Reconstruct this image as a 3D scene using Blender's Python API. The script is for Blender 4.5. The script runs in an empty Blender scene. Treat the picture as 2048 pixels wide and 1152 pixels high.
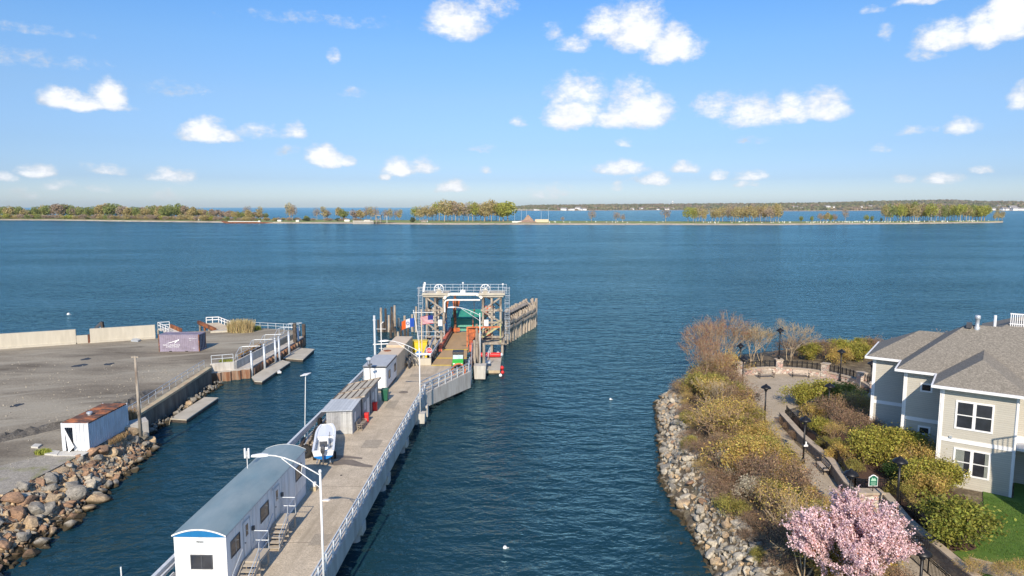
import bpy, bmesh, math, random
import numpy as np
from mathutils import Vector, Matrix, Euler
rad=math.radians; PI=math.pi
S=bpy.context.scene; COL=S.collection
# ------------------------------------------------------------------ camera
F=1365.0; H=24.0; PITCH=math.atan(161/F)
cd=bpy.data.cameras.new('camera'); cam=bpy.data.objects.new('camera',cd); COL.objects.link(cam); S.camera=cam
cd.sensor_width=36; cd.lens=36*F/2048; cd.clip_start=0.5; cd.clip_end=120000
cam.location=(0,0,H); cam.rotation_euler=(PI/2-PITCH,0,0)
S.render.resolution_x=1024; S.render.resolution_y=576
# ------------------------------------------------------------------ exposure
S.view_settings.view_transform='Standard'; S.view_settings.look='None'; S.view_settings.gamma=1; S.view_settings.exposure=0.33
S.cycles.max_bounces=6; S.cycles.transparent_max_bounces=12; S.cycles.volume_bounces=0
S.cycles.use_denoising=True
S.cycles.sample_clamp_indirect=6
# ------------------------------------------------------------------ sky with clouds (a function of direction in the world)
SUN_EL=rad(33); SUN_AZ=rad(184.5)      # azimuth clockwise from +Y
w=bpy.data.worlds.new('World'); S.world=w; w.use_nodes=True
nt=w.node_tree; nt.nodes.clear(); N=nt.nodes; L=nt.links
out=N.new('ShaderNodeOutputWorld')
sky=N.new('ShaderNodeTexSky'); sky.sky_type='NISHITA'; sky.sun_disc=False
sky.sun_elevation=SUN_EL; sky.sun_rotation=SUN_AZ; sky.air_density=1.15; sky.dust_density=0.6; sky.ozone_density=2.2; sky.altitude=0
bg=N.new('ShaderNodeBackground'); bg.inputs['Strength'].default_value=0.125; L.new(sky.outputs[0],bg.inputs[0])
def dirpx(px,py):
    x=(px-1024)/F; y=(576-py)/F; c,s=math.cos(PITCH),math.sin(PITCH)
    v=Vector((x,c+y*s,-s+y*c)).normalized()
    return math.atan2(v.x,v.y), math.asin(v.z)
tc=N.new('ShaderNodeTexCoord'); sp=N.new('ShaderNodeSeparateXYZ'); L.new(tc.outputs['Generated'],sp.inputs[0])
def mth(op,a,b=None,c=None):
    n=N.new('ShaderNodeMath'); n.operation=op
    for i,v in enumerate((a,b,c)):
        if v is None: continue
        if isinstance(v,(int,float)): n.inputs[i].default_value=v
        else: L.new(v,n.inputs[i])
    return n.outputs[0]
def vec(op,a,b,c=None):
    n=N.new('ShaderNodeVectorMath'); n.operation=op
    for i,v in enumerate((a,b,c)):
        if v is None: continue
        if isinstance(v,tuple): n.inputs[i].default_value=v
        else: L.new(v,n.inputs[i])
    return n
az=mth('ARCTAN2',sp.outputs[0],sp.outputs[1]); el=mth('ARCSINE',sp.outputs[2])
cb=N.new('ShaderNodeCombineXYZ'); L.new(az,cb.inputs[0]); L.new(el,cb.inputs[1])
P0=cb.outputs[0]
rp_=N.new("ShaderNodeValToRGB"); STOPS=[(0.0159, (0.3461, 0.4342, 0.6403)), (0.0791, (0.2277, 0.303, 0.5124)), (0.1642, (0.2289, 0.2943, 0.4525)), (0.3028, (0.265, 0.3299, 0.4438)), (0.4363, (0.2607, 0.3628, 0.4876)), (0.5513, (0.2304, 0.3676, 0.5238))]
for i_,(p_,c_) in enumerate(STOPS):
    e_=rp_.color_ramp.elements[i_] if i_<2 else rp_.color_ramp.elements.new(p_)
    e_.position=p_; e_.color=c_+(1,)
L.new(mth('DIVIDE',el,.5),rp_.inputs[0]); vm_=vec('MULTIPLY',vec('MULTIPLY',sky.outputs[0],rp_.outputs[0]).outputs[0],(2,2,2)); L.new(vm_.outputs[0],bg.inputs[0])   # clear spring sky: bluer than the stock one, pale at the horizon
nz=N.new('ShaderNodeTexNoise'); nz.inputs['Scale'].default_value=22; nz.inputs['Detail'].default_value=3
L.new(P0,nz.inputs['Vector'])
nzv=vec('SUBTRACT',nz.outputs['Color'],(.5,.5,.5)).outputs[0]
P1=vec('MULTIPLY_ADD',nzv,(.03,.02,0),P0).outputs[0]
CL=[(915,44,66,32,1),(893,26,32,20,.9),(985,12,48,18,.45),(1210,48,46,30,.85),(1275,58,66,42,1.1),(1345,92,62,34,1.1),(1150,88,40,15,.7),(1108,66,18,12,.4),
(1155,182,62,28,.75),(1265,188,55,24,.6),(1145,230,62,24,1.1),(1235,236,60,22,1),(1290,222,62,30,1.2),(1430,212,55,20,.6),(1510,226,66,26,.85),(1585,218,55,24,.9),(1648,212,52,27,.9),
(1895,72,64,26,.95),(1965,58,55,34,1.1),(2020,25,60,52,1.3),(1850,104,34,14,.4),(125,196,52,19,1.05),(218,192,38,26,1.15),(175,206,86,15,1),
(408,264,52,22,1.2),(455,274,30,11,.9),(515,262,44,13,.45),(590,265,28,16,.7),(652,314,40,18,1.2),(692,321,26,10,.9),(795,334,34,16,1.15),(845,334,32,13,.75),(773,350,12,7,.8),
(905,373,36,11,1),(75,342,46,11,.75),(215,337,44,9,.5),(345,352,46,13,.65),(8,356,24,9,.7),(120,372,34,8,.45),(45,386,30,10,.35),(195,376,24,7,.4),
(1240,338,56,13,.9),(1290,362,32,6,.3),(1366,336,32,10,.85),(1312,362,34,12,.85),(1440,349,22,8,.7),(1500,349,34,9,.7),(1492,367,22,6,.5),(1920,252,38,15,.8),(1828,260,38,8,.4),(2045,200,30,26,.8),
(1885,360,44,11,.7),(1962,342,26,6,.7),(1808,361,24,8,.5),(1036,243,18,10,.6),(668,114,13,12,.6),(1770,68,18,12,.5),(710,182,26,9,.32),(1840,0,60,11,.7),(362,179,48,11,.26),
(972,342,16,7,.6),(1745,22,18,8,.45),(1095,386,50,12,.4),(1248,288,16,7,.5),(1770,297,18,6,.45),(575,307,28,8,.35),(965,298,28,6,.3),(330,396,34,9,.3),(1235,374,14,6,.5),(70,118,110,11,.2),(60,62,110,6,.2),(1500,282,30,6,.28),(640,42,120,9,.2)]
fld=None; lit=None
for (cx,cy,rx,ry,st) in CL:
    a0,e0=dirpx(cx,cy+ry*.35); a1,_=dirpx(cx+rx,cy); _,e1=dirpx(cx,cy-ry)
    ix=1/(abs(a1-a0)*1.12); iy=1/(abs(e1-e0)*1.45)
    q=vec('MULTIPLY_ADD',P1,(ix,iy,0),(-a0*ix,-e0*iy,0)).outputs[0]
    q=vec('MAXIMUM',q,vec('MULTIPLY',q,(-1,-2.3,0)).outputs[0]).outputs[0]
    d=vec('DOT_PRODUCT',q,q).outputs['Value']
    v=mth('MULTIPLY_ADD',d,-st,st)
    fld=v if fld is None else mth('MAXIMUM',fld,v)
    if st>=.4:      # the same puff moved up: tops catch the sun, bases stay grey
        q=vec('MULTIPLY_ADD',P1,(ix,iy,0),(-a0*ix-.05,-(e0+abs(e1-e0)*.5)*iy,0)).outputs[0]
        d=vec('DOT_PRODUCT',q,q).outputs['Value']; v=mth('MULTIPLY_ADD',d,-1,1); lit=v if lit is None else mth('MAXIMUM',lit,v)
n2=N.new('ShaderNodeTexNoise'); n2.inputs['Scale'].default_value=55; n2.inputs['Detail'].default_value=7; n2.inputs['Roughness'].default_value=.68
L.new(vec('MULTIPLY',P0,(1,1.6,1)).outputs[0],n2.inputs['Vector'])
dens=mth('MULTIPLY_ADD',mth('SUBTRACT',n2.outputs[0],.5),1.75,fld)
mr=N.new('ShaderNodeMapRange'); mr.interpolation_type='SMOOTHSTEP'; mr.inputs['From Min'].default_value=-.1; mr.inputs['From Max'].default_value=.98; L.new(dens,mr.inputs['Value'])
gate=mth('GREATER_THAN',fld,-.4); cm=mth('MULTIPLY',mth('MULTIPLY',mr.outputs[0],gate),.97)
n3=N.new('ShaderNodeTexNoise'); n3.inputs['Scale'].default_value=30; n3.inputs['Detail'].default_value=4; L.new(P0,n3.inputs['Vector'])
core=N.new('ShaderNodeMapRange'); core.inputs['From Min'].default_value=.3; core.inputs['From Max'].default_value=.95; core.inputs['To Min'].default_value=.7; core.inputs['To Max'].default_value=.86
L.new(mth('MULTIPLY_ADD',mth('SUBTRACT',n3.outputs[0],.5),1.2,dens),core.inputs['Value'])
bgc=N.new('ShaderNodeBackground'); bgc.inputs[0].default_value=(.94,.96,1,1); lm_=N.new('ShaderNodeMapRange'); lm_.inputs['From Min'].default_value=-.35; lm_.inputs['From Max'].default_value=.35; lm_.inputs['To Min'].default_value=.72; lm_.inputs['To Max'].default_value=1.03; L.new(mth('MULTIPLY_ADD',mth('SUBTRACT',n3.outputs[0],.5),.8,mth('MAXIMUM',lit,mth('MULTIPLY_ADD',fld,-1.2,.35))),lm_.inputs['Value'])
L.new(mth('MULTIPLY',core.outputs[0],lm_.outputs[0]),bgc.inputs['Strength'])
mx=N.new('ShaderNodeMixShader'); L.new(cm,mx.inputs[0]); L.new(bg.outputs[0],mx.inputs[1]); L.new(bgc.outputs[0],mx.inputs[2]); L.new(mx.outputs[0],out.inputs['Surface'])
w.cycles.sampling_method='MANUAL'; w.cycles.sample_map_resolution=512
# ------------------------------------------------------------------ sun
sl=bpy.data.lights.new('sun','SUN'); so=bpy.data.objects.new('sun',sl); COL.objects.link(so)
sl.energy=4.5; sl.angle=rad(.5); sl.color=(1,.87,.7)
sd=Vector((math.sin(SUN_AZ)*math.cos(SUN_EL),math.cos(SUN_AZ)*math.cos(SUN_EL),math.sin(SUN_EL)))
so.rotation_euler=sd.to_track_quat('Z','Y').to_euler()
# ------------------------------------------------------------------ helpers
def at(px,py,z=0.0):
    """point of the horizontal plane z seen at a place of the 2048x1152 photograph"""
    x=(px-1024)/F; y=(576-py)/F; c,s=math.cos(PITCH),math.sin(PITCH)
    r=(x,c+y*s,-s+y*c); t=(z-H)/r[2]
    return Vector((r[0]*t,r[1]*t,z))
def atY(px,py,Y):
    x=(px-1024)/F; y=(576-py)/F; c,s=math.cos(PITCH),math.sin(PITCH)
    r=(x,c+y*s,-s+y*c); t=Y/r[1]
    return Vector((r[0]*t,Y,H+r[2]*t))
class MB:
    def __init__(s): s.v=[]; s.f=[]
    def add(s,vs,fs):
        n=len(s.v); s.v.extend([tuple(v) for v in vs]); s.f.extend([tuple(i+n for i in f) for f in fs]); return s
    def box(s,x0,x1,y0,y1,z0,z1):
        if x0>x1: x0,x1=x1,x0
        if y0>y1: y0,y1=y1,y0
        if z0>z1: z0,z1=z1,z0
        return s.add([(x0,y0,z0),(x1,y0,z0),(x1,y1,z0),(x0,y1,z0),(x0,y0,z1),(x1,y0,z1),(x1,y1,z1),(x0,y1,z1)],
              [(0,3,2,1),(4,5,6,7),(0,1,5,4),(1,2,6,5),(2,3,7,6),(3,0,4,7)])
    def prism(s,poly,z0,z1):
        n=len(poly); a=sum(poly[i][0]*poly[(i+1)%n][1]-poly[(i+1)%n][0]*poly[i][1] for i in range(n))
        if a<0: poly=poly[::-1]
        z0f=z0 if callable(z0) else (lambda p:z0); z1f=z1 if callable(z1) else (lambda p:z1)
        vs=[(p[0],p[1],z0f(p)) for p in poly]+[(p[0],p[1],z1f(p)) for p in poly]
        return s.add(vs,[tuple(range(n-1,-1,-1)),tuple(range(n,2*n))]+[(i,(i+1)%n,n+(i+1)%n,n+i) for i in range(n)])
    def beam(s,p0,p1,w,h=None):
        h=h or w; p0=Vector(p0); p1=Vector(p1); d=(p1-p0); L_=d.length
        if L_<1e-6: return s
        d/=L_; up=Vector((0,0,1)) if abs(d.z)<.95 else Vector((0,1,0))
        u=d.cross(up).normalized()*w/2; v=u.cross(d).normalized()*h/2
        vs=[p0-u-v,p0+u-v,p0+u+v,p0-u+v,p1-u-v,p1+u-v,p1+u+v,p1-u+v]
        return s.add(vs,[(0,1,2,3),(7,6,5,4),(0,4,5,1),(1,5,6,2),(2,6,7,3),(3,7,4,0)])
    def tube(s,pts,r,n=6,r1=None,caps=True):
        pts=[Vector(p) for p in pts]; m=len(pts); base=len(s.v); u=None; vs=[]
        for i,p in enumerate(pts):
            d=(pts[min(i+1,m-1)]-pts[max(i-1,0)]).normalized()
            if u is None:
                up=Vector((0,0,1)) if abs(d.z)<.9 else Vector((1,0,0)); u=d.cross(up).normalized()
            else: u=(u-d*u.dot(d)).normalized()
            v=d.cross(u); rr=r if r1 is None else r+(r1-r)*i/(m-1)
            for k in range(n):
                a=2*PI*k/n; vs.append(p+(u*math.cos(a)+v*math.sin(a))*rr)
        fs=[(i*n+k,i*n+(k+1)%n,(i+1)*n+(k+1)%n,(i+1)*n+k) for i in range(m-1) for k in range(n)]
        if caps: fs+=[tuple(range(n-1,-1,-1)),tuple((m-1)*n+k for k in range(n))]
        return s.add(vs,fs)
    def lathe(s,prof,c=(0,0,0),n=12):
        c=Vector(c); vs=[];m=len(prof)
        for r,z in prof:
            for k in range(n):
                a=2*PI*k/n; vs.append((c.x+r*math.cos(a),c.y+r*math.sin(a),c.z+z))
        fs=[(i*n+k,i*n+(k+1)%n,(i+1)*n+(k+1)%n,(i+1)*n+k) for i in range(m-1) for k in range(n)]
        fs+=[tuple(range(n-1,-1,-1)),tuple((m-1)*n+k for k in range(n))]
        return s.add(vs,fs)
    def torus(s,c,R_,r,axis=(0,0,1),n=18,m=8):
        c=Vector(c); q=Vector(axis).to_track_quat('Z','Y'); vs=[]
        for i in range(n):
            a=2*PI*i/n
            for k in range(m):
                b=2*PI*k/m; v=Vector(((R_+r*math.cos(b))*math.cos(a),(R_+r*math.cos(b))*math.sin(a),r*math.sin(b)))
                vs.append(c+q@v)
        return s.add(vs,[(i*m+k,((i+1)%n)*m+k,((i+1)%n)*m+(k+1)%m,i*m+(k+1)%m) for i in range(n) for k in range(m)])
    def loft(s,secs,closed=False,caps=True):
        m=len(secs[0]); vs=[p for sec in secs for p in sec]; fs=[]
        for i in range(len(secs)-1):
            for k in range(m if closed else m-1):
                fs.append((i*m+k,i*m+(k+1)%m,(i+1)*m+(k+1)%m,(i+1)*m+k))
        if caps and closed: fs+=[tuple(range(m-1,-1,-1)),tuple((len(secs)-1)*m+k for k in range(m))]
        return s.add(vs,fs)
    def rot(s,a,c=(0,0,0),axis='Z'):
        M=Matrix.Translation(c)@Matrix.Rotation(a,4,axis)@Matrix.Translation(-Vector(c)); s.v=[tuple(M@Vector(v)) for v in s.v]; return s
    def mesh(s,name,mat,smooth=False):
        me=bpy.data.meshes.new(name); me.from_pydata(s.v,[],s.f); me.materials.append(mat)
        if smooth: me.polygons.foreach_set('use_smooth',[True]*len(me.polygons))
        me.update(); return me
    def build(s,name,mat,parent=None,world=False,smooth=False,bevel=0):
        if world and parent is not None:
            M=(Matrix.Translation(parent.location)@parent.rotation_euler.to_matrix().to_4x4()).inverted()
            s.v=[tuple(M@Vector(v)) for v in s.v]
        o=bpy.data.objects.new(name,s.mesh(name,mat,smooth)); COL.objects.link(o)
        if parent is not None: o.parent=parent
        if bevel:
            b=o.modifiers.new('bevel','BEVEL'); b.width=bevel; b.segments=2; b.limit_method='ANGLE'
        return o
def npmesh(name,V,Fq,mat,smooth=False):
    """mesh from numpy arrays: V (n,3), Fq (m,k)"""
    me=bpy.data.meshes.new(name); m,k=Fq.shape
    me.vertices.add(len(V)); me.vertices.foreach_set('co',np.ascontiguousarray(V,dtype=np.float32).ravel())
    me.loops.add(m*k); me.loops.foreach_set('vertex_index',np.ascontiguousarray(Fq,dtype=np.int32).ravel())
    me.polygons.add(m); me.polygons.foreach_set('loop_start',np.arange(0,m*k,k,dtype=np.int32))
    me.polygons.foreach_set('loop_total',np.full(m,k,dtype=np.int32))
    if smooth: me.polygons.foreach_set('use_smooth',[True]*m)
    me.materials.append(mat); me.update(calc_edges=True); me.validate(); return me
def props(o,label=None,cat=None,group=None,kind=None):
    if label: o['label']=label
    if cat: o['category']=cat
    if group: o['group']=group
    if kind: o['kind']=kind
    return o
def thing(name,label,cat,loc=(0,0,0),rz=0,group=None):
    o=bpy.data.objects.new(name,None); COL.objects.link(o); o.location=loc; o.rotation_euler=(0,0,rz); o.empty_display_size=.3
    return props(o,label,cat,group)
def solo(name,mb,mat,label=None,cat=None,group=None,kind=None,smooth=False,bevel=0,loc=None,rz=0):
    """a top-level thing of one mesh; without loc its vertices are in world space and its origin goes to its base"""
    if loc is None:
        xs=[v[0] for v in mb.v]; ys=[v[1] for v in mb.v]; z=min(v[2] for v in mb.v)
        c=Vector(((min(xs)+max(xs))/2,(min(ys)+max(ys))/2,z)); mb.v=[tuple(Vector(v)-c) for v in mb.v]; loc=c
    o=mb.build(name,mat,smooth=smooth,bevel=bevel); o.location=loc; o.rotation_euler=(0,0,rz)
    return props(o,label,cat,group,kind)
def struct(name,mb,mat,smooth=False):
    o=mb.build(name,mat,smooth=smooth); o['kind']='structure'; return o
def dup(root,loc=None,rz=None,sc=None,label=None,group=None,cat=None):
    r=root.copy(); COL.objects.link(r)
    if loc is not None: r.location=loc
    if rz is not None: r.rotation_euler=(0,0,rz)
    if sc is not None: r.scale=sc if isinstance(sc,tuple) else (sc,sc,sc)
    props(r,label,cat,group)
    for ch in list(root.children):
        c=ch.copy(); COL.objects.link(c); c.parent=r
        for g in list(ch.children):
            d=g.copy(); COL.objects.link(d); d.parent=c
    return r
def text(body,size,mat,parent,loc,rot,name='lettering',extrude=.008,align='CENTER',sx=1):
    cu=bpy.data.curves.new(name,'FONT'); cu.body=body; cu.size=size; cu.extrude=extrude; cu.align_x=align; cu.align_y='CENTER'; cu.materials.append(mat); cu.resolution_u=3
    t_=bpy.data.objects.new('t',cu); COL.objects.link(t_); me=bpy.data.meshes.new_from_object(t_.evaluated_get(bpy.context.evaluated_depsgraph_get())); bpy.data.objects.remove(t_)
    o=bpy.data.objects.new(name,me); COL.objects.link(o); o.parent=parent; o.location=loc; o.rotation_euler=rot; o.scale=(sx,1,1); return o
ORD=['first','second','third','fourth','fifth','sixth','seventh','eighth','ninth','tenth','eleventh','twelfth']
# ------------------------------------------------------------------ materials
MATS={}
def pm(name,col,rough=.6,var=.18,scale=3,metal=0,col2=None,amt2=.5,scale2=.8,soft2=.12,bump=0,bscale=None,aniso=(1,1,1),island=0,spec=.4,coord='pos',trans=0,fine=0):
    """procedural surface: base colour varied by noise, an optional second colour in patches, bump"""
    m=bpy.data.materials.new(name); MATS[name]=m; m.use_nodes=True; nt=m.node_tree; N=nt.nodes; L=nt.links
    b=N['Principled BSDF']; b.inputs['Roughness'].default_value=rough; b.inputs['Metallic'].default_value=metal; b.inputs['Specular IOR Level'].default_value=spec
    if coord=='pos': cs=N.new('ShaderNodeNewGeometry').outputs['Position']
    else: cs=N.new('ShaderNodeTexCoord').outputs['Object']
    mp=N.new('ShaderNodeMapping'); L.new(cs,mp.inputs[0]); mp.inputs['Scale'].default_value=aniso; cs=mp.outputs[0]
    n=N.new('ShaderNodeTexNoise'); n.inputs['Scale'].default_value=scale; n.inputs['Detail'].default_value=6; n.inputs['Roughness'].default_value=.6; L.new(cs,n.inputs['Vector'])
    r=N.new('ShaderNodeValToRGB'); e=r.color_ramp.elements
    e[0].position=.3; e[0].color=tuple(c*(1-var) for c in col)+(1,); e[1].position=.7; e[1].color=tuple(min(1,c*(1+var)) for c in col)+(1,)
    L.new(n.outputs[0],r.inputs[0]); c=r.outputs[0]
    if col2:
        n2=N.new('ShaderNodeTexNoise'); n2.inputs['Scale'].default_value=scale2; n2.inputs['Detail'].default_value=7; n2.inputs['Roughness'].default_value=.65; L.new(cs,n2.inputs['Vector'])
        t=.5+(.5-amt2)*.5
        mr=N.new('ShaderNodeMapRange'); mr.inputs['From Min'].default_value=t-soft2/2; mr.inputs['From Max'].default_value=t+soft2/2; L.new(n2.outputs[0],mr.inputs[0])
        mx=N.new('ShaderNodeMix'); mx.data_type='RGBA'; L.new(mr.outputs[0],mx.inputs['Factor']); L.new(c,mx.inputs[6]); mx.inputs[7].default_value=tuple(col2)+(1,); c=mx.outputs[2]
    if fine:
        n4=N.new('ShaderNodeTexNoise'); n4.inputs['Scale'].default_value=fine; n4.inputs['Detail'].default_value=3; L.new(cs,n4.inputs['Vector'])
        r4=N.new('ShaderNodeMapRange'); r4.inputs['From Min'].default_value=.3; r4.inputs['From Max'].default_value=.7; r4.inputs['To Min'].default_value=.72; r4.inputs['To Max'].default_value=1.28; L.new(n4.outputs[0],r4.inputs[0])
        hs4=N.new('ShaderNodeHueSaturation'); L.new(c,hs4.inputs['Color']); L.new(r4.outputs[0],hs4.inputs['Value']); c=hs4.outputs[0]
    if island:
        g=N.new('ShaderNodeNewGeometry'); hs=N.new('ShaderNodeHueSaturation'); L.new(c,hs.inputs['Color'])
        mr=N.new('ShaderNodeMapRange'); mr.inputs['To Min'].default_value=1-island; mr.inputs['To Max'].default_value=1+island; L.new(g.outputs['Random Per Island'],mr.inputs[0]); L.new(mr.outputs[0],hs.inputs['Value'])
        mr2=N.new('ShaderNodeMapRange'); mr2.inputs['To Min'].default_value=.5-island*.06; mr2.inputs['To Max'].default_value=.5+island*.06
        w_=N.new('ShaderNodeMath'); w_.operation='FRACT'; m_=N.new('ShaderNodeMath'); m_.operation='MULTIPLY'; m_.inputs[1].default_value=17.3; L.new(g.outputs['Random Per Island'],m_.inputs[0]); L.new(m_.outputs[0],w_.inputs[0]); L.new(w_.outputs[0],mr2.inputs[0]); L.new(mr2.outputs[0],hs.inputs['Hue'])
        c=hs.outputs[0]
    L.new(c,b.inputs['Base Color'])
    if bump:
        nb=N.new('ShaderNodeTexNoise'); nb.inputs['Scale'].default_value=bscale or scale*3; nb.inputs['Detail'].default_value=6; L.new(cs,nb.inputs['Vector'])
        bp=N.new('ShaderNodeBump'); bp.inputs['Strength'].default_value=1; bp.inputs['Distance'].default_value=bump; L.new(nb.outputs[0],bp.inputs['Height']); L.new(bp.outputs[0],b.inputs['Normal'])
    if trans:
        t=N.new('ShaderNodeBsdfTranslucent'); L.new(c,t.inputs[0]); ms=N.new('ShaderNodeMixShader'); ms.inputs[0].default_value=trans
        L.new(b.outputs[0],ms.inputs[1]); L.new(t.outputs[0],ms.inputs[2]); L.new(ms.outputs[0],N['Material Output'].inputs['Surface'])
    return m
def stripes(name,col,colb,period,axis=0,duty=.1,rough=.6,angle=0,coord='obj',var=.12,bump=.01):
    """boards or sidings: thin lines of colb every `period` metres along an axis"""
    m=pm(name,col,rough,var,scale=2.5,coord=coord); nt=m.node_tree; N=nt.nodes; L=nt.links; b=N['Principled BSDF']
    src=b.inputs['Base Color'].links[0].from_socket
    tc=N.new('ShaderNodeTexCoord'); s=N.new('ShaderNodeSeparateXYZ'); L.new(tc.outputs['Object'],s.inputs[0])
    a=N.new('ShaderNodeMath'); a.operation='DIVIDE'; L.new(s.outputs[axis],a.inputs[0]); a.inputs[1].default_value=period
    f=N.new('ShaderNodeMath'); f.operation='FRACT'; L.new(a.outputs[0],f.inputs[0])
    g=N.new('ShaderNodeMath'); g.operation='LESS_THAN'; L.new(f.outputs[0],g.inputs[0]); g.inputs[1].default_value=duty
    fl=N.new('ShaderNodeMath'); fl.operation='FLOOR'; L.new(a.outputs[0],fl.inputs[0])
    wn=N.new('ShaderNodeTexWhiteNoise'); wn.noise_dimensions='1D'; L.new(fl.outputs[0],wn.inputs['W'])
    mr=N.new('ShaderNodeMapRange'); mr.inputs['To Min'].default_value=1-var; mr.inputs['To Max'].default_value=1+var; L.new(wn.outputs[0],mr.inputs[0])
    hs=N.new('ShaderNodeHueSaturation'); L.new(src,hs.inputs['Color']); L.new(mr.outputs[0],hs.inputs['Value'])
    mx=N.new('ShaderNodeMix'); mx.data_type='RGBA'; L.new(g.outputs[0],mx.inputs['Factor']); L.new(hs.outputs[0],mx.inputs[6]); mx.inputs[7].default_value=tuple(colb)+(1,)
    L.new(mx.outputs[2],b.inputs['Base Color'])
    bp=N.new('ShaderNodeBump'); bp.inputs['Distance'].default_value=bump; L.new(f.outputs[0],bp.inputs['Height']); L.new(bp.outputs[0],b.inputs['Normal'])
    return m
M_white=pm('white_paint',(.78,.78,.77),.5,.06,2,col2=(.52,.48,.42),amt2=.2,scale2=1.2,soft2=.35,aniso=(2,2,.35))
M_galv=pm('galvanised_steel',(.5,.54,.58),.45,.15,4,metal=.35)
M_galvw=pm('pale_galvanised_steel',(.58,.61,.63),.45,.12,4)
M_dgrey=pm('dark_grey_metal',(.07,.075,.085),.5,.2,4)
M_black=pm('black_iron',(.012,.012,.014),.4,.2,4)
M_glass=pm('dark_window_glass',(.03,.035,.045),.08,.4,1.2,spec=.8)
M_deck=pm('pier_concrete',(.55,.465,.35),.85,.12,.9,col2=(.39,.325,.24),amt2=.35,scale2=.35,soft2=.35,bump=.004,bscale=30,fine=14)
M_conc=pm('pale_concrete',(.52,.49,.44),.8,.12,1.5,col2=(.34,.3,.25),amt2=.3,scale2=.9,soft2=.3,aniso=(1.6,1.6,.35),bump=.004,bscale=20)
M_rust=pm('rusty_steel',(.3,.11,.045),.8,.35,3,col2=(.1,.045,.03),amt2=.5,scale2=1.2,bump=.01)
M_wood=pm('weathered_timber',(.36,.31,.25),.85,.25,2,col2=(.17,.13,.1),amt2=.38,scale2=1.6,aniso=(1,1,.25),bump=.01)
M_woodd=pm('dark_wet_timber',(.07,.055,.045),.8,.35,2.5,col2=(.16,.13,.1),amt2=.3,bump=.012)
M_plank=pm('ramp_planking',(.46,.31,.165),.8,.15,1.2,col2=(.36,.255,.15),amt2=.4,scale2=.6,soft2=.3,aniso=(2.5,.5,1))
M_orange=pm('orange_paint',(.6,.17,.06),.6,.2,2,col2=(.3,.1,.05),amt2=.4,scale2=1.6)
M_salmon=pm('faded_red_paint',(.6,.15,.09),.6,.15,2)
M_red=pm('red_paint',(.6,.03,.03),.45,.1,3)
M_green=pm('bright_green_paint',(.05,.42,.06),.3,.08,3)
M_teal=pm('sea_green_paint',(.045,.27,.19),.5,.12,.7,col2=(.02,.2,.15),amt2=.3,scale2=.6,soft2=.25)
M_yellow=pm('yellow_paint',(.75,.55,.04),.5,.12,3)
M_blue=pm('bright_blue_paint',(.02,.2,.55),.4,.1,3)
M_cream=pm('cream_paint',(.66,.52,.36),.6,.08,1.2,col2=(.45,.34,.22),amt2=.18,scale2=1.4,soft2=.3,aniso=(1,1,.4))
M_rubber=pm('black_rubber',(.022,.021,.02),.8,.3,5,bump=.01)
M_rope=pm('rope',(.5,.42,.28),.9,.1,8)
M_roofblue=pm('faded_blue_grey_roof',(.17,.25,.28),.5,.15,.7,col2=(.3,.36,.37),amt2=.4,scale2=.5,soft2=.4,aniso=(1,.4,1))
# textured ground
M_lot=pm('dark_gravel_lot',(.16,.133,.097),.95,.3,.3,col2=(.33,.29,.22),amt2=.55,scale2=.07,soft2=.2,aniso=(.5,1.3,1),bump=.03,bscale=8,fine=7)
def streaks(m,col,scale,aniso,rz,lo,hi):
    nt=m.node_tree; N=nt.nodes; L=nt.links; b=N['Principled BSDF']; src=b.inputs['Base Color'].links[0].from_socket
    g=N.new('ShaderNodeNewGeometry'); mp=N.new('ShaderNodeMapping'); mp.vector_type='TEXTURE'; mp.inputs['Rotation'].default_value=(0,0,rz); mp.inputs['Scale'].default_value=aniso; L.new(g.outputs['Position'],mp.inputs[0])
    n=N.new('ShaderNodeTexNoise'); n.inputs['Scale'].default_value=scale; n.inputs['Detail'].default_value=6; n.inputs['Distortion'].default_value=.6; L.new(mp.outputs[0],n.inputs['Vector'])
    r=N.new('ShaderNodeMapRange'); r.inputs['From Min'].default_value=lo; r.inputs['From Max'].default_value=hi; L.new(n.outputs[0],r.inputs[0])
    mx=N.new('ShaderNodeMix'); mx.data_type='RGBA'; L.new(r.outputs[0],mx.inputs['Factor']); L.new(src,mx.inputs[6]); mx.inputs[7].default_value=col+(1,); L.new(mx.outputs[2],b.inputs['Base Color'])
streaks(M_lot,(.36,.325,.255),.35,(6,1,1),rad(26),.5,.72)      # pale wheel-swept bands
streaks(M_lot,(.1,.083,.06),.6,(5,1,1),rad(12),.62,.8)
streaks(M_deck,(.36,.3,.22),.5,(.5,6,1),rad(-1.5),.55,.75)
M_grav=pm('pale_gravel',(.33,.3,.25),.95,.2,2,col2=(.2,.2,.08),amt2=.3,scale2=.5,soft2=.15,bump=.03,bscale=12,fine=9)
M_soil=pm('bank_soil',(.13,.1,.065),.95,.3,1.2,col2=(.22,.18,.11),amt2=.4,scale2=1.2,bump=.05,bscale=6,fine=6)
M_lawn=pm('lawn_grass',(.075,.15,.02),.9,.2,3,col2=(.12,.19,.03),amt2=.4,scale2=.8,soft2=.3,bump=.03,bscale=30,fine=20)
M_mulch=pm('mulch',(.09,.05,.035),.95,.3,8,bump=.03,bscale=20,fine=18)
M_pave=pm('plaza_paving',(.45,.375,.275),.9,.12,2,col2=(.34,.285,.21),amt2=.4,scale2=.4,soft2=.4,bump=.004,bscale=30,fine=16)
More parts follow.
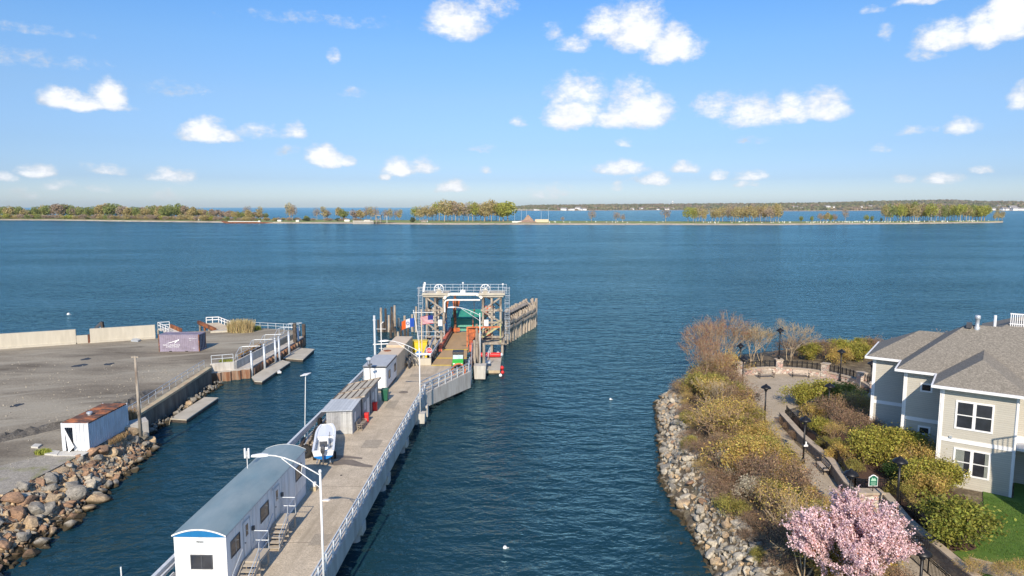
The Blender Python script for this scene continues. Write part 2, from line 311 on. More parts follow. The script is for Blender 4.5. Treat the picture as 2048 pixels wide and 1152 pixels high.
# ================================================================== WATER
def make_water():
    m=bpy.data.materials.new('sea_water'); m.use_nodes=True; nt=m.node_tree; N=nt.nodes; L=nt.links; N.remove(N['Principled BSDF'])
    df=N.new('ShaderNodeBsdfDiffuse'); df.inputs['Color'].default_value=(.011,.042,.058,1)
    gl=N.new('ShaderNodeBsdfGlossy'); gl.inputs['Color'].default_value=(.56,.9,1,1); gl.inputs['Roughness'].default_value=.15
    fr=N.new('ShaderNodeFresnel'); fr.inputs['IOR'].default_value=1.333
    fm=N.new('ShaderNodeMapRange'); fm.inputs['From Min'].default_value=.02; fm.inputs['To Min'].default_value=.02; fm.inputs['To Max'].default_value=.86; L.new(fr.outputs[0],fm.inputs[0])   # a rough sea hides part of its grazing reflection
    ms=N.new('ShaderNodeMixShader'); L.new(fm.outputs[0],ms.inputs[0]); L.new(df.outputs[0],ms.inputs[1]); L.new(gl.outputs[0],ms.inputs[2]); L.new(ms.outputs[0],N['Material Output'].inputs['Surface'])
    g=N.new('ShaderNodeNewGeometry'); h=None
    for sc,ax,amp,det,rz in ((.1,(1,2.0,1),.8,3,.2),(.42,(1,1.6,1),.75,4,-.25),(1.5,(1,1.3,1),.26,4,.1)):
        mp=N.new('ShaderNodeMapping'); mp.inputs['Scale'].default_value=ax; mp.inputs['Rotation'].default_value=(0,0,rz); L.new(g.outputs['Position'],mp.inputs[0])
        n=N.new('ShaderNodeTexNoise'); n.inputs['Scale'].default_value=sc; n.inputs['Detail'].default_value=det; n.inputs['Distortion'].default_value=.4; L.new(mp.outputs[0],n.inputs['Vector'])
        a=N.new('ShaderNodeMath'); a.operation='MULTIPLY'; a.inputs[1].default_value=amp; L.new(n.outputs[0],a.inputs[0])
        if h is None: h=a.outputs[0]
        else:
            s=N.new('ShaderNodeMath'); L.new(h,s.inputs[0]); L.new(a.outputs[0],s.inputs[1]); h=s.outputs[0]
    bp=N.new('ShaderNodeBump'); bp.inputs['Distance'].default_value=1.0; L.new(h,bp.inputs['Height']); 
    # wind patches: large areas where ripples are weaker
    mp=N.new('ShaderNodeMapping'); mp.inputs['Scale'].default_value=(.6,2.2,1); L.new(g.outputs['Position'],mp.inputs[0])
    n=N.new('ShaderNodeTexNoise'); n.inputs['Scale'].default_value=.012; n.inputs['Detail'].default_value=4; L.new(mp.outputs[0],n.inputs['Vector'])
    mr=N.new('ShaderNodeMapRange'); mr.inputs['From Min'].default_value=.35; mr.inputs['From Max'].default_value=.65; mr.inputs['To Min'].default_value=.62; mr.inputs['To Max'].default_value=1; L.new(n.outputs[0],mr.inputs[0]); L.new(mr.outputs[0],bp.inputs['Strength'])
    L.new(bp.outputs[0],gl.inputs['Normal']); L.new(bp.outputs[0],fr.inputs['Normal']); return m
M_water=make_water()
mb=MB(); mb.add([(-60000,-400,0),(60000,-400,0),(60000,90000,0),(-60000,90000,0)],[(0,1,2,3)])
struct('water',mb,M_water)
# ================================================================== LEFT LOT
GZ=2.3
lot=[(-124,82.7),(-79.36,103.75),(-59.31,112.32),(-59.31,117.39),(-51.67,120.38),(-47.22,122.35),(-37.6,119.6),(-37.8,115),(-38.9,94.3),(-41.7,93.2),(-41.4,91.2),(-39.99,68.41),(-37.41,64.69),(-38.13,57.87),(-38.85,47.53),(-39.47,37.2),(-40.3,18.6),(-124,18.6)]
mb=MB(); mb.prism(lot,-1.5,GZ); struct('ground',mb,M_lot)
# pale gravel verge along the rocks, a sheet above the lot
mb=MB(); v=[(-39.68,68.20),(-38.85,65.31),(-37.72,64.48),(-38.13,57.87),(-38.85,47.53),(-39.47,37.20),(-40.30,18.60),(-47.53,18.60),(-46.09,37.20),(-44.85,47.53),(-43.61,55.28),(-40.51,58.90)]
mb.add([(x,y,GZ+.006) for x,y in v],[tuple(range(len(v)))[::-1]]); o=struct('path',mb,M_grav)
# berm of darker spoil: uneven low ridge
def ridge(pts,wd,h,seed,z0):
    rng=random.Random(seed); mb=MB(); secs=[]
    n=0
    P=[Vector(p) for p in pts]; ds=[]
    for i in range(len(P)-1):
        k=max(2,int((P[i+1]-P[i]).length/.5))
        for j in range(k): ds.append(P[i].lerp(P[i+1],j/k))
    for i,p in enumerate(ds):
        d=(ds[min(i+1,len(ds)-1)]-ds[max(i-1,0)]).normalized(); nn=Vector((-d.y,d.x)); e=min(1,i/6,(len(ds)-1-i)/6); sec=[]
        for t,hh in ((-1,0),(-.6,.45),(-.2,.95),(.15,1),(.55,.5),(1,0)):
            q=p+nn*wd*(t+rng.uniform(-.12,.12)); sec.append((q.x,q.y,z0-.02+h*hh*e*rng.uniform(.6,1.3)))
        secs.append(sec)
    mb.loft(secs); return mb
M_spoil=pm('dark_spoil',(.115,.105,.09),.95,.35,2,bump=.06,bscale=6,fine=8)
solo('spoil_ridge',ridge([(-68.20,41.33),(-56.83,53.73),(-49.60,60.45),(-44.43,67.17),(-42.57,75.43),(-43.40,80.60)],1.1,.5,3,GZ),M_spoil,'long low ridge of dark spoil curving across the gravel lot','ridge')
rng=random.Random(11)
# small puddle-dark patches in the lot
M_wet=pm('damp_patch',(.035,.032,.028),.5,.3,2)
for i,(x,y,rx,label) in enumerate([(160,731,14,'largest dark damp patch in the middle of the gravel lot'),(172,718,10,'small dark damp patch behind the largest one on the lot'),(218,728,11,'thin dark damp patch right of the largest one on the lot'),(34,810,12,'dark damp patch on the near left gravel lot')]):
    c=at(x,y,GZ+.012); c2=at(x+rx,y,GZ); r=(c2-c).length; k=14
    vs=[(c.x+r*math.cos(2*PI*j/k)*rng.uniform(.6,1.1),c.y+r*1.3*math.sin(2*PI*j/k)*rng.uniform(.6,1.1),c.z) for j in range(k)]
    mb=MB(); mb.add(vs,[tuple(range(k))]); o=solo('puddle',mb,M_wet,label,'puddle','damp patches on the gravel lot')
# pieces of pale debris
M_slab=pm('pale_slab',(.55,.53,.48),.8,.1,3)
def pslab(pts,z,t,name,label,cat,mat):
    mb=MB(); mb.prism([tuple(at(x,y,z)[:2]) for x,y in pts],z,z+t); return solo(name,mb,mat,label,cat)
pslab([(88,910),(104,902),(120,904),(114,912)],GZ,.12,'concrete_slab','flat pale concrete slab on the ground beside the white shed container','slab',M_slab)
pslab([(62,896),(70,890),(84,891),(76,897)],GZ,.15,'broken_slab','small broken pale slab lying on the dark spoil ridge','slab',M_slab)
pslab([(262,683),(268,678),(282,681),(276,684)],GZ,.25,'debris_pile','small grey heap of debris at the foot of the concrete seawall','debris',M_galv)
# seawall
M_seaw=pm('seawall_concrete',(.5,.46,.375),.85,.08,1.2,col2=(.42,.38,.3),amt2=.22,scale2=.8,soft2=.35,aniso=(1.4,1.4,.25),bump=.006,bscale=10)
def wall_line(p,q,z0,z1,th): 
    p=Vector(p);q=Vector(q); d=(q-p).normalized(); n=Vector((-d.y,d.x))*th
    return [tuple(p),tuple(q),tuple(q+n),tuple(p+n)],z0,z1
A=Vector((-124.00,84.22)); B=Vector((-69.85,107.67)); B2=Vector((-68.10,108.45)); C_=Vector((-59.52,112.22))
for p,q,z1,nm,lb in ((A,B,4.6,'seawall','long pale concrete seawall left of the gap at the back of the lot'),(B2,C_,4.55,'seawall','pale concrete seawall right of the gap, ending at the small gangway')):
    root=thing(nm,lb,'seawall',(p.x,p.y,GZ),0,'tall concrete seawalls')
    mb=MB(); mb.prism(*wall_line(p,q,GZ-1,z1,.5)); mb.build('wall',M_seaw,root,world=True,bevel=.03)
    d=(q-p).normalized(); mb=MB(); k=int((q-p).length/6)
    mb.prism(*wall_line(p-Vector((-d.y,d.x))*.35,q-Vector((-d.y,d.x))*.35,GZ-1,GZ+.22,.35)); mb.build('footing',M_seaw,root,world=True,bevel=.02)
mb=MB(); mb.prism(*wall_line(B+Vector((.03,.01)),B2-Vector((.3,.15)),GZ-1,3.6,.25)); solo('low_panel',mb,M_seaw,'low pale panel closing the gap between the two seawalls','panel')
mb=MB(); mb.prism(*wall_line(B2-Vector((.26,.12)),B2-Vector((.03,.02)),GZ-1,3.65,.3)); solo('rusty_post',mb,M_rust,'narrow rust brown post beside the low panel in the seawall','post')
# dark folded lifting arm behind the seawall
root=thing('dock_crane','dark folded crane arm standing in the water behind the concrete seawall','crane',(-69.75,111.60,0))
p0=atY(186,662,111.60); p1=atY(204,644,111.91); p2=atY(209,668,112.12)
mb=MB(); mb.beam(p0,p1,.35,.4); mb.build('boom',M_dgrey,root,world=True)
mb=MB(); mb.beam(p0+Vector((0,0,-.55)),p1+Vector((0,0,-.75)),.18,.18); mb.build('cylinder_rod',M_galv,root,world=True)
mb=MB(); mb.beam(p1,(p2.x,p2.y,0),.35,.45); mb.build('arm',M_woodd,root,world=True)
mb=MB(); mb.tube([(p0.x,p0.y,0),p0],.18,8); mb.build('post',M_galv,root,world=True)
# small gangway by the seawall end
def railing(pts,h,mat,parent,rails=(1.,.55),r=.035,step=1.5,world=True,square=False,post_name='post',rail_name='rail',n=6,one=False):
    """posts and rails along a 3-D line; every post a mesh of its own"""
    P=[Vector(p) for p in pts]; up=Vector((0,0,h)); postpos=[]
    for i in range(len(P)-1):
        k=max(1,round((P[i+1]-P[i]).length/step))
        for j in range(k): postpos.append(P[i].lerp(P[i+1],j/k))
    postpos.append(P[-1])
    for f in rails:
        mb=MB()
        if square:
            for i in range(len(P)-1): mb.beam(P[i]+up*f,P[i+1]+up*f,r*1.2,r*2.2)
        else: mb.tube([p+up*f for p in P],r,n)
        mb.build(rail_name,mat,parent,world=world)
    allp=MB()
    for p in postpos:
        mb=allp if one else MB()
        if square: mb.beam(p,p+up*1.0,r*1.8)
        else: mb.tube([p,p+up*.999],r*1.05,n)
        if not one: mb.build(post_name,mat,parent,world=world)
    if one: allp.build('posts',mat,parent,world=world)
root=thing('small_gangway','small white railed gangway with rusty side at the seawall end','gangway',(-58.38,114.70,0))
a=atY(311,650,115.22); b=atY(326,650,117.28); c=atY(348,664,114.18)
mb=MB(); q0=atY(316,657,115.53); q1=atY(337,666,113.46); mb.add([q0,q1,q1+Vector((1.6,.8,0)),q0+Vector((1.6,.8,0)),q0-Vector((0,0,.25)),q1-Vector((0,0,.25)),q1+Vector((1.6,.8,-.25)),q0+Vector((1.6,.8,-.25))],[(0,1,2,3),(7,6,5,4),(0,4,5,1),(1,5,6,2),(2,6,7,3),(3,7,4,0)]); mb.build('deck',M_slab,root,world=True)
mb=MB(); mb.beam(q0+Vector((1.75,.9,.3)),q1+Vector((1.75,.9,.3)),.3,.6); mb.build('side_girder',M_rust,root,world=True)
railing([q0,q1],1.05,M_white,root,step=.9,r=.05); railing([q0,q0+Vector((1.6,.8,0))],1.05,M_white,root,step=1.2,r=.05)
mb=MB()
for t in (q0,q0+Vector((1.6,.8,0))): mb.tube([(t.x,t.y,-1),(t.x,t.y,t.z-.2)],.15,8)
mb.build('pile',M_wood,root,world=True)
# big loading ramp
root=thing('loading_ramp','sloping boat ramp with white railing and long rusty side beam at the lot edge','ramp',(-51.67,119.87,GZ))
t0=atY(400,647,122.76); t1=atY(434,661,118.32); dx=Vector((3.0,1.0,0))
mb=MB(); mb.add([t0,t1,t1+dx,t0+dx]+[p-Vector((0,0,.3)) for p in (t0,t1,t1+dx,t0+dx)],[(0,1,2,3),(7,6,5,4),(0,4,5,1),(1,5,6,2),(2,6,7,3),(3,7,4,0)]); mb.build('ramp_deck',M_deck,root,world=True)
mb=MB(); mb.beam(t0+Vector((-.25,-.1,.25)),t1+Vector((-.25,-.1,.15)),.4,.6); mb.build('side_beam',M_rust,root,world=True)
railing([t0+dx+Vector((-2,-.6,0)),t0+dx,t1+dx,t1+dx+Vector((1.2,-.4,-.2))],1.05,M_white,root,step=1.1,r=.06,square=True)
for k in range(4):
    f=k/3.6; p=t0.lerp(t1,f); mb=MB(); mb.beam((p.x,p.y,-1),(p.x,p.y,p.z-.2),.3); mb.build('pile',M_rust if k%2 else M_wood,root,world=True)
mb=MB(); mb.prism([(-52.49,117.08),(-45.98,119.14),(-45.78,120.28),(-52.29,118.42)],GZ,GZ+.3); solo('kerb_block',mb,M_seaw,'pale concrete kerb at the foot of the big boat ramp','kerb')
# far edge pipe railing
root=thing('pipe_railing','thin pale pipe railing along the far seaward edge of the lot','railing',(-46.50,122.14,GZ))
railing([(-47.12,122.14,GZ),(-42.37,120.80,GZ),(-37.72,119.35,GZ)],1.05,M_galvw,root,step=1.6,r=.035)
# sheet-pile quay
M_sheet=pm('rusty_sheet_piling',(.25,.115,.06),.85,.3,1.5,col2=(.4,.33,.25),amt2=.35,scale2=.7,soft2=.25,aniso=(2,2,.3),bump=.01)
def sheetpile(pts,z0,z1,root,step=.5,dep=.22):
    mb=MB(); top=[]; P=[Vector(p) for p in pts]
    for i in range(len(P)-1):
        d=P[i+1]-P[i]; k=max(2,int(d.length/step)); n=Vector((d.y,-d.x)).normalized()
        for j in range(k):
            off=dep if (j//1)%2 else 0
            for t in (j+.15,j+.85): top.append(P[i]+d*(t/k)+n*off)
    for i in range(len(top)-1):
        a,b=top[i],top[i+1]; mb.add([(a.x,a.y,z0),(b.x,b.y,z0),(b.x,b.y,z1),(a.x,a.y,z1)],[(0,1,2,3)])
    mb.build('sheet_piling',M_sheet,root,world=True)
root=thing('sheet_pile_quay','rusty sheet pile quay with concrete ledge at the lot corner','quay',(-38,104,0))
sheetpile([(-41.5,91.9),(-37.1,94.7),(-36.5,112.6),(-36.5,118.6)],-1,1.3,root,step=.62,dep=.3)
mb=MB(); mb.prism([(-41.45,91.95),(-37.2,94.9),(-36.7,112.6),(-36.7,118.6),(-37.9,118.6),(-38.9,94.4),(-41.5,93.5)],1.0,1.42); mb.build('ledge',M_conc,root,world=True)
mb=MB(); mb.prism([(-41.8,92.6),(-39.0,93.75),(-38.75,94.2),(-39.1,94.3),(-41.8,93.1)],.8,GZ+.2)
mb.prism([(-39.05,94.3),(-38.75,94.2),(-37.9,114.5),(-38.2,114.5)],.8,GZ+.25); mb.build('parapet',M_conc,root,world=True,bevel=.02)
for y_,z_ in ((113.6,4.6),(118.6,3.6)): mb=MB(); mb.beam((-36.7,y_,-1),(-36.7,y_,z_),.5); mb.build('corner_pile',M_woodd,root,world=True)
# steel guide posts along the ledge
gp=[(593,400/4.8+620,6.4)]
for i,(bx,by,ty) in enumerate([(504,746,702),(529.5,735,688),(551.5,722,676),(559,720,673),(578.5,706,663),(597,690,653)]):
    p=at(bx,by,.6); top=atY(bx-1,ty,p.y)
    mb=MB(); mb.tube([(p.x,p.y,-1),(p.x,p.y,top.z-.25)],.17,10); mb.lathe([(.17,0),(.12,.2),(0.02,.3)],(p.x,p.y,top.z-.25),10)
    solo('guide_pile',mb,M_galv,'%s grey steel guide pile from the near end of the rusty quay'%ORD[i],'pile',group='guide piles along the rusty quay',smooth=True)
# curved pipe handrails joining the piles to the lot
for i,(x0,y0,x1,y1,x2,y2) in enumerate([(470,718,480,704,503,705),(496,703,504,692,528,693),(519,692,527,680,551,677),(548,677,556,667,577,668),(567,667,575,656,597,656)]):
    a=at(x0,y0,GZ); b=atY(x1,y1,a.y+1.5); c=atY(x2,y2,a.y+1.8)
    b.z=GZ+1.5; c=Vector((-37.0,b.y+.5,GZ+1.5)); mb=MB(); mb.tube([a,(a.x+.1,a.y+.2,GZ+.7),(b.x,b.y,b.z-.1),(b.x+.4,b.y+.1,b.z),c],.045,6)
    mb.tube([(b.x+.2,b.y,b.z),(b.x+.2,b.y,GZ)],.05,6)
    solo('bent_handrail',mb,M_galv,'%s bent pipe handrail from the near end of the rusty quay'%ORD[i],'handrail',group='bent pipe handrails above the rusty quay')
# rails on the quay corner and along the retaining wall
root=thing('quay_railing','pale pipe railing on the near concrete parapet of the rusty quay','railing',(-40.30,91.97,GZ))
railing([(-41.7,92.85,GZ+.2),(-39.1,93.9,GZ+.2)],1.1,M_galvw,root,step=1.6,r=.04)
root=thing('quay_railing','pale pipe railing running up the long edge above the rusty quay','railing',(-38.13,105.40,GZ))
railing([(-39.0,95,GZ),(-38.2,114.5,GZ)],1.0,M_galvw,root,step=2.2,r=.035)
# retaining wall down to the pole
M_wallc=pm('stained_dark_concrete',(.2,.18,.15),.9,.2,1.2,col2=(.1,.085,.065),amt2=.45,scale2=.9,soft2=.3,aniso=(1.4,1.4,.4))
root=thing('retaining_wall','long concrete retaining wall with yellowish cap below the gravel lot','wall',(-40.30,79.57,GZ))
WL=[(-41.54,91.24),(-40.51,79.57),(-39.58,67.68)]
mb=MB()
mb.prism([(-41.64,91.24),(-40.61,79.57),(-39.68,67.37),(-39.16,67.37),(-40.04,79.57),(-41.07,91.24)],-1,GZ-.15); mb.build('wall',M_wallc,root,world=True)
M_cap=pm('stained_cap',(.5,.42,.27),.85,.15,1,col2=(.38,.24,.15),amt2=.3,scale2=.6,soft2=.3)
mb=MB(); mb.prism([(-41.85,91.24),(-40.82,79.57),(-39.89,67.27),(-39.01,67.27),(-39.89,79.57),(-40.92,91.24)],GZ-.15,GZ+.12); mb.build('cap',M_cap,root,world=True,bevel=.02)
root=thing('thin_railing','thin rusty pipe railing on top of the long retaining wall','railing',(-41.13,79.57,GZ))
railing([(-41.85,90.93,GZ+.1),(-40.92,79.57,GZ+.1),(-39.89,68.20,GZ+.1)],1.0,M_galv,root,step=2.0,r=.028)
mb=MB(); mb.prism([(-39.16,65.51),(-38.13,64.38),(-36.48,66.44),(-37.51,67.79)],-.5,2.75); solo('concrete_block',mb,M_conc,'concrete block at the shore corner beside the wooden utility pole','block',bevel=.03)
p=at(281,858,2.75); tz=atY(270,712,p.y+.0).z; tx=atY(270,712,p.y).x
root=thing('utility_pole','tall leaning wooden utility pole at the shore corner of the lot','pole',(p.x,p.y,2.7))
mb=MB(); mb.tube([(p.x,p.y,2.0),(tx,p.y,tz)],.17,10,r1=.11); mb.build('pole',M_wood,root,world=True,smooth=True)
mb=MB(); mb.beam((tx-.35,p.y,tz-.1),(tx+.35,p.y,tz-.1),.12); mb.build('cross_arm',M_wood,root,world=True)
# ---- purple-grey container
M_cont=pm('faded_purple_container_paint',(.3,.26,.33),.6,.12,1.2,col2=(.2,.17,.2),amt2=.3,scale2=1,soft2=.3)
def corrug(mb,x0,x1,y,z0,z1,period,depth,face,axis='x'):
    """a corrugated sheet along x (or y) at depth y"""
    n=max(1,round((x1-x0)/period)); p=(x1-x0)/n; xs=[]
    for i in range(n):
        b=x0+i*p; xs+=[(b,0),(b+p*.3,0),(b+p*.5,1),(b+p*.8,1)]
    xs.append((x1,0)); base=len(mb.v); vs=[]
    for x,d in xs:
        yy=y+face*depth*d
        for z in (z0,z1): vs.append((x,yy,z) if axis=='x' else (yy,x,z))
    fs=[(2*i,2*i+2,2*i+3,2*i+1) for i in range(len(xs)-1)]
    mb.add(vs,fs)
def container(name,label,loc,rz,L_,W_,Hh,mbody,mframe,mroof,mend=None,doors='x1',endopen=False):
    root=thing(name,label,'container',loc,rz)
    mb=MB(); corrug(mb,.12,L_-.12,.03,.15,Hh-.12,.28,.04,1); corrug(mb,.12,L_-.12,W_-.03,.15,Hh-.12,.28,.04,-1)
    if doors!='x0': corrug(mb,.12,W_-.12,.03,.15,Hh-.12,.28,.04,1,'y')
    if doors!='x1': corrug(mb,.12,W_-.12,L_-.03,.15,Hh-.12,.28,.04,-1,'y')
    mb.box(.1,L_-.1,.1,W_-.1,.08,.15); mb.build('walls',mbody,root)
    mb=MB()
    for x in (0,L_-.14):
        for y in (0,W_-.14): mb=MB(); mb.box(x,x+.14,y,y+.14,0,Hh); mb.build('corner_post',mframe,root)
    mb=MB()
    for y in (.005,W_-.115):
        mb.box(.14,L_-.14,y,y+.11,Hh-.13,Hh-.005); mb.box(.14,L_-.14,y,y+.11,.02,.16)
    for x in (.005,L_-.115):
        mb.box(x,x+.11,.14,W_-.14,Hh-.13,Hh-.005); mb.box(x,x+.11,.14,W_-.14,.02,.16)
    mb.build('rails',mbody,root)
    mb=MB(); n=int(L_/.3)
    for i in range(n):
        x=.12+(L_-.24)*i/n; mb.box(x,x+(L_-.24)/n*.5,.12,W_-.12,Hh-.1,Hh-.03); mb.box(x+(L_-.24)/n*.5,x+(L_-.24)/n,.12,W_-.12,Hh-.1,Hh-.055)
    mb.build('roof',mroof,root)
    return root
c0=at(318,703.5,GZ); c1=at(403,703,GZ); ang=math.atan2(c1.y-c0.y,c1.x-c0.x)
root=container('shipping_container','faded purple shipping container with white lettering on the gravel lot',(c0.x,c0.y,GZ),ang,6.1,2.44,2.6,M_cont,M_rust,M_cont,doors='x1')
M_dirty=pm('dark_door_paint',(.05,.055,.1),.6,.4,3)
mb=MB(); mb.box(6.0,6.05,.15,1.2,.17,2.45); mb.build('door',M_dirty,root); mb=MB(); mb.box(6.0,6.05,1.24,2.29,.17,2.45); mb.build('door',M_dirty,root)
mb=MB()
for y in (.4,.95,1.5,2.05): mb.tube([(6.08,y,.15),(6.08,y,2.45)],.025,6)
mb.build('locking_bars',M_galv,root)
M_lett=pm('white_lettering',(.85,.85,.87),.6,.03,3)
text('NYK LOGISTICS',.36,M_lett,root,(1.95,-.012,1.0),(PI/2,0,0),sx=1.0); text('& MEGACARRIER',.26,M_lett,root,(2.1,-.012,.72),(PI/2,0,0),sx=1.0)
text('NYKU 290 361 7',.2,M_lett,root,(5.2,-.012,2.0),(PI/2,0,0),sx=.85); text('22G1',.17,M_lett,root,(4.8,-.012,1.72),(PI/2,0,0)); text('TARE',.13,M_lett,root,(5.25,-.012,.5),(PI/2,0,0),sx=1.4)
mb=MB(); yy=-.014
mb.add([(x,yy,z) for x,z in ((1.15,1.22),(1.5,1.38),(2.0,1.52),(2.8,1.78),(3.15,1.95),(3.05,1.72),(2.75,1.55),(2.6,1.4),(2.3,1.22),(2.45,1.42),(2.6,1.62),(2.0,1.42),(1.5,1.3))],[tuple(range(13))]); mb.build('wing_emblem',M_lett,root)
mb=MB(); mb.box(1.55,1.95,-.02,.1,.0,.11); mb.box(3.95,4.35,-.02,.1,.0,.11); mb.build('fork_pockets',M_black,root)
# ---- old white shed container with a torn door
M_rroof=pm('rusted_container_roof',(.38,.14,.06),.8,.3,1.5,col2=(.1,.06,.05),amt2=.55,scale2=.8,soft2=.12,coord='pos',aniso=(.8,1.8,1))
M_cwhite=pm('chalky_white_container_paint',(.62,.65,.68),.6,.08,2,col2=(.4,.38,.36),amt2=.18,scale2=1.4,soft2=.3,aniso=(1,1,.3))
q0=Vector((-39.63,58.85)); q1=Vector((-37.15,59.47)); 
c0=at(126,903,GZ); c1=at(183,902,GZ); c2=at(252,862,GZ)
Wd=2.4; Ln=6.3; ang=math.atan2(c2.y-c1.y,c2.x-c1.x)
root=thing('storage_container','old white storage container with rusted roof and torn door beside the rocks','container',(c0.x,c0.y,GZ),ang-PI/2)
mb=MB(); corrug(mb,.1,Ln-.1,.03,.1,2.5,.32,.04,1,'y'); corrug(mb,.1,Ln-.1,Wd-.03,.1,2.5,.32,.04,-1,'y'); mb.box(.1,Wd-.1,Ln-.08,Ln-.03,.1,2.5)
for x0,x1 in ((.02,.28),(.98,1.28),(1.3,1.62),(1.64,1.98),(2.0,2.3)): mb.box(x0,x1,.02,.07,.05,2.5)
mb.box(.281,.979,.02,.07,2.2,2.5); mb.build('walls',M_cwhite,root)
mb=MB(); 
for x in (-.02,Wd-.1): 
    for y in (-.01,Ln-.11): mb=MB(); mb.box(x,x+.12,y,y+.12,0,2.62); mb.build('corner_post',M_cwhite,root)
mb=MB(); mb.box(.1,Wd-.1,-.005,.1,2.5,2.6); mb.build('header',M_cwhite,root)
mb=MB(); n=18
for i in range(n):
    y=.05+(Ln-.1)*i/n; mb.box(.02,Wd-.02,y,y+(Ln-.1)/n*.55,2.5,2.63); mb.box(.02,Wd-.02,y+(Ln-.1)/n*.55,y+(Ln-.1)/n,2.5,2.6)
mb.build('roof',M_rroof,root)
mb=MB(); mb.lathe([(.16,0),(.16,.15),(.26,.17),(.24,.3),(.02,.36)],(1.1,2.4,2.62),12); mb.build('vent',M_galv,root)
mb=MB(); mb.add([(.3,-.03,2.1),(1.25,-.35,.55),(.7,-.3,.02),(.55,-.05,.02),(.3,0,2.1),(1.25,-.32,.55),(.7,-.27,.02),(.55,-.02,.02)],[(0,1,2,3),(7,6,5,4),(0,4,5,1),(1,5,6,2),(2,6,7,3),(3,7,4,0)]); mb.build('torn_door',M_white,root)
mb=MB(); mb.box(.15,2.2,.3,Ln-.2,.1,.14); mb.build('floor',M_woodd,root)
mb=MB(); mb.box(-.1,2.5,-1.2,-.1,-.0,.06); mb.rot(0)
p=root.matrix_world
mb.v=[tuple(Matrix.Translation((c0.x,c0.y,GZ+.01))@Matrix.Rotation(ang-PI/2,4,'Z')@Vector(v)) for v in mb.v]
solo('door_slab',mb,M_slab,'thin concrete slab in front of the torn door of the white container','slab')
# ---- floating docks left
M_float=pm('weathered_float_deck',(.5,.46,.38),.85,.12,2,col2=(.33,.29,.22),amt2=.3,scale2=1,soft2=.3)
def float_dock(poly,label,zt=.45,extra=None,group='floating docks by the lot'):
    cx=sum(p[0] for p in poly)/len(poly); cy=sum(p[1] for p in poly)/len(poly)
    root=thing('floating_dock',label,'dock',(cx,cy,0),0,group)
    mb=MB(); mb.prism(poly,zt-.12,zt); mb.build('deck',M_float,root,world=True)
    s=[(cx+(p[0]-cx)*.95,cy+(p[1]-cy)*.985) for p in poly]
    mb=MB(); mb.prism(s,-.3,zt-.12); mb.build('float',M_woodd,root,world=True); return root
def pix(pts,z): return [tuple(at(x,y,z)[:2]) for x,y in pts]
r=float_dock(pix([(340,837),(373,839),(437,795),(409,794)],.45),'long pale floating dock beside the rocks below the retaining wall')
mb=MB(); mb.tube([at(341,838,.5),at(338,850,0)],.03,5); mb.build('mooring_rope',M_rope,r,world=True)
float_dock(pix([(503,754),(509,762),(524,763),(581,724),(565,720),(552,722)],.45),'narrow pointed floating dock alongside the rusty quay')
float_dock(pix([(566,716),(606,719),(629,698),(594,695)],.45),'wide pale floating dock at the far end of the rusty quay')
mb=MB(); mb.beam(at(552,740,.3),at(559,745,.3),.5,.25); solo('dock_fender',mb,M_white,'small white fender beside the narrow pointed floating dock','fender')
# reeds and yellow grass on the quay
def blades(n,cx,cy,rx,ry,z,h,seed,w=.035):
    rg=np.random.default_rng(seed); a=rg.uniform(0,2*PI,n); rr=np.sqrt(rg.uniform(0,1,n)); x=cx+rx*rr*np.cos(a); y=cy+ry*rr*np.sin(a)
    hh=h*rg.uniform(.5,1,n); lx=rg.normal(0,.18,n)*hh; ly=rg.normal(0,.18,n)*hh; t=rg.uniform(0,PI,n); ux=np.cos(t)*w; uy=np.sin(t)*w
    V=np.empty((n,4,3)); V[:,0]=np.stack([x-ux,y-uy,np.full(n,z)],1); V[:,1]=np.stack([x+ux,y+uy,np.full(n,z)],1)
    V[:,2]=np.stack([x+lx+ux*.4,y+ly+uy*.4,z+hh],1); V[:,3]=np.stack([x+lx-ux*.4,y+ly-uy*.4,z+hh],1)
    return V.reshape(-1,3),np.arange(4*n).reshape(-1,4)
def npobj(name,V,Fq,mat,parent=None,label=None,cat=None,group=None,kind=None):
    V=np.array(V); 
    if parent is None:
        c=np.array([V[:,0].mean(),V[:,1].mean(),V[:,2].min()]); me=npmesh(name,V-c,Fq,mat); o=bpy.data.objects.new(name,me); o.location=c
    else:
        me=npmesh(name,V,Fq,mat); o=bpy.data.objects.new(name,me); o.parent=parent
    COL.objects.link(o); return props(o,label,cat,group,kind)
M_reed=pm('dry_reeds',(.5,.4,.2),.8,.2,1,island=.3,trans=.2); M_ygr=pm('yellow_green_grass',(.3,.33,.06),.8,.2,1,island=.3,trans=.2); M_straw=pm('brown_dead_stems',(.3,.2,.1),.8,.2,1,island=.3)
c=at(482,664,GZ); V,Fq=blades(1600,c.x,c.y,2.3,1.2,GZ,2.3,1); npobj('reed_clump',V,Fq,M_reed,None,'clump of tall dry yellow reeds beside the big boat ramp','reeds')
c=at(503,660,GZ); V,Fq=blades(900,c.x,c.y,1.7,.8,GZ,.8,2); npobj('grass_tuft',V,Fq,M_ygr,None,'low bright yellow green grass beside the tall dry reeds','grass')
V,Fq=blades(900,-39.3,101,.3,4.5,GZ,.9,4); npobj('weed_strip',V,Fq,M_straw,None,'strip of brown weeds along the quay parapet','weeds')
V,Fq=blades(500,-40.2,94.2,1.0,.4,GZ,.5,5); npobj('weed_strip',V,Fq,M_ygr,None,'green weeds behind the quay corner railing','weeds')
